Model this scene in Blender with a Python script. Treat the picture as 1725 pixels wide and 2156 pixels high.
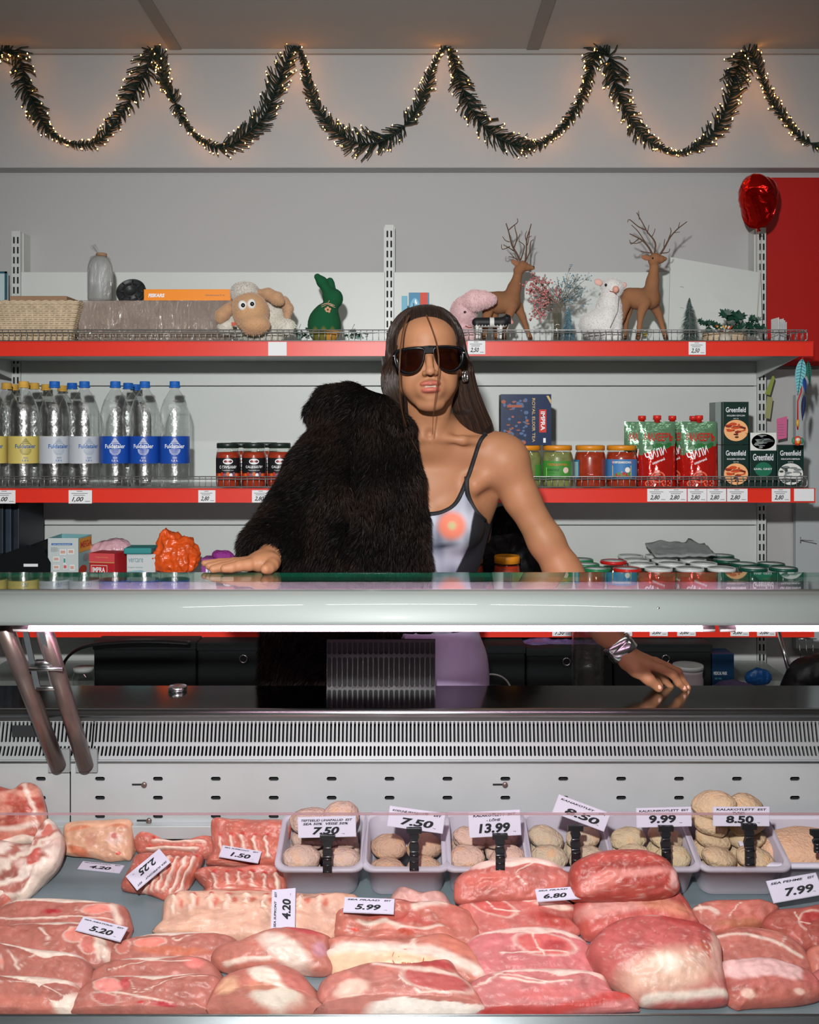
import bpy, math, random
import numpy as np
from mathutils import Vector, Matrix, noise
PI = math.pi
random.seed(7)
rng = np.random.default_rng(7)
for _o in list(bpy.data.objects): bpy.data.objects.remove(_o)
SC = bpy.context.scene
COL = SC.collection
# ---------------------------------------------------------------- camera
F = 2010.0; CX = 862.5; HY = 900.0; EYE = 1.45
cam = bpy.data.cameras.new('camera'); camo = bpy.data.objects.new('camera', cam); COL.objects.link(camo)
camo.location = (0, 0, EYE); camo.rotation_euler = (PI/2, 0, 0)
cam.sensor_fit = 'VERTICAL'; cam.sensor_height = 24; cam.sensor_width = 24*1725/2156
cam.lens = 24*F/2156; cam.shift_y = -(1078-HY)/2156; cam.clip_start = 0.05; cam.clip_end = 50
SC.camera = camo
# ---------------------------------------------------------------- world, exposure
SC.view_settings.view_transform = 'Standard'; SC.view_settings.look = 'None'
SC.view_settings.gamma = 1; SC.view_settings.exposure = 0.0
wd = bpy.data.worlds.new('world'); SC.world = wd; wd.use_nodes = True
wd.node_tree.nodes['Background'].inputs[0].default_value = (.80, .84, .86, 1)
wd.node_tree.nodes['Background'].inputs[1].default_value = .36
# the photographer's flash, held up to the left of the lens
FLASH_W = 66
fl = bpy.data.lights.new('camera_flash', 'SPOT'); fl.energy = FLASH_W*4; fl.shadow_soft_size = .035
fl.spot_size = math.radians(100); fl.spot_blend = .85; fl.color = (1, .985, .97)
flo = bpy.data.objects.new('camera_flash', fl); COL.objects.link(flo)
flo.location = (-.14, 0, 1.86); flo.rotation_euler = (Vector((.14, 3.0, -.85))).to_track_quat('-Z', 'Y').to_euler()
# ceiling strip lights of the shop on the customer side
for _a, _b in ((-2.2, -.86), (-.66, .53), (.645, 2.1)):
    la = bpy.data.lights.new('ceiling_tube_light', 'AREA'); la.shape = 'RECTANGLE'; la.size = _b-_a; la.size_y = .05
    la.energy = 5.5*(_b-_a)/1.2; la.color = (1, .97, .90)
    lo = bpy.data.objects.new('ceiling_tube_light', la); COL.objects.link(lo); lo.location = ((_a+_b)/2, 1.2, 2.66)
def W(px, py, D): return Vector(((px-CX)*D/F, D, EYE-(py-HY)*D/F))
def S(px, D): return px*D/F
# ---------------------------------------------------------------- materials
MATS = {}
def srgb(c):
    if isinstance(c, str): c = tuple(int(c[i:i+2], 16)/255 for i in (0, 2, 4))
    return tuple((v/12.92 if v <= .04045 else ((v+.055)/1.055)**2.4) for v in c[:3])
def mat(name, col='808080', rough=.5, metal=0, bump=0, bscale=60, var=0, vscale=8, attr=None, spec=.5, trans=0, ior=1.45,
        emit=None, estr=0, alpha=1, sss=0, coat=0, stretch=None, bdist=.002, aniso=0, sheen=0):
    m = bpy.data.materials.new(name); m.use_nodes = True; nt = m.node_tree; N = nt.nodes; L = nt.links
    b = N['Principled BSDF']; c = srgb(col)
    b.inputs['Base Color'].default_value = (*c, 1); b.inputs['Roughness'].default_value = rough
    b.inputs['Metallic'].default_value = metal; b.inputs['Specular IOR Level'].default_value = spec
    b.inputs['Transmission Weight'].default_value = trans; b.inputs['IOR'].default_value = ior
    b.inputs['Alpha'].default_value = alpha; b.inputs['Coat Weight'].default_value = coat; b.inputs['Coat Roughness'].default_value = .05
    if sss: b.inputs['Subsurface Weight'].default_value = sss; b.inputs['Subsurface Radius'].default_value = (.012, .005, .003); b.inputs['Subsurface Scale'].default_value = 1
    if sheen: b.inputs['Sheen Weight'].default_value = sheen
    if emit: b.inputs['Emission Color'].default_value = (*srgb(emit), 1); b.inputs['Emission Strength'].default_value = estr
    tc = None
    if bump or var:
        tc = N.new('ShaderNodeTexCoord'); mp = N.new('ShaderNodeMapping'); L.new(tc.outputs['Object'], mp.inputs[0])
        if stretch: mp.inputs['Scale'].default_value = stretch
    src = None
    if attr:
        a = N.new('ShaderNodeAttribute'); a.attribute_name = attr; src = a.outputs['Color']
        L.new(src, b.inputs['Base Color'])
    if var:
        nz = N.new('ShaderNodeTexNoise'); nz.inputs['Scale'].default_value = vscale; nz.inputs['Detail'].default_value = 5
        L.new(mp.outputs[0], nz.inputs['Vector'])
        mr = N.new('ShaderNodeMapRange'); mr.inputs[1].default_value = .3; mr.inputs[2].default_value = .7
        mr.inputs[3].default_value = 1-var; mr.inputs[4].default_value = 1+var*.6; L.new(nz.outputs[0], mr.inputs[0])
        mx = N.new('ShaderNodeVectorMath'); mx.operation = 'SCALE'; L.new(mr.outputs[0], mx.inputs['Scale'])
        if src: L.new(src, mx.inputs[0])
        else: mx.inputs[0].default_value = c
        L.new(mx.outputs[0], b.inputs['Base Color'])
    if bump:
        nb = N.new('ShaderNodeTexNoise'); nb.inputs['Scale'].default_value = bscale; nb.inputs['Detail'].default_value = 4
        L.new(mp.outputs[0], nb.inputs['Vector'])
        bp = N.new('ShaderNodeBump'); bp.inputs['Strength'].default_value = bump; bp.inputs['Distance'].default_value = bdist
        L.new(nb.outputs[0], bp.inputs['Height']); L.new(bp.outputs[0], b.inputs['Normal'])
    MATS[name] = m; return m
def glassy(name, tint=(.9, .95, .94), gloss=.35, rough=.03, bump=0, bscale=30, fres=1.5, base=0.0):
    """thin clear sheet: see-through colour mixed with a mirror by viewing angle"""
    m = bpy.data.materials.new(name); m.use_nodes = True; nt = m.node_tree; N = nt.nodes; L = nt.links
    N.remove(N['Principled BSDF']); out = N['Material Output']
    t = N.new('ShaderNodeBsdfTransparent'); t.inputs[0].default_value = (*tint, 1)
    g = N.new('ShaderNodeBsdfGlossy'); g.inputs['Roughness'].default_value = rough; g.inputs['Color'].default_value = (1, 1, 1, 1)
    fr = N.new('ShaderNodeLayerWeight'); fr.inputs['Blend'].default_value = .5; f0 = ((fres-1)/(fres+1))**2
    pw = N.new('ShaderNodeMath'); pw.operation = 'POWER'; pw.inputs[1].default_value = 4.5; L.new(fr.outputs['Facing'], pw.inputs[0])
    ma = N.new('ShaderNodeMath'); ma.operation = 'MULTIPLY_ADD'; ma.inputs[1].default_value = gloss*(1-f0); ma.inputs[2].default_value = base+gloss*f0; ma.use_clamp = True
    L.new(pw.outputs[0], ma.inputs[0]); mx = N.new('ShaderNodeMixShader'); L.new(ma.outputs[0], mx.inputs[0])
    L.new(t.outputs[0], mx.inputs[1]); L.new(g.outputs[0], mx.inputs[2]); L.new(mx.outputs[0], out.inputs[0])
    if bump:
        tc = N.new('ShaderNodeTexCoord'); nb = N.new('ShaderNodeTexNoise'); nb.inputs['Scale'].default_value = bscale; nb.inputs['Detail'].default_value = 3
        L.new(tc.outputs['Object'], nb.inputs['Vector']); bp = N.new('ShaderNodeBump'); bp.inputs['Strength'].default_value = bump; bp.inputs['Distance'].default_value = .004
        L.new(nb.outputs[0], bp.inputs['Height']); L.new(bp.outputs[0], g.inputs['Normal']); L.new(bp.outputs[0], fr.inputs['Normal'])
    MATS[name] = m; return m
def flat(col, rough=.55, **k):
    key = f"paint {col} {rough} {sorted(k.items())}"
    return MATS.get(key) or mat(key, col, rough, **k)
# ---------------------------------------------------------------- mesh builder
ORG = {}
class MB:
    def __init__(s): s.v = []; s.f = []; s.m = []; s.sm = []; s.c = []; s.n = 0
    def add(s, V, Fc, mi=0, smooth=True, col=None):
        V = np.asarray(V, float).reshape(-1, 3); b = s.n
        s.v.append(V); s.n += len(V)
        s.f += [tuple(int(i)+b for i in f) for f in Fc]; s.m += [mi]*len(Fc); s.sm += [smooth]*len(Fc)
        if col is None: s.c.append(np.full((len(V), 3), .5))
        else:
            c = np.asarray(col, float); s.c.append(np.tile(c, (len(V), 1)) if c.ndim == 1 else c)
        return s
    def box(s, x0, x1, y0, y1, z0, z1, mi=0, R=None, col=None):
        V = np.array([(x, y, z) for x in (x0, x1) for y in (y0, y1) for z in (z0, z1)], float)
        if R is not None: V = V @ np.array(R[0]).T + np.array(R[1])
        return s.add(V, [(0, 1, 3, 2), (4, 6, 7, 5), (0, 4, 5, 1), (2, 3, 7, 6), (0, 2, 6, 4), (1, 5, 7, 3)], mi, False, col)
    def bar(s, a, b, w, h, mi=0, up=(0, 0, 1)):
        a = Vector(a); b = Vector(b); d = (b-a).normalized(); u = Vector(up)
        x = d.cross(u).normalized(); z = x.cross(d)
        V = [p+x*i*w/2+z*j*h/2 for p in (a, b) for i in (-1, 1) for j in (-1, 1)]
        return s.add([tuple(q) for q in V], [(0, 1, 3, 2), (4, 6, 7, 5), (0, 4, 5, 1), (2, 3, 7, 6), (0, 2, 6, 4), (1, 5, 7, 3)], mi, False)
    def lathe(s, prof, c=(0, 0, 0), n=32, mi=0, sx=1, sy=1, R=None, smooth=True, col=None):
        V = []; Fc = []; prof = list(prof)
        for r, z in prof:
            for k in range(n):
                a = 2*PI*k/n; V.append((r*math.cos(a)*sx, r*math.sin(a)*sy, z))
        for i in range(len(prof)-1):
            for k in range(n):
                k2 = (k+1) % n; Fc.append((i*n+k, i*n+k2, (i+1)*n+k2, (i+1)*n+k))
        if prof[0][0] > 1e-6: Fc.append(tuple(reversed(range(n))))
        if prof[-1][0] > 1e-6: Fc.append(tuple(range((len(prof)-1)*n, len(prof)*n)))
        V = np.array(V)
        if R is not None: V = V @ np.array(R).T
        return s.add(V+np.array(c), Fc, mi, smooth, col)
    def tube(s, path, r, n=8, mi=0, cap=True, closed=False, col=None, flatz=1):
        P = [Vector(p) for p in path]; m = len(P)
        if not hasattr(r, '__len__'): r = [r]*m
        V = []; Fc = []; prev = None
        for i, p in enumerate(P):
            if closed: d = P[(i+1) % m]-P[i-1]
            else: d = P[min(i+1, m-1)]-P[max(i-1, 0)]
            if d.length < 1e-9: d = Vector((0, 0, 1))
            d.normalize()
            if prev is None:
                a = Vector((0, 0, 1)) if abs(d.z) < .9 else Vector((1, 0, 0)); u = d.cross(a).normalized()
            else:
                u = prev-d*prev.dot(d); u = u.normalized() if u.length > 1e-6 else d.orthogonal().normalized()
            prev = u; w = d.cross(u)
            for k in range(n):
                t = 2*PI*k/n; q = p+(u*math.cos(t)+w*math.sin(t)*flatz)*r[i]; V.append(tuple(q))
        mm = m if closed else m-1
        for i in range(mm):
            j = (i+1) % m
            for k in range(n):
                k2 = (k+1) % n; Fc.append((i*n+k, i*n+k2, j*n+k2, j*n+k))
        if cap and not closed: Fc += [tuple(reversed(range(n))), tuple(range((m-1)*n, m*n))]
        return s.add(V, Fc, mi, True, col)
    def ell(s, c, r, n=20, mi=0, R=None, fn=None, col=None):
        V = []; Fc = []; m = max(6, n*2//3)
        for i in range(m+1):
            t = PI*i/m
            for k in range(n):
                a = 2*PI*k/n; V.append((math.sin(t)*math.cos(a), math.sin(t)*math.sin(a), math.cos(t)))
        V = np.array(V)
        if fn is not None: V = V*fn(V)[:, None]
        V = V*np.array(r)
        if R is not None: V = V @ np.array(R).T
        for i in range(m):
            for k in range(n):
                k2 = (k+1) % n
                Fc.append((i*n+k, (i+1)*n+k, (i+1)*n+k2, i*n+k2))
        return s.add(V+np.array(c), Fc, mi, True, col)
    def prism(s, pts, o, u, v, w, d, mi=0, smooth=False, col=None):
        """outline pts (2D) in plane o+u*x+v*y, thickness d along w"""
        n = len(pts); o = Vector(o); u = Vector(u); v = Vector(v); w = Vector(w)
        V = [tuple(o+u*x+v*y) for x, y in pts]+[tuple(o+u*x+v*y+w*d) for x, y in pts]
        Fc = [tuple(range(n)), tuple(reversed(range(n, 2*n)))]+[(i, (i+1) % n, n+(i+1) % n, n+i) for i in range(n)]
        return s.add(V, Fc, mi, smooth, col)
    def build(s, name, mats, parent=None, org=None, bevel=0, sub=0, attr=False, loc=None):
        me = bpy.data.meshes.new(name); V = np.concatenate(s.v) if s.v else np.zeros((0, 3))
        if parent is not None: o0 = ORG[parent]
        else: o0 = np.array(org if org is not None else ((V[:, 0].min()+V[:, 0].max())/2, (V[:, 1].min()+V[:, 1].max())/2, V[:, 2].min()), float)
        me.from_pydata((V-o0).tolist(), [], s.f)
        if not isinstance(mats, (list, tuple)): mats = [mats]
        for m in mats: me.materials.append(MATS[m] if isinstance(m, str) else m)
        me.polygons.foreach_set('material_index', s.m); me.polygons.foreach_set('use_smooth', s.sm)
        if attr:
            ca = me.color_attributes.new('Col', 'FLOAT_COLOR', 'POINT'); C = np.concatenate(s.c)
            ca.data.foreach_set('color', np.concatenate([C, np.ones((len(C), 1))], 1).astype(np.float32).ravel())
        me.update(); o = bpy.data.objects.new(name, me); COL.objects.link(o); ORG[o] = o0
        if parent is not None: o.parent = parent
        else: o.location = o0
        if bevel:
            b = o.modifiers.new('b', 'BEVEL'); b.width = bevel; b.segments = 2; b.limit_method = 'ANGLE'; b.angle_limit = .7
        if sub:
            b = o.modifiers.new('s', 'SUBSURF'); b.levels = sub; b.render_levels = sub
        return o
def tag(o, label=None, cat=None, group=None, kind=None):
    if label: o['label'] = label
    if cat: o['category'] = cat
    if group: o['group'] = group
    if kind: o['kind'] = kind
    return o
def thing(name, loc, label, cat, group=None, kind=None):
    o = bpy.data.objects.new(name, None); COL.objects.link(o); o.location = loc; ORG[o] = np.array(loc, float); o.empty_display_size = .02
    return tag(o, label, cat, group, kind)
def dup(root, loc, rz=None, label=None, group=None):
    def cp(o, par):
        c = o.copy(); COL.objects.link(c)
        if par is not None: c.parent = par
        ORG[c] = ORG.get(o); 
        for ch in list(o.children): cp(ch, c)
        return c
    r = cp(root, None); r.location = loc
    if rz is not None: r.rotation_euler = (0, 0, rz)
    return tag(r, label, None, group)
def rotm(ax, a):
    return np.array(Matrix.Rotation(a, 3, ax))
# ---------------------------------------------------------------- lettering
_TX = {}
def glyphs(s, bold=.0, shear=0):
    k = (s, bold, shear)
    if k not in _TX:
        cu = bpy.data.curves.new('t', 'FONT'); cu.body = s; cu.size = 1; cu.offset = bold; cu.shear = shear; cu.fill_mode = 'FRONT'; cu.resolution_u = 3
        ob = bpy.data.objects.new('t', cu); me = bpy.data.meshes.new_from_object(ob)
        V = np.array([v.co[:] for v in me.vertices]) if len(me.vertices) else np.zeros((0, 3)); Fc = [tuple(p.vertices) for p in me.polygons]
        bpy.data.objects.remove(ob); bpy.data.curves.remove(cu); bpy.data.meshes.remove(me)
        if len(V):
            lo = V.min(0); hi = V.max(0); V = (V-lo)/np.maximum(hi-lo, 1e-6)
        _TX[k] = (V[:, :2], Fc)
    return _TX[k]
def text_on(mb, s, o, u, v, x0, y0, w, h, mi=0, off=.0004, bold=.01, shear=0):
    """text in box (x0,y0,w,h) of plane o + u*x + v*y ; u,v unit vectors, lifted along u x v"""
    V, Fc = glyphs(s, bold, shear); o = np.array(o, float); u = np.array(u, float); v = np.array(v, float); n = np.cross(u, v)
    if not len(V): return
    P = o+np.outer(x0+V[:, 0]*w, u)+np.outer(y0+V[:, 1]*h, v)+n*off
    mb.add(P, Fc, mi, False)
def text_cyl(mb, s, c, r, x0, z0, w, h, mi=0, bold=.01, shear=0, off=.0006):
    """text wrapped on a vertical cylinder facing -Y; x0 arc position of left edge"""
    V, Fc = glyphs(s, bold, shear)
    if not len(V): return
    a = (x0+V[:, 0]*w)/r; R = r+off
    P = np.stack([c[0]+R*np.sin(a), c[1]-R*np.cos(a), c[2]+z0+V[:, 1]*h], 1); mb.add(P, Fc, mi, False)
def patch_cyl(mb, pts, c, r, mi=0, off=.0003, seg=.008):
    """flat 2D shape (fan from centroid) wrapped on a cylinder"""
    pts = np.array(pts, float); g = pts.mean(0); V = [g]+[p for p in pts]; n = len(pts)
    V = np.array(V); a = V[:, 0]/r; R = r+off
    P = np.stack([c[0]+R*np.sin(a), c[1]-R*np.cos(a), c[2]+V[:, 1]], 1)
    mb.add(P, [(0, i+1, (i+1) % n+1) for i in range(n)], mi, False)
def band_cyl(mb, c, r, a0, a1, z0, z1, mi=0, n=24, off=.0003):
    V = []; R = r+off
    for z in (z0, z1):
        for i in range(n+1):
            a = a0+(a1-a0)*i/n; V.append((c[0]+R*math.sin(a), c[1]-R*math.cos(a), c[2]+z))
    mb.add(V, [(i, i+1, n+2+i, n+1+i) for i in range(n)], mi, True)
def ellpts(cx, cy, rx, ry, n=20, rot=0):
    return [(cx+rx*math.cos(t)*math.cos(rot)-ry*math.sin(t)*math.sin(rot), cy+rx*math.cos(t)*math.sin(rot)+ry*math.sin(t)*math.cos(rot)) for t in [2*PI*i/n for i in range(n)]]
def poly_on(mb, pts, o, u, v, mi=0, off=.0003):
    o = np.array(o, float); u = np.array(u, float); v = np.array(v, float); n = np.cross(u, v); p = np.array(pts, float)
    mb.add(o+np.outer(p[:, 0], u)+np.outer(p[:, 1], v)+n*off, [tuple(range(len(p)))], mi, False)
UX = (1, 0, 0); UZ = (0, 0, 1)
def rect(x0, x1, y0, y1): return [(x0, y0), (x1, y0), (x1, y1), (x0, y1)]
# ---------------------------------------------------------------- implicit surfaces
class SDF:
    def __init__(s, lo, hi, h):
        s.lo = np.array(lo, float); s.h = h; s.n = np.ceil((np.array(hi)-s.lo)/h).astype(int)+1
        s.F = np.full(s.n, .5, np.float32)
    def _sub(s, lo, hi):
        i0 = np.clip(np.floor((lo-s.lo)/s.h).astype(int), 0, s.n); i1 = np.clip(np.ceil((hi-s.lo)/s.h).astype(int)+1, 0, s.n)
        if (i1 <= i0).any(): return None, None
        ax = [(s.lo[a]+s.h*np.arange(i0[a], i1[a])).astype(np.float32) for a in range(3)]
        return tuple(slice(i0[a], i1[a]) for a in range(3)), np.meshgrid(*ax, indexing='ij', sparse=True)
    def comb(s, sl, d, k, op):
        A = s.F[sl]
        if op == 'u':
            if k <= 0: s.F[sl] = np.minimum(A, d)
            else:
                hh = np.clip(.5+.5*(A-d)/k, 0, 1); s.F[sl] = A*(1-hh)+d*hh-k*hh*(1-hh)
        else:
            if k <= 0: s.F[sl] = np.maximum(A, -d)
            else:
                hh = np.clip(.5-.5*(A+d)/k, 0, 1); s.F[sl] = A*(1-hh)-d*hh+k*hh*(1-hh)
    def ell(s, c, r, k=.01, R=None, op='u'):
        c = np.array(c, float); r = np.array(r, float); m = r.max()*(1 if R is not None else 1); ext = (np.full(3, m) if R is not None else r)+k+3*s.h
        sl, G = s._sub(c-ext, c+ext)
        if sl is None: return s
        X, Y, Z = G[0]-c[0], G[1]-c[1], G[2]-c[2]
        if R is not None:
            R = np.array(R); X, Y, Z = (X*R[0, 0]+Y*R[1, 0]+Z*R[2, 0], X*R[0, 1]+Y*R[1, 1]+Z*R[2, 1], X*R[0, 2]+Y*R[1, 2]+Z*R[2, 2])
        k0 = np.sqrt((X/r[0])**2+(Y/r[1])**2+(Z/r[2])**2); k1 = np.sqrt((X/r[0]**2)**2+(Y/r[1]**2)**2+(Z/r[2]**2)**2)+1e-6
        s.comb(sl, (k0*(k0-1)/k1).astype(np.float32), k, op); return s
    def cap(s, a, b, ra, rb=None, k=.01, op='u'):
        a = np.array(a, float); b = np.array(b, float); rb = ra if rb is None else rb; m = max(ra, rb)+k+3*s.h
        sl, G = s._sub(np.minimum(a, b)-m, np.maximum(a, b)+m)
        if sl is None: return s
        ab = b-a; L2 = max(ab @ ab, 1e-9); X, Y, Z = G[0]-a[0], G[1]-a[1], G[2]-a[2]
        t = np.clip((X*ab[0]+Y*ab[1]+Z*ab[2])/L2, 0, 1)
        d = np.sqrt((X-t*ab[0])**2+(Y-t*ab[1])**2+(Z-t*ab[2])**2)-(ra+(rb-ra)*t)
        s.comb(sl, d.astype(np.float32), k, op); return s
    def chain(s, pts, rs, k=.01):
        for i in range(len(pts)-1): s.cap(pts[i], pts[i+1], rs[i], rs[i+1], k)
        return s
    def mesh(s, iso=0.0, zcut=None):
        Fv = s.F-iso; I = Fv < 0
        n = np.array(I.shape)-1
        corners = [(i, j, k) for i in (0, 1) for j in (0, 1) for k in (0, 1)]
        def C(A, c): return A[c[0]:c[0]+n[0], c[1]:c[1]+n[1], c[2]:c[2]+n[2]]
        cnt = sum(C(I, c).astype(np.int8) for c in corners); act = (cnt > 0) & (cnt < 8)
        idx = np.full(n, -1, np.int64); ijk = np.argwhere(act); idx[act] = np.arange(len(ijk))
        P = np.zeros((len(ijk), 3)); K = np.zeros(len(ijk))
        for c1 in corners:
            for a in range(3):
                if c1[a]: continue
                c2 = list(c1); c2[a] = 1
                f1 = Fv[ijk[:, 0]+c1[0], ijk[:, 1]+c1[1], ijk[:, 2]+c1[2]]; f2 = Fv[ijk[:, 0]+c2[0], ijk[:, 1]+c2[1], ijk[:, 2]+c2[2]]
                m = (f1 < 0) != (f2 < 0); t = np.where(m, f1/np.where(m, f1-f2, 1), 0)
                q = np.tile(np.array(c1, float), (len(ijk), 1)); q[:, a] += t; P += q*m[:, None]; K += m
        V = s.lo+(ijk+P/K[:, None])*s.h; Q = []
        for a in range(3):
            b, c = (a+1) % 3, (a+2) % 3
            sl0 = [slice(1, n[x]) for x in range(3)]; sl1 = list(sl0); sl0[a] = slice(0, n[a]); sl1[a] = slice(1, n[a]+1)
            A = I[tuple(sl0)]; B = I[tuple(sl1)]; E = np.argwhere(A != B)
            if not len(E): continue
            inside = A[E[:, 0], E[:, 1], E[:, 2]]; off = np.ones(3, int); off[a] = 0; E = E+off
            def g(db, dc):
                e = E.copy(); e[:, b] -= db; e[:, c] -= dc; return idx[e[:, 0], e[:, 1], e[:, 2]]
            q = np.stack([g(1, 1), g(0, 1), g(0, 0), g(1, 0)], 1); q[~inside] = q[~inside][:, ::-1]; Q.append(q)
        Q = np.concatenate(Q); Q = Q[(Q >= 0).all(1)]
        return V, Q
    def at(s, p):
        i = np.clip(((np.array(p)-s.lo)/s.h), 0, s.n-1.001); a = np.floor(i).astype(int); f = i-a; r = 0
        for dx in (0, 1):
            for dy in (0, 1):
                for dz in (0, 1):
                    r += s.F[a[0]+dx, a[1]+dy, a[2]+dz]*(f[0] if dx else 1-f[0])*(f[1] if dy else 1-f[1])*(f[2] if dz else 1-f[2])
        return r
    def hit(s, px, py, D0=1.6, D1=2.5, off=0):
        D = D0
        while D < D1:
            p = W(px, py, D)
            if all(s.lo[a] <= p[a] <= s.lo[a]+s.h*(s.n[a]-1) for a in range(3)):
                d = s.at(p)
                if d < off+.0004: return p
                D += max(.0008, min(.02, (d-off)*.7))
            else: D += .004
        return None
def smooth_mesh(V, Q, it=2):
    for _ in range(it):
        A = np.zeros_like(V); c = np.zeros(len(V))
        for i in range(4):
            a = Q[:, i]; b = Q[:, (i+1) % 4]
            np.add.at(A, a, V[b]); np.add.at(A, b, V[a]); np.add.at(c, a, 1); np.add.at(c, b, 1)
        V = V*.5+.5*A/np.maximum(c, 1)[:, None]
    return V
def catmull(pts, n=6, closed=True):
    P = [np.array(p, float) for p in pts]; m = len(P); out = []
    for i in range(m if closed else m-1):
        p0 = P[(i-1) % m] if closed or i > 0 else P[i]; p1 = P[i]; p2 = P[(i+1) % m]; p3 = P[(i+2) % m] if closed or i+2 < m else p2
        for t in np.arange(n)/n:
            out.append(.5*((2*p1)+(-p0+p2)*t+(2*p0-5*p1+4*p2-p3)*t*t+(-p0+3*p1-3*p2+p3)*t**3))
    if not closed: out.append(P[-1])
    return out
def strands(mb, P, N, ln, wd_, col, bend=0.4, grav=(0, 0, -1), jit=.35, seg=3, mi=0, dirf=None):
    """tapered flat hairs rooted at points P with normals N"""
    P = np.asarray(P); N = np.asarray(N); n = len(P); g = np.array(grav, float)
    d = N*(1-bend) + (dirf if dirf is not None else g)*bend + rng.normal(0, jit, (n, 3)); d /= np.linalg.norm(d, axis=1)[:, None]+1e-9
    s = np.cross(d, rng.normal(0, 1, (n, 3))); s /= np.linalg.norm(s, axis=1)[:, None]+1e-9
    L = (np.asarray(ln)*(.6+.6*rng.random(n)))[:, None]; V = []; 
    for k in range(seg):
        t = k/seg; q = P+d*L*t+g*L*(t*t*.35); w = wd_*(1-t)
        V += [q-s*w, q+s*w]
    V.append(P+d*L+g*L*.35)
    V = np.stack(V, 1).reshape(-1, 3); m = 2*seg+1; Fc = []
    b = np.arange(n)*m
    for k in range(seg-1): Fc.append(np.stack([b+2*k, b+2*k+1, b+2*k+3, b+2*k+2], 1))
    Fl = [tuple(r) for F_ in Fc for r in F_.tolist()]+[tuple(r) for r in np.stack([b+2*seg-2, b+2*seg-1, b+2*seg], 1).tolist()]
    C = np.repeat(np.asarray(col) if np.ndim(col) == 2 else np.tile(col, (n, 1)), m, 0)
    mb.add(V, Fl, mi, True, C)
def vnorm(V, Q):
    N = np.zeros_like(V); a = np.cross(V[Q[:, 2]]-V[Q[:, 0]], V[Q[:, 3]]-V[Q[:, 1]])
    for i in range(4): np.add.at(N, Q[:, i], a)
    return N/(np.linalg.norm(N, axis=1)[:, None]+1e-12)
# ================================================================ ROOM
mat('wall_paint', 'b3b4b4', .85, bump=.25, bscale=90, bdist=.001)
mat('ceiling_paint', 'a3a29e', .9, bump=.1)
mat('ceiling_batten', '85837e', .8)
mat('floor_tile', '3a3936', .75, var=.1)
mat('panel_white', 'cdd3d0', .42, var=.03, vscale=3)
mat('shelf_white', 'c6cbc8', .35)
mat('strip_red', 'd8301f', .38, var=.04, vscale=5)
mat('wall_red', 'b01410', .45)
mat('chrome', 'c9cbcc', .22, 1)
mat('chrome_dark', 'a2a5a5', .38, .7)
mat('slot_dark', '1b1d1f', .8)
mat('steel', 'b9bcbe', .30, 1, bump=.1, bscale=40, var=.10, vscale=5, stretch=(1, 1, 12), bdist=.0006)
mat('steel_panel', '868a8b', .45, .15, bump=.12, bscale=60, var=.07, vscale=6, bdist=.0006)
mat('steel_back', 'b0b5b6', .40, .30, bump=.12, bscale=60, var=.07, vscale=6, bdist=.0006)
mat('steel_deck', '8d9291', .13, 1, var=.12, vscale=9, bump=.06, bscale=8)
mat('tray_steel', '79868c', .45, .35, var=.10, vscale=14, bump=.1, bscale=30)
mat('canopy_alu', '8f9795', .55, .1, var=.02, vscale=3, coat=.6)
mat('post_metal', '7d6d68', .32, .7, var=.14, vscale=25, bump=.1)
mat('tube_pink', 'ffffff', .4, emit='ffc2e4', estr=20)
mat('tube_end', 'e9d9dd', .4)
mat('paper', 'dfe2e4', .7)
mat('ink', '14151a', .7)
mat('ink_soft', '6d7076', .7)
glassy('case_glass', (.97, .98, .98), .14, .02, fres=1.5)
glassy('top_glass', (.82, .87, .85), .8, .02, fres=1.55, base=.10)
mat('glass_green', '0c5a44', .1, spec=.8, var=.3, vscale=20)
def structure(name, mb, m, **k): return tag(mb.build(name, m, **k), kind='structure')
structure('floor', MB().box(-3.2, 3.2, -1.5, 3.4, -.1, 0), 'floor_tile')
structure('wall_back', MB().box(-3.2, 3.2, 3.27, 3.37, 0, 2.80), 'wall_paint')
structure('wall_left', MB().box(-3.3, -3.2, -1.5, 3.37, 0, 2.80), 'wall_paint')
structure('wall_front', MB().box(-3.3, 3.3, -1.6, -1.5, 0, 2.80), 'wall_paint')
structure('wall_right', MB().box(3.2, 3.3, -1.5, 3.37, 0, 2.80), 'wall_paint')
ZC = 2.715
structure('ceiling', MB().box(-3.2, 3.2, -1.5, 3.37, ZC, ZC+.08), 'ceiling_paint')
for i, (xa) in enumerate((-.782, .412)):
    structure(f'trim_{i+1}', MB().box(xa-.02, xa+.02, .6, 3.20, ZC-.004, ZC+.01), 'ceiling_batten')
# boxed-out upper wall that carries the garland, with its shadowed underside
structure('wall_soffit', MB().box(-3.2, 3.2, 3.205, 3.275, 2.322, 2.72), 'wall_paint', bevel=.003)
structure('trim_3', MB().box(-3.2, 3.2, 3.19, 3.21, 2.700, ZC), 'ceiling_paint')
# red wall board at right and the grey boards under it
rb = MB().box(1.19, 2.2, 3.245, 3.268, 1.66, 2.30)
tag(rb.build('wall_board', 'wall_red', bevel=.002), 'big plain red board on the wall behind the heart balloon', 'wall board')
mat('board_grey', 'aeb6b8', .6)
gb = MB().box(1.31, 2.3, 3.235, 3.262, .7, 1.56)
tag(gb.build('wall_board', 'board_grey', bevel=.002), 'pale grey board on the right wall below the red one', 'wall board')
# ================================================================ SHELVING
PD = 3.20                       # front of back panels
unit = thing('shelving_unit', (0, PD, 0), 'white wall shelving unit with red price strips and wire guards', 'shelves')
def zAt(py, D): return EYE-(py-HY)*D/F
def xAt(px, D): return (px-CX)*D/F
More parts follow.
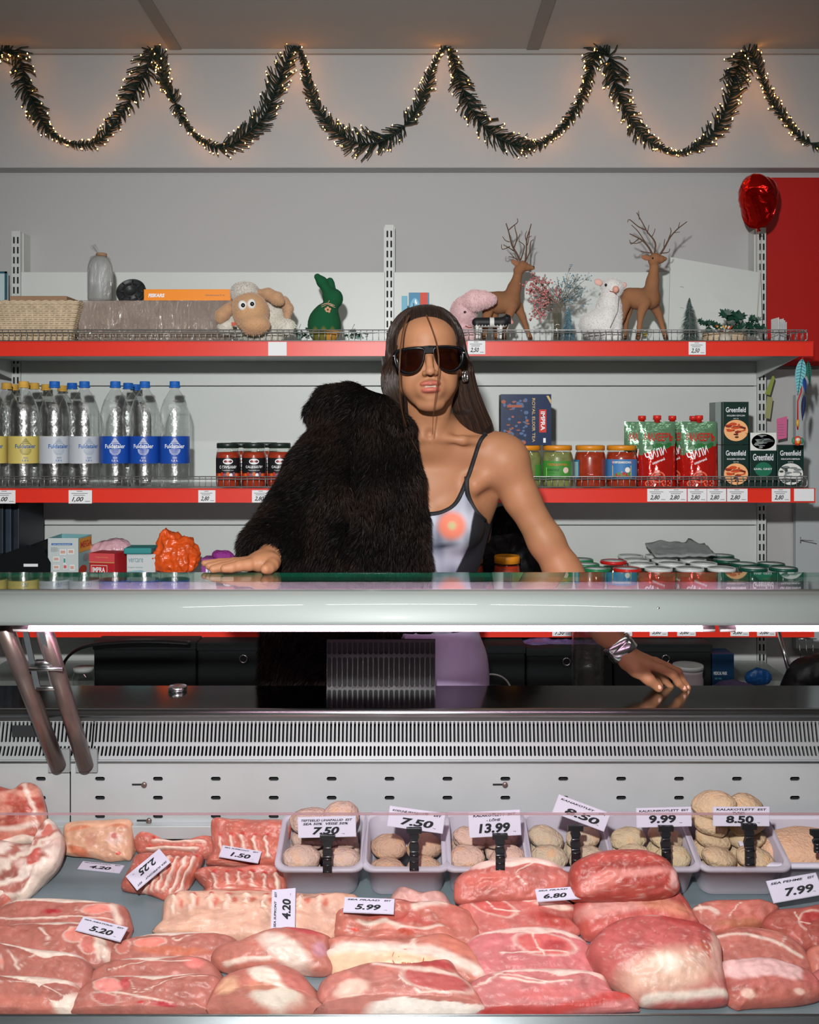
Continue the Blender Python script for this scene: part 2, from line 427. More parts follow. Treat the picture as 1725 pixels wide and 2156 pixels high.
# back panels between uprights
UXS = [xAt(35, PD), xAt(820, PD), xAt(1603, PD)]
PT = [572, 811, 1010, 1300, 1500]
zt = [zAt(572, PD), zAt(811, PD)+.0, zAt(1060, PD), zAt(1320, PD), .25]
for b in range(2):
    xa, xb = UXS[b]+.015, UXS[b+1]-.015
    for z1, z0 in ((zAt(572, PD), zAt(812, PD)), (zAt(813, PD), zAt(1105, PD)), (zAt(1106, PD), zAt(1400, PD)), (zAt(1401, PD), .15)):
        MB().box(xa, xb, PD, PD+.012, z0, z1-.001).build('back_panel', 'panel_white', unit, bevel=.0015)
ztop = [zAt(487, PD), zAt(474, PD), zAt(480, PD)]
for i, ux in enumerate(UXS):
    mb = MB(); w = .0145; d = .075
    mb.box(ux-w-.004, ux+w+.004, PD+.013, PD+d-.006, .05, ztop[i]-.003)
    mb.box(ux-w, ux+w, PD, PD+.013, .05, ztop[i]-.001)
    mb.box(ux-w, ux+w, PD-.006, PD, .05, ztop[i])
    z = ztop[i]-.02
    while z > .3:
        for sx in (-.0065, .0065):
            mb.box(ux+sx-.0028, ux+sx+.0028, PD-.0064, PD-.0055, z-.022, z, 1)
        z -= .0335
    mb.build('upright', ['shelf_white', 'slot_dark'], unit)
SD = 2.80
XL, XR = -1.35, xAt(1712, SD)
def price_shelf(ytop, ybot, xr, yg0, guard=True):
    zt_, zb_ = zAt(ytop, SD), zAt(ybot, SD)
    mb = MB(); mb.box(XL, xr-.006, SD+.004, PD-.002, zt_-.030, zt_-.004)
    mb.box(XL, xr-.01, SD+.012, SD+.03, zb_+.002, zt_-.03)
    s = mb.build('shelf_board', 'shelf_white', unit, bevel=.002)
    mb = MB(); mb.box(XL, xr, SD-.003, SD+.006, zb_, zt_)
    mb.box(XL, xr, SD-.006, SD-.002, zt_-.002, zt_); mb.box(XL, xr, SD-.006, SD-.002, zb_, zb_+.002)
    st = mb.build('price_strip', 'strip_red', s)
    for ux in (UXS[0], UXS[1], UXS[2]):
        MB().add([(ux-.018, SD+.03, zt_-.03), (ux-.018, PD-.008, zt_-.03), (ux-.018, PD-.008, zb_-.045), (ux-.018, SD+.05, zb_+.004),
                  (ux-.014, SD+.03, zt_-.03), (ux-.014, PD-.008, zt_-.03), (ux-.014, PD-.008, zb_-.045), (ux-.014, SD+.05, zb_+.004)],
                 [(0, 1, 2, 3), (7, 6, 5, 4), (0, 4, 5, 1), (1, 5, 6, 2), (2, 6, 7, 3), (3, 7, 4, 0)], 0, False).build('shelf_bracket', 'shelf_white', s)
    if guard:
        mb = MB(); zg0 = zt_+.002; zg1 = zAt(yg0, SD); r = .0016; xe = xAt(1703, SD)
        yy = SD+.012
        n = int((xe-XL)/.0176)
        for i in range(n): 
            x = xe-.012-i*.0176; mb.tube([(x, yy, zg0), (x, yy, zg1)], .0011, 6)
        for zz in (zg1, zg1-.007): mb.tube([(XL, yy-.002, zz), (xe-.01, yy-.002, zz), (xe, yy-.002, zz-.008), (xe, yy-.002, zg0+.006), (xe-.008, yy-.002, zg0)] if zz == zg1 else [(XL, yy-.002, zz), (xe, yy-.002, zz)], r, 8)
        mb.tube([(XL, yy-.002, zg0+.001), (xe, yy-.002, zg0+.001)], r, 8)
        # return side of the guard, running back to the wall
        for zz in (zg1, zg0+.001): mb.tube([(xe, yy, zz), (xe, PD-.03, zz)], r, 8)
        for i in range(8): mb.tube([(xe, yy+.04+i*.045, zg0), (xe, yy+.04+i*.045, zg1)], .0011, 6)
        mb.build('wire_guard', 'chrome_dark', s)
    return zt_
Z1 = price_shelf(719, 750, XR, 694)
Z2 = price_shelf(1028, 1058, xAt(1716, SD), 1004)
Z3 = price_shelf(1311, 1341, xAt(1714, SD), 1290, False)
# lowest wide shelf, hidden edge behind the counter
sb = MB(); sb.box(XL, XR, SD-.12, PD-.002, .645, .67); sb.build('shelf_board', 'shelf_white', unit, bevel=.002)
ZB = .67
# ---- price tags clipped in the strips
def price_tag(px0, px1, yt, yb, txt, label, grp=None, sub=True):
    x0, x1 = xAt(px0, SD-.006), xAt(px1, SD-.006); z1, z0 = zAt(yt, SD-.006), zAt(yb, SD-.006)
    mb = MB(); y = SD-.008; mb.box(x0, x1, y, y+.0012, z0, z1); o = (x0, y, z0); w = x1-x0; h = z1-z0
    if txt:
        text_on(mb, txt, o, UX, UZ, w*.14, h*.10, w*.50, h*.40, 1, bold=.02, shear=.35)
        if sub:
            for k, (a, b, t) in enumerate(((.35, .6, .90), (.12, .82, .74), (.2, .7, .60))): poly_on(mb, rect(w*a, w*b, h*t, h*(t+.045)), o, UX, UZ, 2)
            poly_on(mb, rect(w*.70, w*.92, h*.14, h*.18), o, UX, UZ, 2)
    return tag(mb.build('price_tag', ['paper', 'ink', 'ink_soft']), label, 'price tag', grp)
price_tag(565, 604, 720, 749, '', 'blank white tag on the top red strip below the sheep plush')
price_tag(985, 1022, 718, 746, '2,50', 'price tag on the top red strip just right of her head, reading 2,50')
price_tag(1450, 1486, 720, 747, '2,50', 'price tag reading 2,50 on the top red strip under the small trees')
price_tag(-12, 33, 1032, 1060, '1,00', 'price tag cut by the left photo edge under the yellow-label bottles')
price_tag(145, 194, 1032, 1060, '1,00', 'price tag reading 1,00 under the clear-label water bottles')
price_tag(418, 454, 1032, 1058, '2,80', 'price tag reading 2,80 on the strip just left of the sauce jars')
price_tag(531, 570, 1032, 1058, '2,80', 'price tag reading 2,80 touching the fur coat sleeve')
for i, (a, b, wh) in enumerate(((1363, 1404, 'leftmost of five joined tags under the red pouches'), (1404, 1446, 'second of five joined tags from the left'), (1448, 1488, 'middle one of five joined tags'),
                                (1489, 1529, 'fourth of five joined tags from the left'), (1531, 1574, 'last of five joined tags, under the stacked tea boxes'), (1625, 1664, 'standing alone left of the blank white tag'))):
    price_tag(a, b, 1029, 1056, '2,80', f'price tag reading 2,80, {wh}')
price_tag(1672, 1714, 1029, 1055, '', 'blank white tag at the right end of the middle red strip')
for a, b, t, wh in ((1163, 1203, '7.50', 'price tag reading 7.50 on the lowest red strip, seen under the lamp'), (1290, 1331, '1,80', 'half hidden price tag just right of her wrist on the lowest strip'),
                (1368, 1406, '3,80', 'price tag reading 3,80 first to the right of her wrist'), (1426, 1465, '3,80', 'price tag reading 3,80 above the white tub'),
                (1538, 1577, '3,80', 'price tag reading 3,80 above the blue mask box'), (1594, 1633, '3,80', 'price tag reading 3,80 furthest right on the lowest strip')):
    price_tag(a, b, 1312, 1339, t, wh)
# ================================================================ DISPLAY COUNTER
case = thing('refrigerated_counter', (0, 1.8, 0), 'steel refrigerated meat counter with pink lamp and perforated back panel', 'display counter')
CXL, CXR = -.98, .98
def plate(mb, x0, x1, P0, P1, rows, pitch, sw, mi=0, xs=None, dark=1, depth=.004):
    """slotted sheet spanning P0->P1 (y,z) ; rows=[(t0,t1)] fractions of slots along it"""
    P0 = np.array(P0, float); P1 = np.array(P1, float); L = np.linalg.norm(P1-P0); t = (P1-P0)/L; nrm = np.array([t[1], -t[0]])
    if nrm[0] > 0: nrm = -nrm
    def p3(x, s, d=0): q = P0+t*s-nrm*d; return (x, q[0], q[1])
    cuts = [0]+sum([[a*L-.003, b*L+.003] for a, b in rows], [])+[L]
    n = max(1, int(round((x1-x0)/pitch))); pw = (x1-x0)/n
    for i in range(0, len(cuts), 2):
        s0, s1 = cuts[i], cuts[i+1]; mb.add([p3(x0, s0), p3(x1, s0), p3(x1, s1), p3(x0, s1)], [(0, 1, 2, 3)], mi, False)
    for (a, b) in rows:
        s0, s1 = a*L, b*L; V = []; Fc = []
        for i in range(n):
            xa = x0+i*pw; xb = xa+pw; xc = (xa+xb)/2; r = min(sw, s1-s0)/2; base = len(V); q = 8; ring = []
            if s1-s0 >= sw:
                for k in range(q+1): th = PI*k/q; ring.append((xc+r*math.cos(th), s1-r+r*math.sin(th)))
                for k in range(q+1): th = PI+PI*k/q; ring.append((xc+r*math.cos(th), s0+r+r*math.sin(th)))
            else:
                hw = sw/2-r
                for k in range(q+1): th = -PI/2+PI*k/q; ring.append((xc+hw+r*math.cos(th), (s0+s1)/2+r*math.sin(th)))
                for k in range(q+1): th = PI/2+PI*k/q; ring.append((xc-hw+r*math.cos(th), (s0+s1)/2+r*math.sin(th)))
            m = len(ring); sc = (s0+s1)/2; hx = pw/2; hs = (s1-s0)/2+.003; outer = []
            if s1-s0 >= sw:
                for (x, s_) in ring:
                    c_ = (x-xc)/r; e_ = 1 if s_ > sc else -1
                    outer.append((xc+hx*(1 if c_ > 0 else -1), s_) if abs(c_) > .999 else (xc+hx*c_, sc+e_*hs))
            else:
                for (x, s_) in ring:
                    dx, ds = x-xc, s_-sc; f = min(hx/abs(dx) if abs(dx) > 1e-9 else 1e9, hs/abs(ds) if abs(ds) > 1e-9 else 1e9); outer.append((xc+dx*f, sc+ds*f))
            cs = [(xb, s1+.003), (xa, s1+.003), (xa, s0-.003), (xb, s0-.003)]
            for (x, s_) in ring: V.append(p3(x, s_))
            for (x, s_) in outer: V.append(p3(x, s_))
            for (x, s_) in ring: V.append(p3(x, s_, depth))
            for (x, s_) in cs: V.append(p3(x, s_))
            for k in range(m):
                k2 = (k+1) % m; Fc.append((base+k, base+m+k, base+m+k2, base+k2)); Fc.append((base+k, base+k2, base+2*m+k2, base+2*m+k))
            for ci, (x, s_) in enumerate(cs):
                # triangle at each cell corner between the two outer points on differing sides
                for k in range(m):
                    k2 = (k+1) % m; A, B = outer[k], outer[k2]
                    onx = abs(abs(A[0]-xc)-hx) < 1e-7; ony = abs(abs(B[0]-xc)-hx) < 1e-7
                    if onx != ony and ((A[0]+B[0])/2-xc)*(x-xc) > 0 and ((A[1]+B[1])/2-sc)*(s_-sc) > 0: Fc.append((base+m+k, base+3*m+ci, base+m+k2))
        mb.add(V, Fc, mi, False)
    return p3
DF, DN = 2.075, 1.91
ZD = zAt(1490, DN)                 # deck top
mb = MB(); mb.box(CXL, CXR, DN-.004, DF, ZD-.022, ZD); mb.build('worktop', 'steel_deck', case, bevel=.002)
mb = MB(); mb.tube([(CXL, DN-.004, ZD-.0095), (CXR, DN-.004, ZD-.0095)], .0095, 16); mb.box(CXL, CXR, DN-.006, DN+.02, ZD-.030, ZD-.012); mb.build('rim', 'steel', case)
XS1 = xAt(152, 1.88)
zg0, zg1, zg2 = zAt(1514, 1.905), zAt(1566, 1.89), zAt(1601, 1.885)
for (xa, xb, nm) in ((CXL, xAt(195, 1.9), 0), (xAt(199, 1.9), CXR, 1)):
    mb = MB(); plate(mb, xa, xb, (1.905, zg0), (1.893, zg1), [(.10, .96)], .0079, .0042)
    plate(mb, xa, xb, (1.893, zg1), (1.875, zg2), [(.14, .68)], .0079, .0042)
    mb.add([(xa, 1.935, zg0+.006), (xb, 1.935, zg0+.006), (xb, 1.92, zg2-.005), (xa, 1.92, zg2-.005)], [(0, 1, 2, 3)], 1, False)
    if nm == 0: mb.box(xAt(28, 1.9), xAt(82, 1.9), 1.893, 1.897, zAt(1549, 1.9), zAt(1526, 1.9), 1)
    g = mb.build('grille', ['steel_panel', 'slot_dark'], case)
zp1 = zAt(1601, 1.87); zp0 = .66
for (xa, xb) in ((CXL, XS1-.0012), (XS1+.0012, CXR)):
    mb = MB(); L = (zAt(1601, 1.87)-zp0)/1
    def fr(y): return (zp1-zAt(y, 1.87))/(zp1-zp0)
    rows = [(fr(y-4.4), fr(y+4.4)) for y in (1640, 1680, 1719)][::1]
    pit = .1135; n0 = xAt(393, 1.87)
    a = n0-math.ceil((n0-xa)/pit)*pit
    if xa < XS1-.01: xb_, xa_ = XS1-.0012, XS1-.0012-8*pit+ .0
    else: xa_, xb_ = XS1+.0012, XS1+.0012+15*.1135
    p3 = plate(mb, xa_ if xa >= XS1-.01 else XS1-.0012-3*pit, xb_, (1.87, zp1), (1.87, zp0), rows, pit, .0195, depth=.003)
    mb.box(xa, xb, 1.882, 1.886, zp0, zp1, 1)
    for (bx, by) in ((303, 1653), (318-5, 1729), (1064, 1653)):
        x = xAt(bx, 1.866)
        if xa < x < xb:
            mb.lathe([(0, .0), (.0055, 0), (.0055, .003), (.003, .0045), (0, .0045)], (x, 1.869, zAt(by, 1.866)), 12, 2, R=rotm('X', PI/2))
            mb.box(x-.024, x-.005, 1.8686, 1.8692, zAt(by, 1.866)-.0017, zAt(by, 1.866)+.0017, 1)
    mb.build('back_panel', ['steel_back', 'slot_dark', 'post_metal'], case)
# lip between grille and panel
MB().box(CXL, CXR, 1.8665, 1.885, zp1-.001, zg2+.001).build('ledge', 'steel', case)
# tray: plane z = TZ0 + (y-1.73)*TS
TS = .23; TZ0 = EYE-.850
def tz(y): return TZ0+(y-1.73)*TS
TF = 1.470; TB = 1.868
mb = MB(); V = []
for x in (CXL, CXR): V += [(x, TF, tz(TF)), (x, TB, tz(TB)), (x, TB, tz(TB)-.012), (x, TF, tz(TF)-.012)]
mb.add(V, [(0, 4, 5, 1), (1, 5, 6, 2), (2, 6, 7, 3), (3, 7, 4, 0), (0, 1, 2, 3), (7, 6, 5, 4)], 0, False)
mb.build('display_tray', 'tray_steel', case)
mb = MB(); mb.box(CXL, CXR, TF-.003, TF+.001, tz(TF)-.03, tz(TF)+.006); mb.box(CXL, CXR, TF-.05, TF-.003, tz(TF)-.032, tz(TF)-.010)
mb.tube([(CXL, TF-.002, tz(TF)+.006), (CXR, TF-.002, tz(TF)+.006)], .002, 8); mb.build('tray_lip', 'steel', case)
mb = MB(); mb.box(CXL, CXR, TF-.30, TF-.01, .08, tz(TF)-.034); mb.box(CXL, CXR, TF-.01, DF, .08, .50); mb.box(CXL, CXR, 1.945, DF, .5, ZD-.03); mb.box(CXL+.02, CXR-.02, TF-.24, DF-.03, 0, .08); mb.build('base_cabinet', 'shelf_white', case)
MB().box(CXL, CXR, 1.852, 1.8685, zAt(1768, 1.85), zAt(1741, 1.85)).build('rear_ledge', 'steel_back', case, bevel=.001)
# front glass: low pane with free polished top edge
gD = 1.36; gz = zAt(1716, gD)
mb = MB(); V = []
for x in (CXL, CXR): V += [(x, gD, gz), (x, gD+.006, gz), (x, TF-.060+.006, tz(TF)-.02), (x, TF-.060, tz(TF)-.02)]
mb.add(V, [(0, 1, 2, 3), (7, 6, 5, 4), (0, 4, 5, 1), (1, 5, 6, 2), (2, 6, 7, 3), (3, 7, 4, 0)], 0, False)
pane = mb.build('front_glass', 'case_glass', case)
mat('glass_edge', '8a6a70', .2, spec=.6)
mb = MB(); mb.box(CXL, CXR, gD-.0004, gD+.0008, gz-.0002, gz+.001); mb.box(CXL, CXR, gD+.0052, gD+.0064, gz-.0002, gz+.0008); mb.build('polished_edge', 'glass_edge', pane)
# canopy
ZG = EYE-(1240-HY)*1.66/F            # glass top height
c0 = 1.66; zcb = zAt(1315, 1.615)
prof = []
for i in range(13):
    t = i/12; a = t*PI/2*.92
    prof.append((c0-.052*math.sin(a)**.9, ZG-.004-(ZG-.004-zcb)*(1-math.cos(a))/(1-math.cos(PI/2*.92))))
prof[0] = (c0, ZG-.001)
prof += [(1.611, zcb-.001), (1.640, zcb-.001), (1.640, zcb+.020), (1.700, zcb+.030), (1.700, ZG-.008), (c0+.004, ZG-.008)]
mb = MB(); n = len(prof); V = [(x, y, z) for x in (CXL, CXR) for y, z in prof]
Fc = [(i, n+i, n+(i+1) % n, (i+1) % n) for i in range(n)]+[tuple(range(n)), tuple(reversed(range(n, 2*n)))]
mb.add(V, Fc, 0, True); 
can = mb.build('canopy', 'canopy_alu', case)
for px, py in ((296, 1294), (1387, 1282)):
    sw = MB(); sw.lathe([(0, 0), (.0032, 0), (.0032, .001), (.0015, .0022), (0, .0022)], (xAt(px, 1.617), 1.6195, zAt(py, 1.617)), 14, R=rotm('X', PI/2))
    sw.build('screw', 'chrome', can)
# glass shelf on top
mb = MB(); mb.box(CXL, CXR, c0, 1.852, ZG-.008, ZG); gt = mb.build('top_glass', 'top_glass', case)
mb = MB(); mb.box(CXL, CXR, 1.846, 1.853, ZG-.0085, ZG-.0005); mb.build('green_edge', 'glass_green', gt)
mb = MB(); mb.box(CXL, CXR, 1.79, 1.80, ZG-.030, ZG-.009); mb.build('glass_rail', 'steel', case)
# lamp tubes
ty = 1.642; tzz = zAt(1322.5, ty)
for (a, b) in ((62, 1478), (1548, 1800)):
    mb = MB(); mb.tube([(xAt(a, ty), ty, tzz), (xAt(b, ty), ty, tzz)], .0058, 16)
    lt = mb.build('lamp_tube', 'tube_pink', case)
    for q0, q1, s0, s1 in ((a-32, a, a-22, a-10), (b, b+26, b+8, b+20)):
        mb = MB(); mb.tube([(xAt(q0, ty), ty, tzz), (xAt(q1, ty), ty, tzz)], .0066, 12); mb.box(xAt(s0, ty), xAt(s1, ty), ty-.004, ty+.006, tzz, zcb+.004)
        mb.build('lamp_socket', 'tube_end', lt)
# two tubular posts with hinge bracket
def post(a, b, r):
    MB().tube([a, ((a[0]+b[0])/2, (a[1]+b[1])/2, (a[2]+b[2])/2), b], r, 20).build('support_post', 'post_metal', case)
post(W(8, 1318, 1.66), W(122, 1612, 1.855), .0150)
post(W(92, 1322, 1.67), W(180, 1612, 1.855), .0150)
mb = MB()
for dx in (0, 34):
    mb.bar(W(54+dx, 1330, 1.655), W(80+dx, 1450, 1.735), .003, .010, up=(1, 0, 0)); 
mb.tube([W(62, 1408, 1.70), W(132, 1408, 1.70)], .004, 10); mb.tube([W(78, 1448, 1.735), W(124, 1448, 1.735)], .005, 10)
mb.tube([W(76, 1396, 1.70), W(112, 1396, 1.70)], .007, 10)
mb.build('hinge_bracket', 'steel', case)
mb = MB()
for px in (122, 180):
    c = W(px, 1612, 1.858); mb.box(c.x-.021, c.x+.021, 1.862, 1.869, zAt(1625, 1.866), c.z+.03)
mb.build('post_foot', 'steel_panel', case)
def tray_pt(px, py, lift=0):
    k = (py-HY)/F; y = (EYE-(TZ0+lift)+1.73*TS)/(TS+k); return Vector(((px-CX)*y/F, y, EYE-k*y))
# ================================================================ GOODS ON THE SHELVES
mat('furry', 'ffffff', .95, attr='Col', sheen=.4)
mat('felt', 'ffffff', .95, attr='Col', bump=.6, bscale=220, bdist=.002)
mat('vcol', 'ffffff', .55, attr='Col')
def cola(*c): return np.array([srgb(x) for x in c])
# ---- water bottles
glassy('pet_clear', (.985, .995, .99), 1.0, .30, bump=1, bscale=38, fres=1.4, base=.10)
glassy('water', (.985, .995, .99), .4, .12, bump=.6, bscale=25, fres=1.2, base=.03)
mat('cap_blue', '1f62b8', .4); mat('cap_yellow', 'd2a548', .4)
mat('label_blue', '1648a4', .35); mat('label_yellow', 'c8b766', .4); mat('label_clear', 'b6bcc4', .4)
mat('print_white', 'e8ecf0', .5); mat('print_blue', '2b5f9e', .5); mat('print_olive', '6b6a33', .5); mat('print_grey', '8fa0b4', .5)
BR = .0437
def bottle_prof():
    p = []
    def a(r, z): p.append((r, z))
    a(0, .006); a(.018, .010); a(.030, .002); a(.039, .004); a(.0430, .018)
    for i in range(8):
        z = .03+i*.009; a(.0432-(.0012 if i % 2 else 0), z)
    a(.0425, .100); a(.0437, .106); a(.0437, .158); a(.0428, .164)
    for i in range(6): a(.0432-(.001 if i % 2 else 0), .170+i*.008)
    a(.043, .222); a(.0400, .240); a(.0330, .262); a(.0225, .282); a(.0145, .294); a(.0125, .298); a(.0125, .303)
    return p
BP = bottle_prof(); BH = .321
def make_bottle(kind):
    cap, lab, pr, pr2 = {'blue': ('cap_blue', 'label_blue', 'print_white', 'print_white'), 'clear': ('cap_blue', 'label_clear', 'print_blue', 'print_grey'), 'yellow': ('cap_yellow', 'label_yellow', 'print_blue', 'print_olive')}[kind]
    t = thing('water_bottle', (0, 0, 0), 'x', 'bottle')
    b = MB().lathe(BP, n=40).build('bottle_body', 'pet_clear', t)
    MB().lathe([(r*.955, z+.002) for r, z in BP[:-4]]+[(0, .262)], n=32).build('water', 'water', b)
    mb = MB().lathe([(.0165, .3015), (.0165, .304), (.0150, .305), (.0150, .318), (.0140, .3205), (0, .321)], n=30); mb.tube([(.0158*math.cos(k*PI/10), .0158*math.sin(k*PI/10), .302) for k in range(20)], .001, 6, closed=True)
    mb.build('cap', cap, t)
    mb = MB(); c = (0, 0, 0); band_cyl(mb, c, BR, -PI, PI, .0755, .156, 0, 48, .0006)
    text_cyl(mb, 'Fuldataler', c, BR+.001, -.030, .1205, .060, .0125, 1, bold=.02)
    # peaked emblem: triangle over a half disc, line-patterned
    for k in range(6):
        z = .133+k*.003; w_ = .0135*(1-k/6.5); patch_cyl(mb, rect(-w_, w_, z, z+.0016), c, BR+.0012, 2)
    for k in range(6):
        z = .116-k*.0028; w_ = .0165*math.sqrt(max(0, 1-(k/6)**2)); patch_cyl(mb, rect(-w_, w_, z, z+.0014), c, BR+.0012, 2)
    text_cyl(mb, 'Still' if kind != 'yellow' else 'Medium', c, BR+.001, -.006, .0905, .012, .004, 1)
    text_cyl(mb, '1,5 L', c, BR+.001, -.009, .081, .018, .0062, 1, bold=.02)
    mb.build('label', [lab, pr, pr2], t)
    return t
T2 = Z2-.004
used = {}
GB = 'water bottles on the middle shelf'
bl = [(-17, 2.865, 'yellow', 'yellow-label water bottle cut off by the left photo edge', .05), (50, 2.865, 'yellow', 'whole yellow-label water bottle in the front row', .12), (115, 2.865, 'clear', 'pale-label bottle with blue cap beside the front yellow one', .28),
      (178, 2.865, 'clear', 'pale-label bottle next to the first blue-label bottle', .30), (243, 2.865, 'blue', 'leftmost of three blue-label water bottles', -.02), (305, 2.865, 'blue', 'middle of three blue-label water bottles', -.1), (368, 2.865, 'blue', 'last blue-label water bottle, nearest the sauce jars', 0),
      (14, 2.965, 'yellow', 'yellow-capped bottle in the second row at far left', 0), (28, 3.065, 'yellow', 'yellow-capped bottle at the back, left of the front yellow one', .2), (72, 2.965, 'yellow', 'yellow-capped bottle behind, right of the front yellow one', .3), (97, 3.065, 'yellow', 'yellow-capped bottle at the back left of the first blue cap', .1), (131, 3.152, 'yellow', 'yellow cap peeping out right of the first blue-capped bottle', .1),
      (152, 2.965, 'clear', 'blue-capped bottle behind between the two pale-label ones', .3), (270, 2.965, 'blue', 'blue-capped bottle behind, between first and middle blue-label ones', .2), (286, 3.065, 'blue', 'furthest back blue-capped bottle, just left of middle one', .2)]
for px, D, kind, lab, rz in bl:
    if kind not in used: b = used[kind] = make_bottle(kind); b.location = (xAt(px, D), D, T2); b.rotation_euler = (0, 0, rz+math.atan2(-xAt(px, D), D)); tag(b, lab, None, GB)
    else: b = dup(used[kind], (xAt(px, D), D, T2), rz+math.atan2(-xAt(px, D), D), lab, GB)
# ---- jars
glassy('jar_glass', (.93, .95, .93), 1.0, .03, fres=1.5, base=.02)
mat('sauce_red', 'a8361c', .3, var=.2, vscale=60, bump=.3); mat('lid_dark', '1c2a24', .35); mat('label_black', '17171a', .45)
mat('lid_orange', 'd98a1e', .38); mat('pickle_green', '8b9159', .35, var=.25, vscale=40, bump=.4)
mat('lid_red', 'c8201c', .35); mat('lid_green', '1d7a4c', .35); mat('lid_darkgreen', '114a3b', .35); mat('lid_white', 'cfd6d4', .35); mat('lid_rim', 'b9c2c0', .3)
def jar_prof(r, h): return [(0, .004), (r*.8, .0), (r*.94, .003), (r, .012), (r, h*.70), (r*.97, h*.78), (r*.86, h*.86), (r*.84, h*.90)]
def make_jar(r, h, lid, fill, fillh=.80):
    t = thing('sauce_jar', (0, 0, 0), 'x', 'jar')
    g = MB().lathe(jar_prof(r, h), n=36).build('jar_glass', 'jar_glass', t)
    MB().lathe([(0, .005), (r*.9, .004), (r*.965, .012), (r*.965, h*.70), (r*.9, h*fillh), (0, h*fillh)], n=30).build('filling', fill, g)
    MB().lathe([(r*.88, h*.885), (r*.93, h*.885), (r*.93, h*.985), (r*.88, h), (r*.80, h*.992), (0, h*.992)], n=36).build('lid', lid, t)
    return t
def ruso(name2, lab, px, D):
    t = make_jar(.0355, .136, 'lid_dark', 'sauce_red'); r = .0355; mb = MB(); c = (0, 0, 0)
    band_cyl(mb, c, r, -1.35, 1.35, .034, .092, 0, 24, .0006)
    band_cyl(mb, c, r, -1.3, 1.3, .030, .046, 3, 24, .0009)
    patch_cyl(mb, ellpts(0, .0815, .015, .0085), c, r+.0007, 2); text_cyl(mb, 'Руsо', c, r+.001, -.009, .0775, .018, .008, 3, bold=.02)
    text_cyl(mb, name2, c, r+.001, -.026, .0605, .052, .0088, 1, bold=.02)
    text_cyl(mb, 'Томатный соус' if px else '', c, r+.001, -.017, .0535, .034, .0035, 1)
    for k in range(7):
        patch_cyl(mb, ellpts(-.027+k*.009, .041+.003*(k % 2), .0052, .006, 12), c, r+.0012+k*.0001, [4, 3, 5, 4, 1, 5, 4][k])
    mb.build('label', ['label_black', 'print_white', 'print_white', flat('b8321c'), flat('d9641f'), flat('7d5570')], t)
    t.location = (xAt(px, D), D, T2); t.rotation_euler = (0, 0, math.atan2(-xAt(px, D), D)); tag(t, lab, None, 'dark-lidded sauce jars')
    return t
ruso('С ГРИБАМИ', 'black-labelled red sauce jar at the left of the row, reading С ГРИБАМИ', 480, 2.86)
j = ruso('САЦЕБЕЛИ', 'black-labelled red sauce jar in the middle, reading САЦЕБЕЛИ', 535, 2.86)
dup(j, (xAt(589, 2.86), 2.86, T2), None, 'black-labelled red sauce jar partly covered by the fur sleeve', 'dark-lidded sauce jars')
for px, w_ in ((508, 'between the first two'), (562, 'between the middle and the sleeve-side jar')):
    dup(j, (xAt(px, 2.96), 2.96, T2), None, 'dark-lidded sauce jar in the back row '+w_, 'dark-lidded sauce jars')
def big_jar(px, D, fill, lab, design):
    r = .0465; h = .129; t = make_jar(r, h, 'lid_orange', fill, .84); c = (0, 0, 0); mb = MB()
    if design == 'green':
        band_cyl(mb, c, r, -1.15, 1.0, .030, .083, 0, 24, .0006); patch_cyl(mb, rect(-.036, .024, .032, .064), c, r+.0008, 1)
        text_cyl(mb, 'ГОСПОДАРОЧКА', c, r+.0012, -.030, .068, .060, .008, 2, bold=.03); text_cyl(mb, 'КАБАЧКИ', c, r+.0014, -.031, .053, .036, .007, 3, bold=.02)
        for k in range(8): patch_cyl(mb, ellpts(-.02+.006*k, .038+.003*(k % 3), .005, .005, 10), c, r+.0014+.0001*k, 0)
        patch_cyl(mb, ellpts(.026, .056, .009, .009), c, r+.0016, 4); text_cyl(mb, 'Полюс фермы', c, r+.0014, -.030, .046, .03, .003, 3)
        mb.build('label', [flat('3f8a34'), flat('9fc45a'), flat('c9772f'), flat('1d4a1e'), flat('e0c8bc')], t)
    elif design == 'side':
        band_cyl(mb, c, r, -1.5, -.75, .030, .086, 0, 14, .0006); band_cyl(mb, c, r, -1.45, -.85, .036, .080, 1, 14, .0009); mb.build('label', [flat('2b7fa8'), flat('9cc6cf')], t)
    elif design == 'blue':
        band_cyl(mb, c, r, -1.3, 1.3, .030, .088, 0, 26, .0006); patch_cyl(mb, rect(-.028, .030, .032, .070), c, r+.0008, 1); patch_cyl(mb, rect(-.030, .032, .073, .086), c, r+.001, 2)
        text_cyl(mb, 'GOSPODAROCHKA', c, r+.0014, -.028, .076, .058, .0065, 3, bold=.03)
        for k in range(9): patch_cyl(mb, ellpts(-.018+.005*k, .039+.003*(k % 3), .0055, .0055, 10), c, r+.0012+.0001*k, 2 if k % 2 else 4)
        patch_cyl(mb, ellpts(.018, .057, .008, .008), c, r+.0022, 3)
        mb.build('label', [flat('3b78b0'), flat('d8b04c'), flat('b8241e'), flat('e8e4da'), flat('4e8a3a')], t)
    else:
        band_cyl(mb, c, r, .62, 1.5, .028, .072, 0, 14, .0006); mb.build('label', [flat('3f8a34')], t)
    t.location = (xAt(px, D), D, T2); t.rotation_euler = (0, 0, math.atan2(-xAt(px, D), D)); tag(t, lab, None, 'orange-lidded jars'); return t
big_jar(1108, 2.865, 'pickle_green', 'orange-lidded jar of green pickles, half behind her shoulder', 'p')
big_jar(1174, 2.865, 'pickle_green', 'orange-lidded jar with green label reading КАБАЧКИ', 'green')
big_jar(1243, 2.865, 'sauce_red', 'orange-lidded jar of plain red sauce with blue side label', 'side')
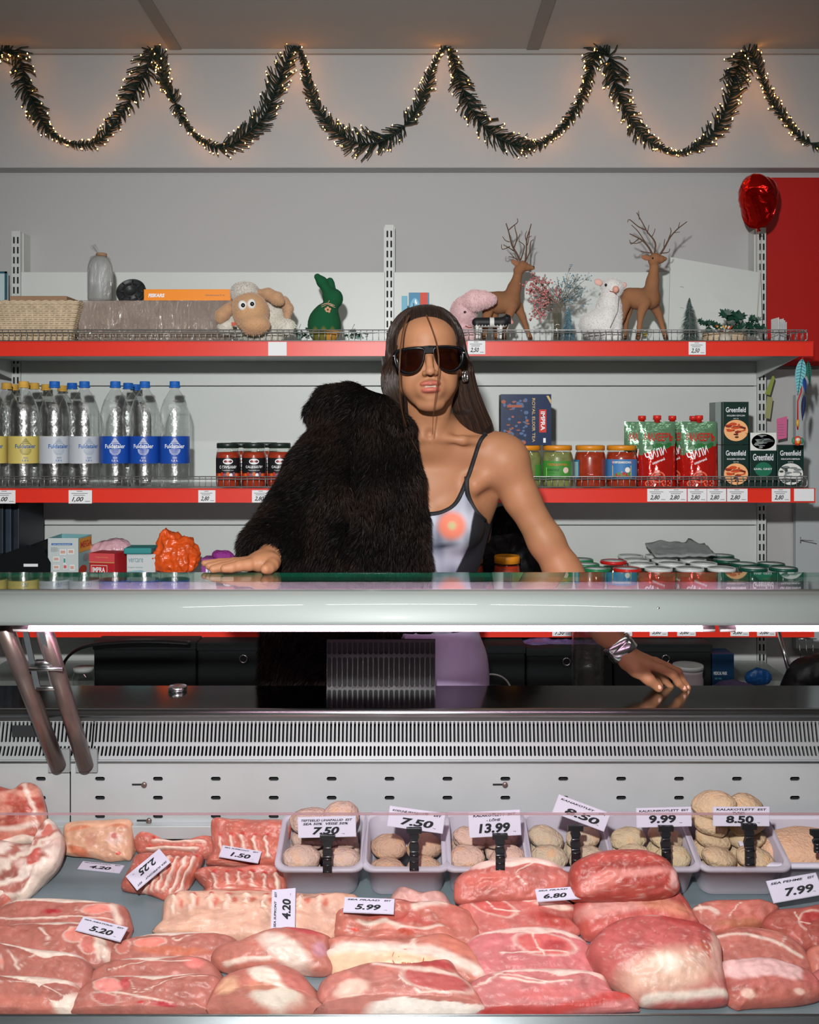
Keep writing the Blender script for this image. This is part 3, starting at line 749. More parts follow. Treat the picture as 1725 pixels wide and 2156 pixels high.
big_jar(1309, 2.865, 'sauce_red', 'orange-lidded jar with blue and yellow GOSPODAROCHKA label', 'blue')
# ---- boxes
def box_item(name, px0, px1, py0, py1, D, dep, m, label, cat, group=None, zb=None, draw=None, mats=(), rz=0, bevel=.0008):
    """upright carton: front face x/z from the photo at depth D; draw(mb,o,w,h) prints on the front"""
    x0, x1 = xAt(px0, D), xAt(px1, D); z0 = zAt(py1, D) if zb is None else zb; h = zAt(py0, D)-z0; w = x1-x0
    t = thing(name, ((x0+x1)/2, D, z0), label, cat, group)
    MB().box(x0, x1, D, D+dep, z0, z0+h).build('carton', m, t, bevel=bevel)
    if draw:
        mb = MB(); draw(mb, (x0, D-.0005, z0), w, h); mb.build('printed_front', list(mats), t)
    if rz: t.rotation_euler = (0, 0, rz)
    return t
def cloudy(mb, o, w, h, cx, cy, rx, ry, cols, seedn, n=26):
    r = random.Random(seedn)
    poly_on(mb, ellpts(cx*w, cy*h, rx*w, ry*h, 28), o, UX, UZ, cols[0], .0003)
    for k in range(n):
        t = r.random()*2*PI; q = math.sqrt(r.random())*.8; yy = cy+ry*q*math.sin(t)
        xm = rx*math.sqrt(max(0, 1-((yy-cy)/ry)**2)); a = r.uniform(.1, .4)*rx; xx = max(cx-xm+a, min(cx+xm-a, cx+rx*q*math.cos(t)))
        poly_on(mb, ellpts(xx*w, yy*h, a*w, r.uniform(.03, .09)*ry*h*2, 12), o, UX, UZ, cols[1+k % (len(cols)-1)], .0004+k*.00001)
mat('tea_green', '0e2c26', .4); mat('tea_grey', '7f8a88', .5)
GM = ['print_white', flat('c9481c'), flat('efb27a'), flat('8a2410'), flat('4d1c10'), flat('d9dcd8'), flat('7b8583'), flat('3a4442'), flat('10684c')]
def greenfield(style):
    def d(mb, o, w, h):
        text_on(mb, 'Greenfield', o, UX, UZ, w*.10, h*.755 if style != 'mid' else h*.50, w*.78, h*.12, 0, bold=.012, off=.0012)
        text_on(mb, {'sun': 'GOLDEN CEYLON', 'mid': 'EARL GREY', 'grey': 'DELICATE KEEMUN'}[style], o, UX, UZ, w*.14, h*.66 if style != 'mid' else h*.33, w*.70, h*.035, 0, off=.0012)
        text_on(mb, 'BLACK TEA', o, UX, UZ, w*.40, h*.60 if style != 'mid' else h*.20, w*.20, h*.02, 0, off=.0012)
        if style == 'sun': cloudy(mb, o, w, h, .50, .33, .47, .25, [2, 1, 3, 4, 1, 2], 4)
        elif style == 'grey': cloudy(mb, o, w, h, .50, .33, .47, .25, [5, 6, 7, 6, 5], 6)
        else:
            poly_on(mb, rect(0, w, h*.68, h), o, UX, UZ, 5); cloudy(mb, o, w, h, .5, .84, .45, .14, [5, 6, 7, 6], 9, 20); poly_on(mb, ellpts(w*.5, h*.34, w*.33, h*.13), o, UX, UZ, 8, .0005)
    return d
GT = 'green tea cartons at the right end of the middle shelf'
box_item('tea_box', 1523, 1577, 937, 1021, 2.86, .07, 'tea_green', 'dark green tea box with sunset picture, lower of the stacked pair', 'tea box', GT, T2, greenfield('sun'), GM)
box_item('tea_box', 1523, 1577, 846, 936, 2.86, .07, 'tea_green', 'dark green tea box with sunset picture, standing on top of another', 'tea box', GT, None, greenfield('sun'), GM)
box_item('tea_box', 1580, 1635, 911, 1021, 2.86, .07, 'tea_green', 'tall dark green tea box with grey landscape along its top', 'tea box', GT, T2, greenfield('mid'), GM)
box_item('tea_box', 1637, 1693, 937, 1021, 2.86, .07, 'tea_green', 'dark green tea box with grey tree picture at the far right', 'tea box', GT, T2, greenfield('grey'), GM)
box_item('tea_box', 1507, 1521, 847, 936, 2.88, .06, 'tea_grey', 'silvery film-wrapped box edge left of the upper sunset tea box', 'tea box', None, zAt(936, 2.88))
box_item('tea_box', 1507, 1521, 937, 1021, 2.88, .06, 'tea_grey', 'silvery film-wrapped box edge left of the lower sunset tea box', 'tea box', None, T2)
def impra_side(mb, o, w, h):
    poly_on(mb, rect(0, w, 0, h), o, UX, UZ, 4, .0001)
    r = random.Random(3)
    for k in range(60):
        cx = r.uniform(.05, .55); cy = r.uniform(.05, .9); poly_on(mb, ellpts(cx*w, cy*h, w*r.uniform(.02, .05), h*r.uniform(.01, .04), 8), o, UX, UZ, [5, 6, 7, 5][k % 4], .0003+k*.000004)
    u = (0, 0, -1); v = (1, 0, 0); oo = (o[0]+w*.62, o[1], o[2]+h*.92)
    mb2 = MB(); text_on(mb2, 'ROYAL ELIXIR TEA', oo, u, v, 0, 0, h*.86, w*.06, 0, off=0)
    for A, F_, M_ in zip(mb2.v, [mb2.f], [0]): mb.add(A-np.array([0, .0012, 0]), F_, 3, False)
    poly_on(mb, rect(w*.76, w*.90, h*.25, h*.70), o, UX, UZ, 2, .0006)
    mb2 = MB(); text_on(mb2, 'IMPRA', (o[0]+w*.79, o[1], o[2]+h*.66), u, v, 0, 0, h*.37, w*.085, 0, off=0, bold=.02)
    mb.add(mb2.v[0]-np.array([0, .0014, 0]), mb2.f, 1, False)
    poly_on(mb, rect(w*.84, w*.89, h*.05, h*.14), o, UX, UZ, 1, .0006)
    poly_on(mb, [(w*.90, h*.97), (w*.95, h*.97), (w*.995, h*.88), (w*.995, h*.80)], o, UX, UZ, 3, .0006)
    poly_on(mb, rect(w*.12, w*.42, h*.74, h*.79), o, UX, UZ, 7, .0008)
box_item('tea_box', 1055, 1161, 830, 929, 2.84, .065, flat('33415c', .25, coat=1), 'dark blue ROYAL ELIXIR TEA box lying sideways on the orange-lidded jars', 'tea box', None, T2+.1295, impra_side,
         [flat('1e2f50'), 'print_white', flat('c5281f'), flat('c9a96a'), flat('1f3152', .25, coat=1), flat('4a648c'), flat('2a2430'), flat('a0543a')])
# ---- foil pouches
mat('foil_red', 'c32018', .16, .35, bump=.9, bscale=28, bdist=.006, coat=.6)
mat('foil_green', '6f9a78', .18, .4, bump=.9, bscale=28, bdist=.006, coat=.6)
mat('foil_edge', 'c9d0c8', .2, .6)
def pouch():
    t = thing('ketchup_pouch', (0, 0, 0), 'x', 'pouch'); w, h = .112, .200; V = []; nx, nz = 20, 30
    for s in (-1, 1):
        for j in range(nz+1):
            for i in range(nx+1):
                u = i/nx*2-1; v = j/nz; th = (1-v**1.6)*.032+.0012; d = th*(1-u*u)**.6*(1 if v > .02 else .8)
                wob = .0022*noise.noise((u*3, v*5, s*3)); V.append((u*w/2*(1-.04*v), s*(d+wob)+0, v*h))
    m = nx+1; n1 = m*(nz+1); Fc = []; MI = []
    mb = MB()
    for s, b in ((-1, 0), (1, n1)):
        for j in range(nz):
            for i in range(nx):
                a = b+j*m+i; q = (a, a+1, a+m+1, a+m); q = q if s < 0 else q[::-1]
                u = (i+.5)/nx; v = (j+.5)/nz; slant = .50+.16*u
                MI.append(0 if v < slant else 1); Fc.append(q)
    mb.add(V, Fc, 0, True); mb.m = MI
    mb.build('foil_bag', ['foil_red', 'foil_green'], t)
    MB().lathe([(.0085, h-.003), (.0085, h+.005), (.012, h+.005), (.012, h+.017), (.0105, h+.0185), (0, h+.0185)], (-.0, 0, 0), 24).build('spout_cap', flat('d3291f', .35), t)
    # prints conform to the bulged front
    def on_front(P, off=.0012):
        P = np.array(P); out = []
        for x, z in P:
            u = max(-1, min(1, x/(w/2*(1-.04*z/h)))); v = z/h; th = (1-v**1.6)*.032+.0012; d = th*(1-u*u)**.6
            out.append((x, -(d+.0022*noise.noise((u*3, v*5, -3)))-off-.001, z))
        return out
    mb = MB()
    def ptext(s, x0, z0, ww, hh, mi, rot=0, bold=.02):
        V_, F_ = glyphs(s, bold, .15); P = np.stack([V_[:, 0]*ww, V_[:, 1]*hh], 1); c, q = math.cos(rot), math.sin(rot); P = np.stack([x0+P[:, 0]*c-P[:, 1]*q, z0+P[:, 0]*q+P[:, 1]*c], 1)
        mb.add(on_front(P, .0022), F_, mi, False)
    ptext('МАХЕЕВЪ', -.042, .142, .086, .024, 0, 0, .03)
    ptext('ЧИЛИ', -.034, .083, .064, .024, 1, .38, .02)
    ptext('шашлычный', -.020, .072, .040, .008, 1, .38)
    rr = random.Random(5)
    for cx, cz, r_ in ((-.005, .036, .025), (.022, .018, .020), (-.028, .016, .016)):
        for q, mi in ((1, 3), (.86, 4), (.66, 3)): P = ellpts(cx, cz, r_*q, r_*q*.8, 18); P = [(max(-.052, min(.052, x)), max(.004, z)) for x, z in P]; mb.add(on_front(P+[(cx, cz)], .0008+.0004*(3-q*2)), [(18, i, (i+1) % 18) for i in range(18)], mi, False)
        for k in range(5): a = k*1.25; P = ellpts(cx+r_*.42*math.cos(a), cz+r_*.33*math.sin(a), r_*.15, r_*.12, 8); mb.add(on_front([(x, max(.004, z)) for x, z in P], .0022), [tuple(range(8))], 4, False)
    for cx, cz, a in ((-.022, .124, .3), (.004, .128, -.2), (.026, .128, .5)): mb.add(on_front(ellpts(cx, cz, .016, .007, 14, a), .001), [tuple(range(14))], 2, False)
    mb.build('printed_front', [flat('b5281c', .3), 'print_white', flat('2c6b35', .3), flat('9c1712', .25), flat('dd6a50', .25)], t)
    return t
pz = pouch()
pl_ = [(1384, 2.85, 'front red and green pouch reading ЧИЛИ, nearest the jars'), (1472, 2.85, 'front red and green pouch reading ЧИЛИ, nearest the tea boxes'), (1352, 2.94, 'back pouch sticking out left of the others, beside the last jar'), (1416, 2.95, 'back pouch seen in the gap between the two front ones'), (1460, 3.00, 'rearmost pouch behind the right front one')]
for i, (px, D, lb) in enumerate(pl_):
    if i == 0: pz.location = (xAt(px, D), D, T2); tag(pz, lb, None, 'red ketchup pouches')
    else: dup(pz, (xAt(px, D), D, T2), random.uniform(-.06, .06), lb, 'red ketchup pouches')
# ================================================================ TOP SHELF
T1 = Z1-.004
# wicker basket
mat('wicker', 'c9b699', .8, var=.18, vscale=40); mat('cardboard', '9a7a5f', .85, var=.08, vscale=10); mat('cardboard_grey', '9b8878', .7, var=.06, vscale=12)
def basket():
    D = 2.86; x0, x1 = xAt(-30, D), xAt(163, D); z1 = zAt(632, D); h = z1-T1; d0, d1 = D, D+.22
    t = thing('wicker_basket', ((x0+x1)/2, D+.1, T1), 'pale wicker basket holding a cardboard box at the left end of the top shelf', 'basket')
    mb = MB(); nr = 20; ins = .035
    def P(s, v, side):
        k = ins*(1-v); a0, a1, b0, b1 = x0+k, x1-k, d0+k*.6, d1-k*.6
        return {0: (a0+(a1-a0)*s, b0), 1: (a1, b0+(b1-b0)*s), 2: (a1+(a0-a1)*s, b1), 3: (a0, b1+(b0-b1)*s)}[side]
    for r_ in range(nr):
        v = (r_+.5)/nr; path = []
        for side in range(4):
            n = 30 if side % 2 == 0 else 22
            for i in range(n):
                x, y = P(i/n, v, side); o_ = .0022*(1 if (i+r_) % 2 else -1)
                if side == 0: y += o_
                elif side == 1: x += o_
                elif side == 2: y -= o_
                else: x -= o_
                path.append((x, y, T1+.002+v*(h-.01)))
        mb.tube(path, .0034, 6, closed=True)
    mb.build('weave', 'wicker', t)
    mb = MB()
    for side in range(4):
        n = 15 if side % 2 == 0 else 11
        for i in range(n):
            a = P((i+.5)/n, 0, side); b = P((i+.5)/n, 1, side); mb.tube([(a[0], a[1], T1+.001), (b[0], b[1], z1-.006)], .0026, 6)
    mb.build('stakes', 'wicker', t)
    mb = MB()
    for o_ in (0, 1):
        path = []
        for side in range(4):
            n = 40
            for i in range(n):
                x, y = P(i/n, 1, side); ph = i*.9+o_*PI; path.append((x+.002*math.cos(ph), y+.002*math.sin(ph), z1-.005+.003*math.sin(ph)))
        mb.tube(path, .0035, 6, closed=True)
    mb.build('rim', 'wicker', t)
    MB().box(x0+.05, x1-.05, d0+.04, d1-.04, T1+.002, T1+.006).build('base', 'wicker', t)
    mb = MB(); mb.box(xAt(5, D), xAt(128, D), d0+.05, d1-.05, T1+.008, zAt(623, D+.05)); tag(mb.build('cardboard_box', 'cardboard', bevel=.002), 'brown cardboard box inside the wicker basket', 'box')
basket()
# wrapped cardboard box
mat('stretch_film', 'ffffff', .12, alpha=.10, bump=1, bscale=55, stretch=(2.2, 1, .8), bdist=.01, coat=1)
def film(name='film_wrap'):
    m = bpy.data.materials.new(name); m.use_nodes = True; nt = m.node_tree; N = nt.nodes; L = nt.links; N.remove(N['Principled BSDF'])
    t = N.new('ShaderNodeBsdfTransparent'); g = N.new('ShaderNodeBsdfGlossy'); g.inputs['Roughness'].default_value = .12
    tc = N.new('ShaderNodeTexCoord'); mp = N.new('ShaderNodeMapping'); mp.inputs['Scale'].default_value = (2.4, 1, .7); mp.inputs['Rotation'].default_value = (0, .35, 0)
    nb = N.new('ShaderNodeTexNoise'); nb.inputs['Scale'].default_value = 45; nb.inputs['Detail'].default_value = 5; nb.inputs['Distortion'].default_value = 1
    L.new(tc.outputs['Object'], mp.inputs[0]); L.new(mp.outputs[0], nb.inputs[0]); bp = N.new('ShaderNodeBump'); bp.inputs['Distance'].default_value = .02; bp.inputs['Strength'].default_value = 1
    L.new(nb.outputs[0], bp.inputs['Height']); L.new(bp.outputs[0], g.inputs['Normal']); mx = N.new('ShaderNodeMixShader'); mx.inputs[0].default_value = .34
    L.new(t.outputs[0], mx.inputs[1]); L.new(g.outputs[0], mx.inputs[2]); L.new(mx.outputs[0], N['Material Output'].inputs[0]); MATS[name] = m
film()
D = 2.905; x0, x1 = xAt(165, D), xAt(490, D); zt_ = zAt(633, D)
t = thing('wrapped_box', ((x0+x1)/2, D, T1), 'long brown carton wrapped in shiny clear film', 'box')
MB().box(x0, x1, D, D+.2, T1, zt_).build('carton', 'cardboard_grey', t, bevel=.002)
MB().box(x0-.002, x1+.002, D-.003, D+.202, T1+.0005, zt_+.001).build('film', 'film_wrap', t)
# film-wrapped bottle on it
mat('milky', 'b9bfbd', .35, var=.12, vscale=30)
r = S(25, 2.92); t = thing('plastic_bottle', (xAt(211, 2.92), 2.92, zt_), 'frosted plastic bottle twisted up in clear film on the wrapped carton', 'bottle')
c = ORG[t]; h = zAt(541, 2.92)-zt_
MB().lathe([(0, .002), (r*.9, .001), (r, .008), (r, h*.72), (r*.93, h*.84), (r*.7, h*.95), (r*.5, h), (0, h)], c, 28).build('bottle_body', 'milky', t)
MB().lathe([(r*.45, h), (r*.45, h+.010), (r*.3, h+.012), (0, h+.012)], c+np.array([.004, 0, 0]), 18).build('cork', 'cardboard', t)
mb = MB(); mb.lathe([(r*1.04, 0), (r*1.06, h*.5), (r*1.04, h*.76), (r*.8, h*.98), (r*.3, h*1.06)], c, 28)
for k in range(6):
    a = random.uniform(0, 6); x = -.012-random.uniform(0, .02); mb.add([c+[-.004, 0, h+.008], c+[x, -.006*math.sin(a), h+.022+.006*k % .02], c+[x-.010, .004, h+.036+.003*math.sin(a)], c+[x+.008, .008, h+.020]], [(0, 1, 2, 3)], 0, False)
mb.build('film', 'film_wrap', t)
# black round lid
t = MB(); cxx = xAt(273, 2.94); rr_ = S(31, 2.94); R = rotm('X', math.radians(62))
t.lathe([(0, 0), (rr_*.98, 0), (rr_, .004), (rr_, .014), (rr_*.94, .016), (rr_*.92, .009), (rr_*.5, .009), (rr_*.48, .016), (rr_*.40, .016), (rr_*.38, .009), (0, .009)], (cxx, 2.965, zt_+.030), 40, R=R)
for k in range(8):
    a = k*PI/4; p0 = np.array([rr_*.42*math.cos(a), rr_*.42*math.sin(a), .012]) @ R.T; p1 = np.array([rr_*.93*math.cos(a), rr_*.93*math.sin(a), .012]) @ R.T; cc = np.array([cxx, 2.965, zt_+.030]); t.tube([cc+p0, cc+p1], .0022, 6)
tag(t.build('plastic_disc', flat('26282a', .45)), 'round black ribbed plastic disc lying between the bottle and the orange box', 'disc')
# orange box
def fisk(mb, o, w, h):
    text_on(mb, 'FISKARS', o, UX, UZ, w*.05, h*.30, w*.19, h*.32, 0, bold=.05, shear=.2, off=.0008); text_on(mb, 'Universal scissors 21 cm', o, UX, UZ, w*.71, h*.42, w*.22, h*.14, 1, off=.0008)
box_item('long_box', 303, 486, 609, 632, 2.91, .07, flat('ee8b12', .45), 'long orange FISKARS box lying on the wrapped carton', 'box', None, zt_, fisk, ['print_white', 'ink_soft'])
# picture frame at far left
mb = MB(); D = 3.17; x0, x1 = xAt(-40, D), xAt(15, D); z0, z1 = T1, zAt(572, D)
t = thing('picture_frame', ((x0+x1)/2, D, z0), 'blue-edged picture frame cut off at the left photo edge', 'frame')
MB().box(x0, x1, D, D+.012, z0, z1).build('backing', flat('b9cbd0'), t)
mb = MB(); mb.box(x1-.006, x1, D-.006, D, z0, z1); mb.box(x0, x1, D-.006, D, z1-.006, z1); mb.box(x0, x0+.006, D-.006, D, z0, z1); mb.box(x0, x1, D-.006, D, z0, z0+.006); mb.build('frame_edge', flat('1b5568'), t)
# ---- soft toys built from implicit shapes
def toy(sdf, name, m, parent, colf, furn=0, flen=.004, fw=.0006, sm=1, org=None, bend=.3, jit=.5):
    V, Q = sdf.mesh(); V = smooth_mesh(V, Q, sm); C = colf(V); mb = MB(); mb.add(V, Q.tolist(), 0, True, C)
    if furn:
        N = vnorm(V, Q); ar = rng.integers(0, len(Q), furn); w_ = rng.dirichlet((1, 1, 1, 1), furn)
        P = (V[Q[ar]]*w_[:, :, None]).sum(1); Nn = N[Q[ar][:, 0]]; Cc = C[Q[ar][:, 0]]*(0.85+.3*rng.random(furn))[:, None]
        strands(mb, P, Nn, flen, fw, Cc, bend, jit=jit, seg=2)
    return mb.build(name, m, parent, attr=True)
def toyP(D): return lambda px, py, dd=0: tuple(W(px, py, D+dd))
def sheep():
    D = 2.90; P = toyP(D); s1 = S(1, D)
    Z = lambda a, b: (440+a*.2087, 560+b*.2087)
    def q(a, b, d=0): return P(*Z(a, b), d)
    t = thing('sheep_toy', tuple(W(540, 712, D)[:2])+(T1,), 'cream plush sheep with big tan snout and bulging eyes lying on the shelf', 'soft toy')
    lo = (xAt(445, D)-.02, D-.15, T1-.01); hi = (xAt(630, D)+.02, D+.13, zAt(580, D))
    B = SDF(lo, hi, .0030)
    B.ell(q(480, 620, .04), (S(75, D), .07, S(30, D)), .02); B.ell(q(640, 500, .05), (S(34, D), .06, S(38, D)), .02)
    B.cap(q(700, 600, 0), q(800, 620, -.02), .028, .024, .01); B.cap(q(220, 560, 0), q(180, 600, -.02), .030, .026, .01)
    B.cap(q(420, 690, .0), q(680, 700, .0), .020, .022, .01); B.F = np.maximum(B.F, (T1+.001-(B.lo[2]+B.h*np.arange(B.n[2])))[None, None, :])
    toy(B, 'body', 'furry', t, lambda V: np.tile(srgb('d5d2c6'), (len(V), 1)), 14000, .006, .0009)
    H = SDF(lo, hi, .0026)
    H.ell(q(425, 470, -.05), (S(37, D), .05, S(40, D)), .01); H.ell(q(470, 590, -.085), (S(30, D), .035, S(20, D)), .02); H.ell(q(380, 400, -.03), (S(28, D), .04, S(28, D)), .02)
    H.ell(q(440, 665, -.075), (S(20, D), .022, S(5, D)), .01)
    toy(H, 'snout', 'furry', t, lambda V: np.tile(srgb('c49a72'), (len(V), 1)), 9000, .003, .0007)
    C_ = SDF(lo, hi, .0026); C_.ell(q(365, 255, -.025), (S(28, D), .045, S(19, D)), .01); C_.ell(q(320, 280, -.03), (S(17, D), .03, S(14, D)), .01)
    toy(C_, 'wool_cap', 'furry', t, lambda V: np.tile(srgb('d2cec6'), (len(V), 1)), 7000, .007, .0008)
    for pts in ([(500, 265, -.03), (600, 280, -.04), (690, 330, -.05), (730, 360, -.05)], [(235, 380, -.02), (190, 440, -.04), (130, 500, -.05), (110, 545, -.05)]):
        E = SDF(lo, hi, .0026); E.chain([q(*p) for p in pts], [.009, .015, .018, .009], .012)
        toy(E, 'ear', 'furry', t, lambda V: np.tile(srgb('bd9570'), (len(V), 1)), 2500, .003, .0006)
    E = SDF(lo, hi, .0026); E.chain([q(760, 350, -.0), q(800, 430, -.01), (q(790, 510, -.01))], [.014, .014, .010], .01)
    toy(E, 'arm', 'furry', t, lambda V: np.tile(srgb('c09a78'), (len(V), 1)), 2500, .003, .0006)
    for a, b in ((338, 398), (430, 385)):
        e = MB().ell(q(a, b, -.094), (.0135, .011, .0155), 20).build('eye', flat('e6e6e2', .3), t)
        c_ = q(a+6, b-2, -.1035); MB().ell(c_, (.0062, .004, .0065), 16).build('pupil', flat('101012', .15), e)
    MB().box(*(q(318, 0)[0]-.006, q(318, 0)[0]+.006), D-.115, D-.112, q(0, 645)[2], q(0, 610)[2]).build('tongue', flat('b84a2c'), t)
sheep()
# green rabbit
def rabbit():
    D = 2.88; q = lambda a, b, d=0: tuple(W(440+a*.2087, 560+b*.2087, D+d))
    t = thing('rabbit_figure', (xAt(684, D), D, T1), 'green flocked rabbit with a twine bow and wooden flower', 'figurine')
    B = SDF((xAt(630, D), D-.06, T1), (xAt(740, D), D+.07, zAt(570, D)), .0022)
    B.ell(q(1165, 600), (S(35, D), .045, S(42, D)), .01); B.ell(q(1200, 450), (S(19, D), .03, S(16, D)), .02); B.ell(q(1262, 330), (S(19, D), .028, S(21, D)), .012); B.ell(q(1200, 300, .0), (S(11, D), .02, S(14, D)), .012)
    B.chain([q(1210, 270), q(1140, 160), q(1095, 110)], [.014, .015, .010], .008); B.chain([q(1250, 260, .01), q(1225, 180, .012), q(1222, 150, .012)], [.012, .012, .010], .006)
    B.F = np.maximum(B.F, (T1+.001-(B.lo[2]+B.h*np.arange(B.n[2])))[None, None, :])
    zc_ = zAt(692, D)
    def colf(V):
        C = np.tile(srgb('0b5230'), (len(V), 1)); f = np.clip((zc_-V[:, 2]+.006*np.sin(V[:, 0]*240))/.012, 0, 1)[:, None]; C = C*(1-f)+np.array(srgb('6f6a2c'))*f
        g = ((V[:, 0] > xAt(690, D)) & (V[:, 2] < zAt(697, D))); C[g] = srgb('c08a35'); return C
    toy(B, 'body', 'felt', t, colf, 5000, .0016, .0004)
    mb = MB(); c_ = np.array(q(1205, 400)); 
    mb.tube([c_+[.036*math.cos(a)*.75, .036*math.sin(a)*.85, .003*math.sin(3*a)] for a in np.linspace(0, 2*PI, 24, endpoint=False)], .0016, 6, closed=True)
    for k in range(5): mb.tube([c_+[.0, -.031, .0], c_+[random.uniform(-.025, .025), -.036, random.uniform(-.012, .012)]], .0012, 5)
    mb.build('twine_bow', flat('b9a184'), t)
    mb = MB(); o = np.array(q(1200, 442, -.036))
    for k in range(5):
        a = PI/2+k*2*PI/5; mb.ell(o+[.0062*math.cos(a), 0, .0062*math.sin(a)], (.0042, .0015, .0042), 12)
    mb.ell(o+[0, -.001, 0], (.002, .0015, .002), 8, 1); mb.build('wooden_flower', [flat('c9956f'), flat('3a2a20')], t)
rabbit()
# pink bunny plush
def bunny():
    D = 2.93; q = lambda a, b, d=0: tuple(W(930+a*.2319, 440+b*.2319, D+d))
    t = thing('bunny_toy', (xAt(975, D), D, T1), 'pale pink plush bunny with a long drooping ear behind the cow figurine', 'soft toy')
    B = SDF((xAt(930, D), D-.09, T1), (xAt(1060, D), D+.08, zAt(605, D)), .0026)
    B.ell(q(200, 940), (S(28, D), .055, S(32, D)), .01); B.ell(q(130, 1100, .02), (S(36, D), .05, S(22, D)), .02); B.cap(q(230, 1120, -.03), q(260, 1150, -.05), .018, .018, .01)
    B.F = np.maximum(B.F, (T1+.001-(B.lo[2]+B.h*np.arange(B.n[2])))[None, None, :])
    toy(B, 'body', 'furry', t, lambda V: np.tile(srgb('dcb9bc'), (len(V), 1)), 9000, .005, .0007)
    B = SDF((xAt(930, D), D-.09, T1), (xAt(1060, D), D+.08, zAt(605, D)), .0026); B.chain([q(180, 850, -.03), q(300, 830, -.05), q(390, 820, -.05), q(450, 820, -.05)], [.018, .030, .024, .016], .01)
    toy(B, 'ear', 'furry', t, lambda V: np.tile(srgb('e2c0c2'), (len(V), 1)), 5000, .005, .0007)
    MB().ell(q(212, 936, -.052), (.0055, .004, .005), 14).build('eye', flat('15110f', .15), t)
    mb = MB(); mb.tube([q(215, 1060, -.05), q(250, 1078, -.048), q(275, 1074, -.04)], .0015, 6); mb.build('mouth', flat('a0443c'), t)
bunny()
# deer figurines
mat('antler', '5a4030', .7, var=.2, vscale=60)
def deer(body, head, legs, antl, D, label, ear, eye, nose, org, rump=0):
    t = thing('deer_figurine', (org, D, T1), label, 'figurine', 'brown deer figurines with twig antlers')
    q = lambda p, d=0: tuple(W(p[0], p[1], D+d))
    xs = [b[0] for b in body+head+[l for L_ in legs for l in L_]]; 
    B = SDF((xAt(min(xs)-30, D), D-.06, T1), (xAt(max(xs)+40, D), D+.06, zAt(min(h[1] for h in head)-25, D)), .0022)
    for i in range(len(body)-1): B.cap(q(body[i]), q(body[i+1]), S(body[i][2], D), S(body[i+1][2], D), .012)
    for i in range(len(head)-1): B.cap(q(head[i], -.004), q(head[i+1], -.008), S(head[i][2], D), S(head[i+1][2], D), .006)
    for L_ in legs:
        for i in range(len(L_)-1): B.cap(q(L_[i], L_[i][3]), q(L_[i+1], L_[i+1][3]), S(L_[i][2], D), S(L_[i+1][2], D), .006)
    zb = zAt(max(b[1] for b in body)+2, D)
    def colf(V):
        C = np.tile(srgb('8d6142'), (len(V), 1)); n_ = np.array([noise.noise(Vector(v*18)) for v in V]); C *= (1+.18*n_)[:, None]
        f = np.clip((V[:, 2]-zAt(700, D))*-60, 0, 1)[:, None]; C = C*(1-f*.5)+np.array(srgb('3a2416'))*f*.5; return C
    toy(B, 'body', 'felt', t, colf, 0)
    E = SDF((xAt(ear[0][0]-30, D), D-.05, zAt(ear[0][1]+30, D)), (xAt(ear[0][0]+30, D), D+.05, zAt(ear[0][1]-30, D)), .0016)
    E.ell(q(ear[0], -.012), (S(11, D), .004, S(6, D)), .002, R=rotm('Y', ear[1])); toy(E, 'ear', 'felt', t, lambda V: np.tile(srgb('96664a'), (len(V), 1)))
    MB().ell(q(eye, -.019), (.0034, .003, .0034), 12).build('eye', flat('0c0a0a', .1), t)
    MB().ell(q(nose, -.009), (.0048, .005, .004), 12).build('nose', flat('1c1412', .3), t)
    mb = MB()
    for path, r0, r1 in antl:
        pts = catmull([q(p, p[2] if len(p) > 2 else 0) for p in path], 4, False); n = len(pts)
        mb.tube(pts, [r0+(r1-r0)*i/(n-1) for i in range(n)], 6)
    mb.build('antlers', 'antler', t)
def z5(a, b, *r): return (930+a*.2319, 440+b*.2319)+r
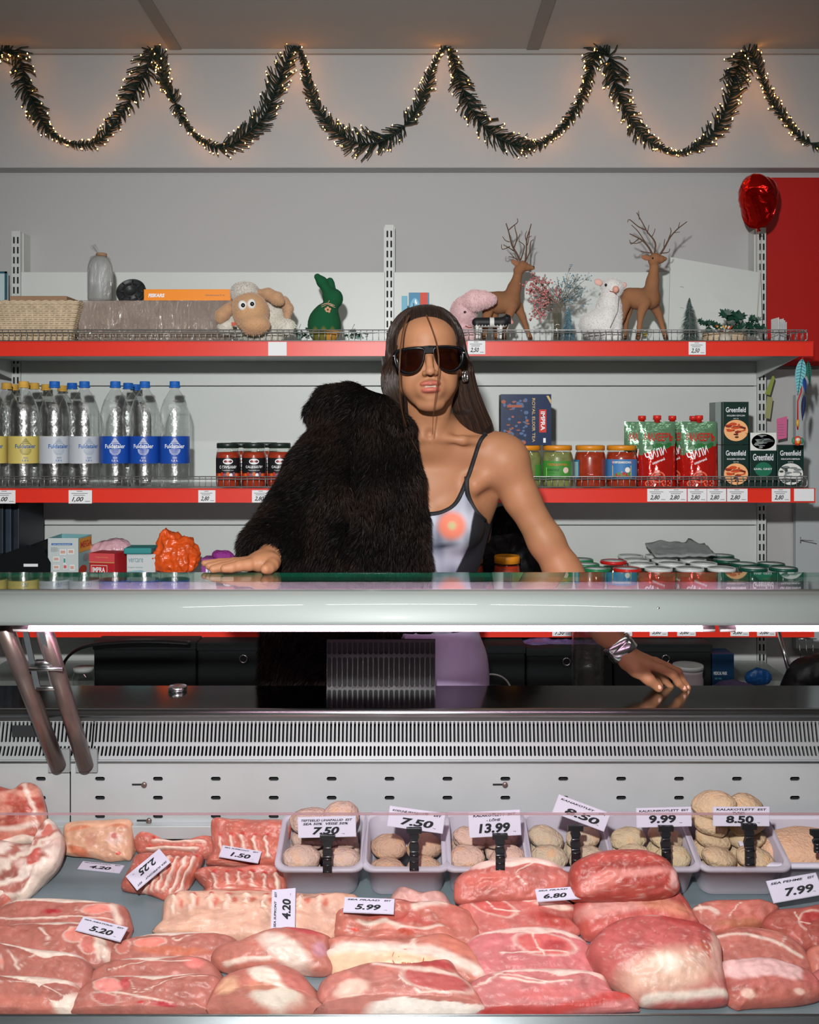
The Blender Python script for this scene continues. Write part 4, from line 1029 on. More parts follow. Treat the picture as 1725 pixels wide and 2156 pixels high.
deer([z5(440, 830, 18), z5(520, 850, 22), z5(620, 850, 21), z5(660, 720, 13), z5(690, 610, 9.5)],
     [z5(700, 560, 11), z5(735, 520, 11), z5(780, 530, 7), z5(830, 535, 4.2)],
     [[z5(640, 880, 13, -.02), z5(600, 1000, 7, -.025), z5(565, 1100, 4.5, -.025), (1062, 712, 5, -.025)], [z5(690, 890, 12, .02), z5(735, 980, 7, .02), z5(770, 1080, 4.5, .02), (1117, 712, 5, .02)],
      [z5(430, 860, 15, -.01), (1023, 680, 7, -.02), (1020, 712, 5, -.02)], [z5(470, 860, 15, .02), (1042, 680, 6, .02), (1046, 712, 5, .02)]],
     [([z5(715, 470), z5(680, 400), z5(640, 330), z5(620, 250), z5(605, 190), z5(585, 130)], .0032, .0016), ([z5(620, 340), z5(590, 355), z5(550, 365), z5(545, 320)], .0018, .001), ([z5(655, 380), z5(600, 345, -.02), z5(560, 325, -.02)], .0018, .001),
      ([z5(618, 300), z5(580, 285), z5(555, 250)], .0016, .001), ([z5(610, 190), z5(650, 155), z5(690, 120), z5(688, 85)], .002, .001), ([z5(660, 350), z5(685, 260), z5(668, 180), z5(665, 140)], .0022, .001), ([z5(680, 300), z5(715, 225)], .0016, .001),
      ([z5(690, 460), z5(650, 440), z5(608, 432)], .002, .001), ([z5(660, 440), z5(620, 400)], .0014, .001), ([z5(720, 460), z5(745, 380, .01), z5(750, 330, .01), z5(700, 290, .01)], .0022, .001),
      ([z5(760, 480), z5(770, 380), z5(775, 270), z5(800, 190), z5(815, 135)], .0032, .0014), ([z5(772, 300), z5(760, 240), z5(775, 200)], .0018, .001), ([z5(785, 260), z5(820, 245)], .0014, .0008), ([z5(765, 470), z5(800, 390, -.01), z5(810, 300, -.01), z5(835, 280, -.01)], .002, .001), ([z5(800, 200), z5(790, 280), z5(780, 330)], .0016, .0012)],
     2.97, 'brown deer figurine looking right, standing behind the pink bunny and cow', (z5(672, 490), .5), z5(728, 518), z5(832, 530), xAt(1080, 2.97))
def z3(a, b, *r): return (1085+a*.371, 340+b*.371)+r
deer([z3(650, 770, 20), z3(700, 780, 21), z3(765, 780, 20), z3(780, 680, 12), z3(790, 600, 9.5)],
     [z3(785, 565, 11), z3(795, 550, 11), z3(825, 555, 8), z3(850, 553, 4.5)],
     [[z3(625, 800, 14, -.01), z3(605, 880, 7.5, -.02), z3(590, 950, 4.5, -.02), (1303, 712, 4.5, -.02)], [z3(650, 800, 13, .025), z3(640, 860, 7, .03), (1318, 680, 5, .03), (1316, 712, 4.5, .03)],
      [z3(735, 800, 14, -.02), z3(715, 860, 8, -.025), z3(705, 940, 4.8, -.03), (1344, 712, 5, -.03)], [z3(780, 800, 13, .015), z3(815, 870, 7.5, .015), z3(840, 950, 4.5, .015), (1402, 712, 5, .015)]],
     [([z3(780, 530), z3(760, 490), z3(730, 455), z3(700, 435), z3(650, 410)], .0034, .0014), ([z3(790, 525), z3(795, 460), z3(750, 400), z3(735, 370), z3(690, 290)], .0028, .0012), ([z3(745, 390), z3(700, 370), z3(650, 330), z3(638, 345)], .002, .001), ([z3(705, 330), z3(700, 280)], .0014, .0008), ([z3(700, 440), z3(660, 468), z3(650, 445)], .0018, .001),
      ([z3(725, 450), z3(690, 465), z3(655, 460)], .0016, .001), ([z3(780, 520), z3(740, 515), z3(712, 508)], .0018, .001), ([z3(775, 430), z3(790, 400), z3(795, 380)], .0014, .0008), ([z3(750, 410), z3(760, 360)], .0014, .0008), ([z3(745, 470), z3(700, 400), z3(660, 360)], .0018, .001),
      ([z3(825, 525), z3(850, 485), z3(880, 430), z3(920, 385), z3(975, 342)], .0034, .0014), ([z3(870, 440), z3(885, 400), z3(880, 375)], .0016, .001), ([z3(925, 380), z3(935, 345)], .0014, .0008), ([z3(900, 405), z3(935, 400)], .0013, .0008), ([z3(835, 520), z3(870, 515), z3(878, 495)], .0018, .001), ([z3(845, 500), z3(845, 470), z3(850, 440)], .0016, .001)],
     2.92, 'brown deer figurine with spread antlers, standing behind the glass globe', (z3(745, 546), .25), z3(783, 549), z3(848, 548), xAt(1350, 2.92))
# cow figurine
def cow():
    D = 2.86; q = lambda a, b, d=0: tuple(W(930+a*.2319, 440+b*.2319, D+d))
    t = thing('cow_figurine', (xAt(1035, D), D, T1), 'small black and white belted cow figurine with pink nose', 'figurine')
    B = SDF((xAt(985, D), D-.04, T1), (xAt(1095, D), D+.04, zAt(655, D)), .0016)
    B.cap(q(320, 1030), q(560, 1030), .0145, .0155, .006); B.cap(q(560, 1020), q(600, 990), .012, .010, .006); B.cap(q(595, 995), q(635, 1030), .010, .0065, .005)
    for a, d in ((325, -.008), (350, .008), (540, -.008), (520, .008)): B.cap(q(a, 1060, d), q(a-3, 1168, d), .0055, .004, .005)
    B.cap(q(600, 970, -.012), q(590, 960, -.018), .003, .003, .003)
    xa, xb = q(435, 0)[0], q(475, 0)[0]; zl = zAt(690, D)
    def colf(V):
        C = np.tile(srgb('15171b'), (len(V), 1)); w_ = ((V[:, 0] > xa) & (V[:, 0] < xb)) | (V[:, 2] < q(0, 1062)[2]+.002*np.sin(V[:, 0]*700)); C[w_] = srgb('d6d6d2'); C[V[:, 0] > q(628, 0)[0]] = srgb('d99a94'); return C
    toy(B, 'body', 'vcol', t, colf)
cow()
# white lamb / piglet figure
def pig():
    D = 2.90; q = lambda a, b, d=0: tuple(W(930+a*.2319, 440+b*.2319, D+d))
    t = thing('piglet_figure', (xAt(1262, D), D, T1), 'white furry sitting piglet figure with pink snout and ears', 'figurine')
    B = SDF((xAt(1200, D), D-.09, T1), (xAt(1340, D), D+.08, zAt(580, D)), .0026)
    B.ell(q(1550, 710), (S(24, D), .035, S(19, D)), .012); B.ell(q(1520, 900), (S(26, D), .04, S(34, D)), .02); B.ell(q(1440, 1050, .01), (S(44, D), .055, S(32, D)), .02); B.cap(q(1520, 950, -.03), q(1510, 1165, -.035), .020, .013, .012); B.cap(q(1580, 950, -.02), q(1590, 1165, -.03), .018, .012, .012)
    B.F = np.maximum(B.F, (T1+.001-(B.lo[2]+B.h*np.arange(B.n[2])))[None, None, :])
    toy(B, 'body', 'furry', t, lambda V: np.tile(srgb('dcdad8'), (len(V), 1)), 14000, .005, .0006)
    for a, b, rx in ((1425, 665, .4), (1645, 695, -.3)): MB().ell(q(a, b, -.012), (.013, .005, .010), 16, R=rotm('Y', rx)).build('ear', flat('dfb2a8', .8), t)
    MB().ell(q(1582, 730, -.040), (.0095, .010, .0105), 16, R=rotm('Z', .5)).build('snout', flat('dca08c', .6), t)
    MB().ell(q(1492, 690, -.030), (.004, .003, .0045), 12).build('eye', flat('120f0e', .15), t)
    mb = MB(); mb.tube([q(1525, 745, -.036), q(1560, 752, -.038), q(1590, 775, -.034)], .0012, 6); mb.build('mouth', flat('a8543e'), t)
    mb = MB(); mb.tube([q(1612, 790, -.03), q(1600, 930, -.045), q(1530, 1080, -.06)], .0008, 5); mb.build('string', flat('5a5450'), t)
pig()
# flower vase
D = 2.88; t = thing('flower_vase', (xAt(1175, D), D, T1), 'clear glass vase of dried pink and blue baby breath flowers', 'vase')
zv = zAt(660, D); c = np.array([xAt(1173, D), D, T1]); rv = S(13, D)
MB().lathe([(0, .003), (rv*.9, 0), (rv, .004), (rv*.95, (zv-T1)*.5), (rv*1.05, zv-T1), (rv*.98, zv-T1), (rv*.85, (zv-T1)*.5), (rv*.85, .01), (0, .01)], c, 26).build('glass', 'jar_glass', t)
st = MB(); hp = MB(); hb = MB(); rr = random.Random(11)
for k in range(80):
    pink = k % 2 == 0
    a = rr.uniform(0, 2*PI)
    if pink: tx, ty_ = rr.gauss(1145, 17), rr.gauss(625, 20)
    else: tx, ty_ = rr.gauss(1195, 20), rr.gauss(617, 20)
    tip = np.array(W(tx, ty_, D+rr.uniform(-.04, .04))); base = c+[rr.uniform(-.6, .6)*rv, rr.uniform(-.6, .6)*rv, .01]; mid = c+[rr.uniform(-.7, .7)*rv, rr.uniform(-.5, .5)*rv, zv-T1+.012]
    st.tube(catmull([base, mid, mid*.4+tip*.6+[0, 0, .006], tip], 3, False), .0006, 4)
    for j in range(4 if pink else 7):
        p = tip+np.array([rr.gauss(0, .008), rr.gauss(0, .008), rr.gauss(0, .008)])
        st.tube([tip-(tip-mid)*.12, p], .0004, 3)
        if pink: hp.ell(p, (.0036, .0036, .0032), 6, fn=lambda V: np.array([1+.35*noise.noise(Vector(v*3+p*50)) for v in V])); p2_ = p+np.array([rr.gauss(0, .005), rr.gauss(0, .004), rr.gauss(0, .005)]); hp.ell(p2_, (.0026, .0026, .0026), 6)
        else: hb.ell(p, (.0019, .0019, .0019), 6, j % 2)
st.build('stems', flat('7a7468', .8), t); hp.build('pink_heads', flat('c07a78', .8, var=.2, vscale=60), t); hb.build('blue_heads', [flat('5a93ad', .8), flat('a9bfc6', .8)], t)
for o_ in t.children:
    if 'heads' in o_.name or 'stems' in o_.name: o_['kind'] = 'stuff'
# bottle brush trees
def brush_tree(px, D, ytop, wpx, c1, c2, label, base):
    t = thing('toy_tree', (xAt(px, D), D, T1), label, 'toy tree'); h = zAt(ytop, D)-T1; c_ = np.array([xAt(px, D), D, T1]); n = 2600; v = rng.random(n)**.8; a = rng.random(n)*2*PI; R_ = S(wpx/2, D)*(1-v)**.8+.0015
    P = c_+np.stack([0*a, 0*a, .012+v*(h-.012)], 1); N = np.stack([np.cos(a), np.sin(a), -.25+0*a], 1); mb = MB(); col = np.array([srgb(c1)])*np.ones((n, 1)); col[rng.random(n) < .3] = srgb(c2)
    mb2 = MB()
    strands(mb, P, N, R_*1.15, .0006, col, .05, seg=2, jit=.12)
    mb.build('bristles', 'furry', t, attr=True)
    MB().tube([tuple(c_), tuple(c_+[0, 0, h])], .0012, 6).build('wire_stem', flat('3a4a3a'), t)
    MB().lathe([(0, 0), (.010, 0), (.011, .003), (.010, .012), (.004, .014), (0, .014)], c_, 18).build('base', flat(base), t)
brush_tree(1197, 2.85, 646, 34, '2a6a80', '8fb6bd', 'small blue bottle-brush tree beside the flower vase', '7a6a52')
brush_tree(1452, 2.86, 627, 54, '0f3a30', '5d7a72', 'dark green frosted bottle-brush tree beside the ivy', 'a9a9a0')
# snow globe
c = np.array([xAt(1360, 2.85), 2.85, T1]); t = thing('glass_globe', tuple(c), 'small clear glass globe ornament on a white base in front of the deer', 'ornament')
MB().ell(c+[0, 0, .034], (.0185, .0185, .021), 22).build('globe', 'jar_glass', t); MB().lathe([(0, 0), (.014, 0), (.015, .004), (.011, .016), (0, .016)], c, 20).build('base', flat('c9cbc8'), t)
mb = MB()
for k in range(8): mb.ell(c+[random.uniform(-.007, .007), random.uniform(-.006, .006), .026+random.uniform(0, .014)], (.004, .004, .004), 8)
mb.build('dried_flowers', flat('a89a4c'), t)
# low basket with ivy
D = 2.87; t = thing('ivy_basket', (xAt(1545, D), D, T1), 'shallow straw basket of artificial ivy with red berries', 'plant')
mb = MB(); xc = xAt(1530, D)
for k in range(7): mb.tube([(xc+(.062+.0015*math.sin(i*1.7+k*2))*math.cos(i*PI/20), D+.02+.05*math.sin(i*PI/20), T1+.004+k*.005) for i in range(40)], .0034, 5, closed=True)
mb.lathe([(0, .002), (.058, .002), (.058, .004), (0, .004)], (xc, D+.02, T1), 24, sy=.8); mb.build('straw_basket', 'wicker', t)
def leaf(mb, p, s, rz, rx, mi=0):
    o = [(0, -.1), (.25, -.35), (.62, -.45), (.5, -.12), (1, .05), (.55, .22), (.62, .6), (.25, .42), (0, 1.05), (-.25, .42), (-.62, .6), (-.55, .22), (-1, .05), (-.5, -.12), (-.62, -.45), (-.25, -.35)]
    R = np.array(Matrix.Rotation(rz, 3, 'Y') @ Matrix.Rotation(rx, 3, 'X')); V = np.array([(x*s, abs(x)*s*-.25, y*s) for x, y in o]+[(0, .0, 0)]) @ R.T+np.array(p); mb.add(V, [(16, (i+1) % 16, i) for i in range(16)], mi, False)
mb = MB(); rr = random.Random(4); MATS['ivy'] = flat('0d3c2c', .5, var=.25, vscale=40)
lv = [(1530, 664, .017), (1547, 670, .020), (1560, 668, .018), (1482, 680, .010), (1500, 684, .011), (1515, 690, .013), (1590, 672, .012), (1600, 690, .012), (1570, 690, .016), (1555, 695, .016), (1580, 700, .013), (1497, 694, .009), (1540, 690, .012)]
for px, py, s in lv:
    for k in range(4): leaf(mb, W(px+rr.uniform(-9, 9), py+rr.uniform(-4, 4), D+rr.uniform(-.03, .04)), s*1.25, rr.uniform(-.8, .8), rr.uniform(-.5, .5))
mb.build('leaves', 'ivy', t)
mb = MB()
for px, py, s in lv: mb.tube([(xc, D+.02, T1+.02), tuple(W((px+1530)/2, (py+715)/2, D+.02)), tuple(W(px, py, D+.01))], .0009, 4)
mb.build('stems', flat('3c4a30'), t)
mb = MB()
for k in range(16): mb.ell(W(1508+rr.uniform(0, 34), 686+rr.uniform(0, 12), D-.02), (.0035, .0035, .0035), 8, k % 3)
mb.build('berries', [flat('a83a20'), flat('c8a04a'), flat('c9c4b4')], t)
c = np.array([xAt(1527, 2.84), 2.84, T1]); MB_ = MB().lathe([(0, 0), (.018, 0), (.020, .006), (.020, .020), (.014, .027), (.014, .03), (0, .03)], c, 22); tag(MB_.build('glass_jar', flat('b9b4a6', .3)), 'tiny pale jar in front of the ivy basket', 'jar')
# greenery by the rabbit
for px, nlab, sgn in ((632, 'small artificial green sprig between the sheep and the rabbit', 1), (745, 'small artificial sprig with pale blooms right of the rabbit', -1)):
    D = 2.86; t = thing('leaf_sprig', (xAt(px, D), D, T1), nlab, 'plant'); mb = MB()
    for k in range(12): leaf(mb, W(px+rr.uniform(-16, 16), 705+rr.uniform(-14 if sgn > 0 else -8, 6), D+rr.uniform(0, .02)), .009, rr.uniform(-2, 2), rr.uniform(-.6, .6))
    mb.build('leaves', 'ivy', t); mb = MB()
    for k in range(22): mb.ell(W(px+12+rr.uniform(-16, 18), 706+rr.uniform(-6, 6), D-.01+rr.uniform(0, .02)), (.003, .003, .003), 6)
    mb.build('blooms', flat('7f9a90', .8), t)
    mb = MB(); mb.tube([tuple(W(px-14, 711, D)), tuple(W(px, 704, D)), tuple(W(px+(60 if sgn < 0 else 16), 700, D))], .0010, 5); mb.tube([tuple(W(px-5, 711, D)), tuple(W(px-2, 690, D)), tuple(W(px+2, 682, D))], .0008, 5); mb.build('stems', flat('6b7a6a'), t)
# tea boxes behind her head
def skyb(mb, o, w, h):
    poly_on(mb, rect(w*.56, w*.92, h*.35, h), o, UX, UZ, 1, .0003); text_on(mb, 'ЧАЙ', o, UX, UZ, w*.60, h*.60, w*.28, h*.16, 0, off=.0008); cloudy(mb, o, w, h, .3, .6, .28, .3, [2, 0, 3, 2], 8, 12); text_on(mb, 'ЛИСМА', o, UX, UZ, w*.06, h*.12, w*.5, h*.12, 0, off=.0008)
box_item('tea_box', 861, 904, 616, 720, 2.92, .06, flat('3f85a8'), 'light blue box with red corner standing behind her head', 'tea box', None, T1, skyb, ['print_white', flat('c8402a'), flat('6fb0cc'), flat('1f5a86')])
box_item('tea_box', 846, 858, 623, 720, 2.96, .05, flat('6fb0c8'), 'narrow pale blue box left of the red-cornered one', 'tea box', None, T1)
# leaning white board with slots, and paper cards
mb = MB(); p = [W(1408, 716, 3.10), W(1412, 541, 3.165), W(1602, 574, 3.165), W(1606, 716, 3.10)]; V = [tuple(a) for a in p]+[(a.x, a.y+.005, a.z) for a in p]
t = thing('white_board', (p[0].x, 3.1, T1), 'white slanted board with slots leaning behind the small tree', 'board')
MB().add(V, [(0, 1, 2, 3), (7, 6, 5, 4), (0, 4, 5, 1), (1, 5, 6, 2), (2, 6, 7, 3), (3, 7, 4, 0)], 0, False).build('board', 'panel_white', t)
for py in (607, 651):
    D_ = 3.105+(716-py)/175*.065; c_ = W(1432, py, D_-.001); mb = MB(); mb.prism([(x, z) for x, z in ellpts(0, 0, .018, .0055, 16)], (c_.x, c_.y, c_.z), (1, 0, 0), (0, .35, .93), (0, 1, 0), .001); mb.tube([(c_.x+.014*math.cos(a), c_.y-.001, c_.z+.0045*math.sin(a)) for a in np.linspace(0, 2*PI, 16, endpoint=False)], .001, 5, closed=True, mi=1); mb.build('slot_ring', ['slot_dark', 'chrome'], t)
mb = MB(); D_ = 2.86
for k in range(6):
    x = xAt(1640+k*6, D_); mb.box(x, x+.0012, D_+.01*k, D_+.06+.006*k, T1, zAt(668+3*(k % 3), D_), R=None)
tag(mb.build('paper_cards', 'paper', bevel=.0003), 'little stack of white folded cards at the right end of the top shelf', 'cards')
# ---- heart balloon
mat('balloon_foil', 'c0140c', .10, .85, bump=.35, bscale=14, bdist=.01)
def balloon():
    D = 3.05; c = np.array(W(1597, 425, D)); w = S(28, D); h = S(57, D)
    t = thing('heart_balloon', (c[0], D, c[2]-h), 'shiny red foil heart balloon above the right shelf upright', 'balloon')
    n, m = 72, 16; V = []; Fc = []
    def heart(a):
        x = 16*math.sin(a)**3; y = 13*math.cos(a)-5*math.cos(2*a)-2*math.cos(3*a)-math.cos(4*a); return x/16, (y+2.5)/14.5
    for s in (-1, 1):
        for j in range(m+1):
            r_ = j/m
            for i in range(n):
                hx, hz = heart(2*PI*i/n); cr = .05*math.sin(i*PI/2)*r_**4
                V.append((hx*r_*w*(1+cr*.1), s*.060*math.sqrt(max(0, 1-r_**2.3))*(1+.04*math.sin(i*1.6)*r_), hz*r_*h))
    k1 = n*(m+1)
    for s, b in ((0, 0), (1, k1)):
        for j in range(m):
            for i in range(n):
                q = (b+j*n+i, b+j*n+(i+1) % n, b+(j+1)*n+(i+1) % n, b+(j+1)*n+i); Fc.append(q if s else q[::-1])
    R = np.array(Matrix.Rotation(.75, 3, 'Z')); V = np.array(V)*[1.32, 1, 1] @ R.T+c
    MB().add(V, Fc, 0, True).build('foil', 'balloon_foil', t)
    MB().tube([tuple(c+[0, 0, -h]), tuple(c+[0.002, 0, -h-.008])], [.004, .007], 10).build('knot', 'balloon_foil', t)
    MB().tube([tuple(c+[0.002, 0, -h-.008]), tuple(c+[.012, .02, -h-.10]), (c[0]+.01, D+.05, T1+.03)], .0006, 5).build('ribbon', flat('c9b9a0'), t)
balloon()
# ================================================================ LOWEST SHELF AND WHAT STANDS BEHIND THE COUNTER
T3 = Z3-.004
def lidjar():
    r = .0345; t = thing('storage_jar', (0, 0, 0), 'x', 'jar'); h = .157
    MB().lathe(jar_prof(r+.003, h), n=30).build('jar_glass', 'jar_glass', t); MB().lathe([(0, .004), (r, .004), (r+.0015, .02), (r+.0015, h*.72), (0, h*.74)], n=24).build('contents', 'pickle_green', t)
    return t, r, h
jd = {}
def lid_jar(px, py, kind, label):
    D = 2.86+(1193-py)*.0085; z = zAt(py, D)
    if kind not in jd:
        t, r, h = lidjar(); r = .0415; m = {'g': 'lid_green', 'r': 'lid_red', 'w': 'lid_white', 'd': 'lid_darkgreen'}[kind]
        mb = MB().lathe([(r*.96, h-.010), (r, h-.009), (r, h-.003), (r*.97, h), (r*.90, h+.0006), (r*.87, h-.0008), (0, h-.0006)], n=40); lo = mb.build('lid', m, t)
        MB().lathe([(r*.84, h-.0004), (0, h-.0002)], n=36).build('lid_centre', 'lid_rim', lo); jd[kind] = t; t.location = (xAt(px, D), D, T3); tag(t, label, None, 'jars on the lowest shelf'); return
    dup(jd[kind], (xAt(px, D), D, T3), random.uniform(0, 3), label, 'jars on the lowest shelf')
for i, (x, y) in enumerate(((1222, 1171), (1234, 1183), (1256, 1194))): lid_jar(x, y, 'g', f"bright green jar lid, {('rearmost', 'middle', 'front')[i]} of three beside her elbow")
for i, (x, y) in enumerate(((1288, 1179), (1303, 1187), (1321, 1194))): lid_jar(x+(4 if i == 0 else 0), y-(4 if i == 0 else 0), 'r', f"red jar lid, {('rearmost', 'middle', 'front')[i]} of the three red ones") if i != 1 else None
for i, (x, y, w_) in enumerate(((1387, 1193, 'front row, next to the front red lid'), (1453, 1193, 'front row, middle of three'), (1520, 1193, 'front row, beside the dark green lids'), (1352, 1182, 'second row, behind the front red lid'), (1415, 1181, 'second row, in the middle'), (1482, 1181, 'second row, towards the dark green lids'),
                              (1340, 1171, 'third row, furthest to the left'), (1400, 1171, 'third row, under the left end of the plastic sheet'), (1460, 1171, 'third row, under the plastic sheet'), (1328, 1160, 'back row, leftmost white lid'), (1385, 1160, 'back row, just left of the folded sheet'))):
    lid_jar(x, y, 'w', f'white jar lid, {w_}')
for i, (x, y, w_) in enumerate(((1519, 1160, 'at the very back beside the plastic sheet'), (1530, 1172, 'just in front of the rearmost one'), (1566, 1182, 'in the middle row, left'), (1586, 1193, 'in the front row, left'), (1624, 1182, 'in the middle row, right'), (1650, 1193, 'in the front row, last one at the right'))):
    lid_jar(x, y, 'd', f'dark green jar lid {w_}')
# crumpled plastic sheet on the lids
mb = MB(); D = 3.05; V = []; nx, ny = 22, 8
for j in range(ny+1):
    for i in range(nx+1):
        u, v = i/nx, j/ny; px = 1372+128*u; y = D-.05+.13*v; z = zAt(1173, 3.0)+.006+.016*v+.014*math.sin(u*PI*.9+.5)*(v)+.008*noise.noise((u*6, v*5, 1))+(.01 if u > .7 else 0)*v
        V.append((xAt(px, D), y, z))
mb.add(V, [(j*(nx+1)+i, j*(nx+1)+i+1, (j+1)*(nx+1)+i+1, (j+1)*(nx+1)+i) for j in range(ny) for i in range(nx)]); o = mb.build('plastic_sheet', flat('9aa09f', .3, bump=.6, bscale=30, bdist=.01)); so = o.modifiers.new('t', 'SOLIDIFY'); so.thickness = .006
tag(o, 'crumpled grey plastic sheet lying on top of the white jar lids', 'plastic sheet')
for px, py, w_ in ((1068, 1183, 'front orange-lidded jar in the shade under her arm'), (1052, 1174, 'orange-lidded jar just behind the one under her arm'), (990, 1184, 'orange-lidded jar half hidden behind her waist')):
    t = make_jar(.0415, zAt(1172 if py > 1180 else 1164, 2.86)-T3+.004, 'lid_orange', 'sauce_red', .84); D = 2.86 if py > 1180 else 2.96; t.location = (xAt(px, D), D, T3); tag(t, w_, None, 'orange-lidded jars')
# black bag behind the arm
def lump(name, px, py, D, parts, m, label, cat, h=.006, k=.03, zmin=None, nz=.0, col=None):
    """soft shape: parts = (px,py,dD, rx,ry,rz in metres)"""
    xs = [xAt(p[0], D) for p in parts]; R_ = max(max(p[3:6]) for p in parts); B = SDF([min(xs)-R_-.04, D-.2, (zmin if zmin is not None else zAt(max(p[1] for p in parts), D)-R_)-.01], [max(xs)+R_+.04, D+.25, zAt(min(p[1] for p in parts), D)+R_+.03], h)
    for p in parts: B.ell(W(p[0], p[1], D+p[2]), p[3:6], k)
    if zmin is not None: B.F = np.maximum(B.F, (zmin+.001-(B.lo[2]+B.h*np.arange(B.n[2])))[None, None, :])
    V, Q = B.mesh(); V = smooth_mesh(V, Q, 1)
    if nz: N = vnorm(V, Q); V = V+N*np.array([nz*(.9-1.5*noise.voronoi(Vector((p[0]*24, p[1]*24, p[2]*13)))[0][0]-1.1*abs(noise.noise(Vector((p[0]*45, p[1]*45, p[2]*16))))+.35*noise.noise(Vector(p*95))) for p in V])[:, None]
    if zmin is not None: V[:, 2] = np.maximum(V[:, 2], zmin)
    mb = MB(); mb.add(V, Q.tolist(), 0, True); o = mb.build(name, m); return tag(o, label, cat) if label else o
lump('plastic_bag', 1070, 1120, 2.98, [(1075, 1130, 0, .10, .07, .10), (1040, 1170, 0, .09, .07, .09), (1110, 1180, 0, .08, .07, .07)], flat('0e0f12', .5, bump=.4, bscale=30, bdist=.01, spec=.25), 'black plastic bag bulging behind her bare arm on the lowest shelf', 'bag', zmin=T3, nz=.006)
# carton with pictured products, open at the top
D = 2.85; z1 = zAt(1133, D); z1b = zAt(1122, 2.95); a = xAt(101, D); b = xAt(165, D); c_ = (xAt(193, 2.95), 2.95); d_ = (xAt(130, 2.97), 2.97)
t = thing('product_carton', ((a+b)/2, D, T3), 'tall open pale blue and white carton printed with small product pictures', 'box')
ctn = [(a, D), (b, D), c_, d_]
mb = MB()
for i in range(4):
    p, q_ = ctn[i], ctn[(i+1) % 4]; mb.add([(p[0], p[1], T3), (q_[0], q_[1], T3), (q_[0], q_[1], z1), (p[0], p[1], z1)], [(0, 1, 2, 3)], 1 if i in (2, 3) else (2 if i == 1 else 0), False)
o = mb.build('carton', [flat('b9c4c4'), flat('7fb4b8'), flat('8fb3b4')], t); so = o.modifiers.new('t', 'SOLIDIFY'); so.thickness = .0015
mb = MB(); h = (z1-T3)*.47; o3 = (a, D-.001, z1-h); w = b-a
poly_on(mb, rect(w*.12, w*.80, h*.82, h*.87), o3, UX, UZ, 0); text_on(mb, 'TAIP ASAE PRODUKTS', o3, UX, UZ, w*.16, h*.83, w*.6, h*.022, 1, off=.0012)
for (cx, cy, ww, hh, m_) in ((.5, .64, .2, .13, 2), (.76, .65, .2, .13, 2), (.28, .46, .2, .12, 2), (.28, .25, .2, .11, 2), (.55, .42, .07, .16, 3), (.57, .26, .12, .12, 4), (.80, .24, .15, .14, 2)):
    poly_on(mb, rect(w*(cx-ww/2), w*(cx+ww/2), h*(cy-hh/2), h*(cy+hh/2)), o3, UX, UZ, 1); poly_on(mb, rect(w*(cx-ww/2.4), w*(cx+ww/2.4), h*(cy-hh/3), h*(cy+hh/2.6)), o3, UX, UZ, m_, .0008)
    text_on(mb, 'CLIXO', o3, UX, UZ, w*(cx-ww/3), h*(cy-hh*.1), w*ww*.66, h*hh*.3, 5, off=.0014) if ww > .1 else None
for k in range(7): poly_on(mb, rect(w*.10, w*(.3+.04*(k % 3)), h*(.76-k*.018), h*(.766-k*.018)), o3, UX, UZ, 6)
sdv = np.array([c_[0]-b, c_[1]-D, 0]); sdl = np.linalg.norm(sdv); su = sdv/sdl; o4 = np.array([b, D, z1-h])+np.cross(su, [0, 0, 1])*.001*1
poly_on(mb, rect(sdl*.02, sdl*.96, h*.62, h*.97), o4, su, UZ, 7); text_on(mb, 'MEGA', o4, su, UZ, sdl*.12, h*.72, sdl*.85, h*.17, 5, off=.0008, bold=.03); poly_on(mb, ellpts(sdl*.55, h*.45, sdl*.25, h*.10), o4, su, UZ, 6); poly_on(mb, ellpts(sdl*.3, h*.15, sdl*.3, h*.12), o4, su, UZ, 5)
mb.build('printed_front', [flat('2a62a8'), 'print_white', flat('c9b7a8'), flat('3f8f8c'), flat('c86a7a'), flat('c23a22'), flat('8a9496'), flat('d99a2c')], t)
# red tea carton
def imp(mb, o, w, h):
    poly_on(mb, rect(0, w, h*.860, h*.872), o, UX, UZ, 2, .0006); poly_on(mb, rect(w*.08, w*.72, h*.695, h*.825), o, UX, UZ, 3, .0005); poly_on(mb, rect(w*.10, w*.70, h*.703, h*.817), o, UX, UZ, 4, .0007); text_on(mb, 'IMPRA', o, UX, UZ, w*.14, h*.72, w*.50, h*.075, 0, bold=.02, off=.0012)
    poly_on(mb, rect(0, w, h*.872, h), o, UX, UZ, 1, .0003); text_on(mb, 'Traditional Quality', o, UX, UZ, w*.25, h*.93, w*.5, h*.02, 2, off=.0008)
box_item('tea_box', 185, 244, 1165, 1207, 2.84, .07, flat('b02028'), 'red tea carton reading IMPRA with a paler red lid', 'tea box', None, T3, imp, ['print_white', flat('cf4a50'), flat('c9a060'), flat('d9d2c8'), flat('b81c20')], rz=-.22)
lump('film_bundle', 235, 1150, 2.96, [(225, 1160, 0, .05, .04, .035), (258, 1152, 0, .03, .03, .025)], flat('c9a0aa', .2, bump=.8, bscale=30, bdist=.01), 'bundle of pinkish crumpled film behind the red tea carton', 'film', zmin=None, nz=.006, h=.004)
def verc(mb, o, w, h):
    text_on(mb, 'vercare', o, UX, UZ, w*.06, h*.88, w*.52, h*.06, 0, bold=.0, off=.0008); text_on(mb, 'Surgical dressing', o, UX, UZ, w*.04, h*.79, w*.52, h*.022, 0, off=.0008); poly_on(mb, [(w*.0, h*.70), (w*.9, h*.70), (w*.5, h*.76), (w*.0, h*.74)], o, UX, UZ, 1)
t = box_item('bandage_box', 267, 327, 1167, 1207, 2.86, .07, flat('c4cccd'), 'white box reading vercare with a raised teal flap', 'box', None, T3, verc, [flat('6a8f9a'), flat('86b0b8')])
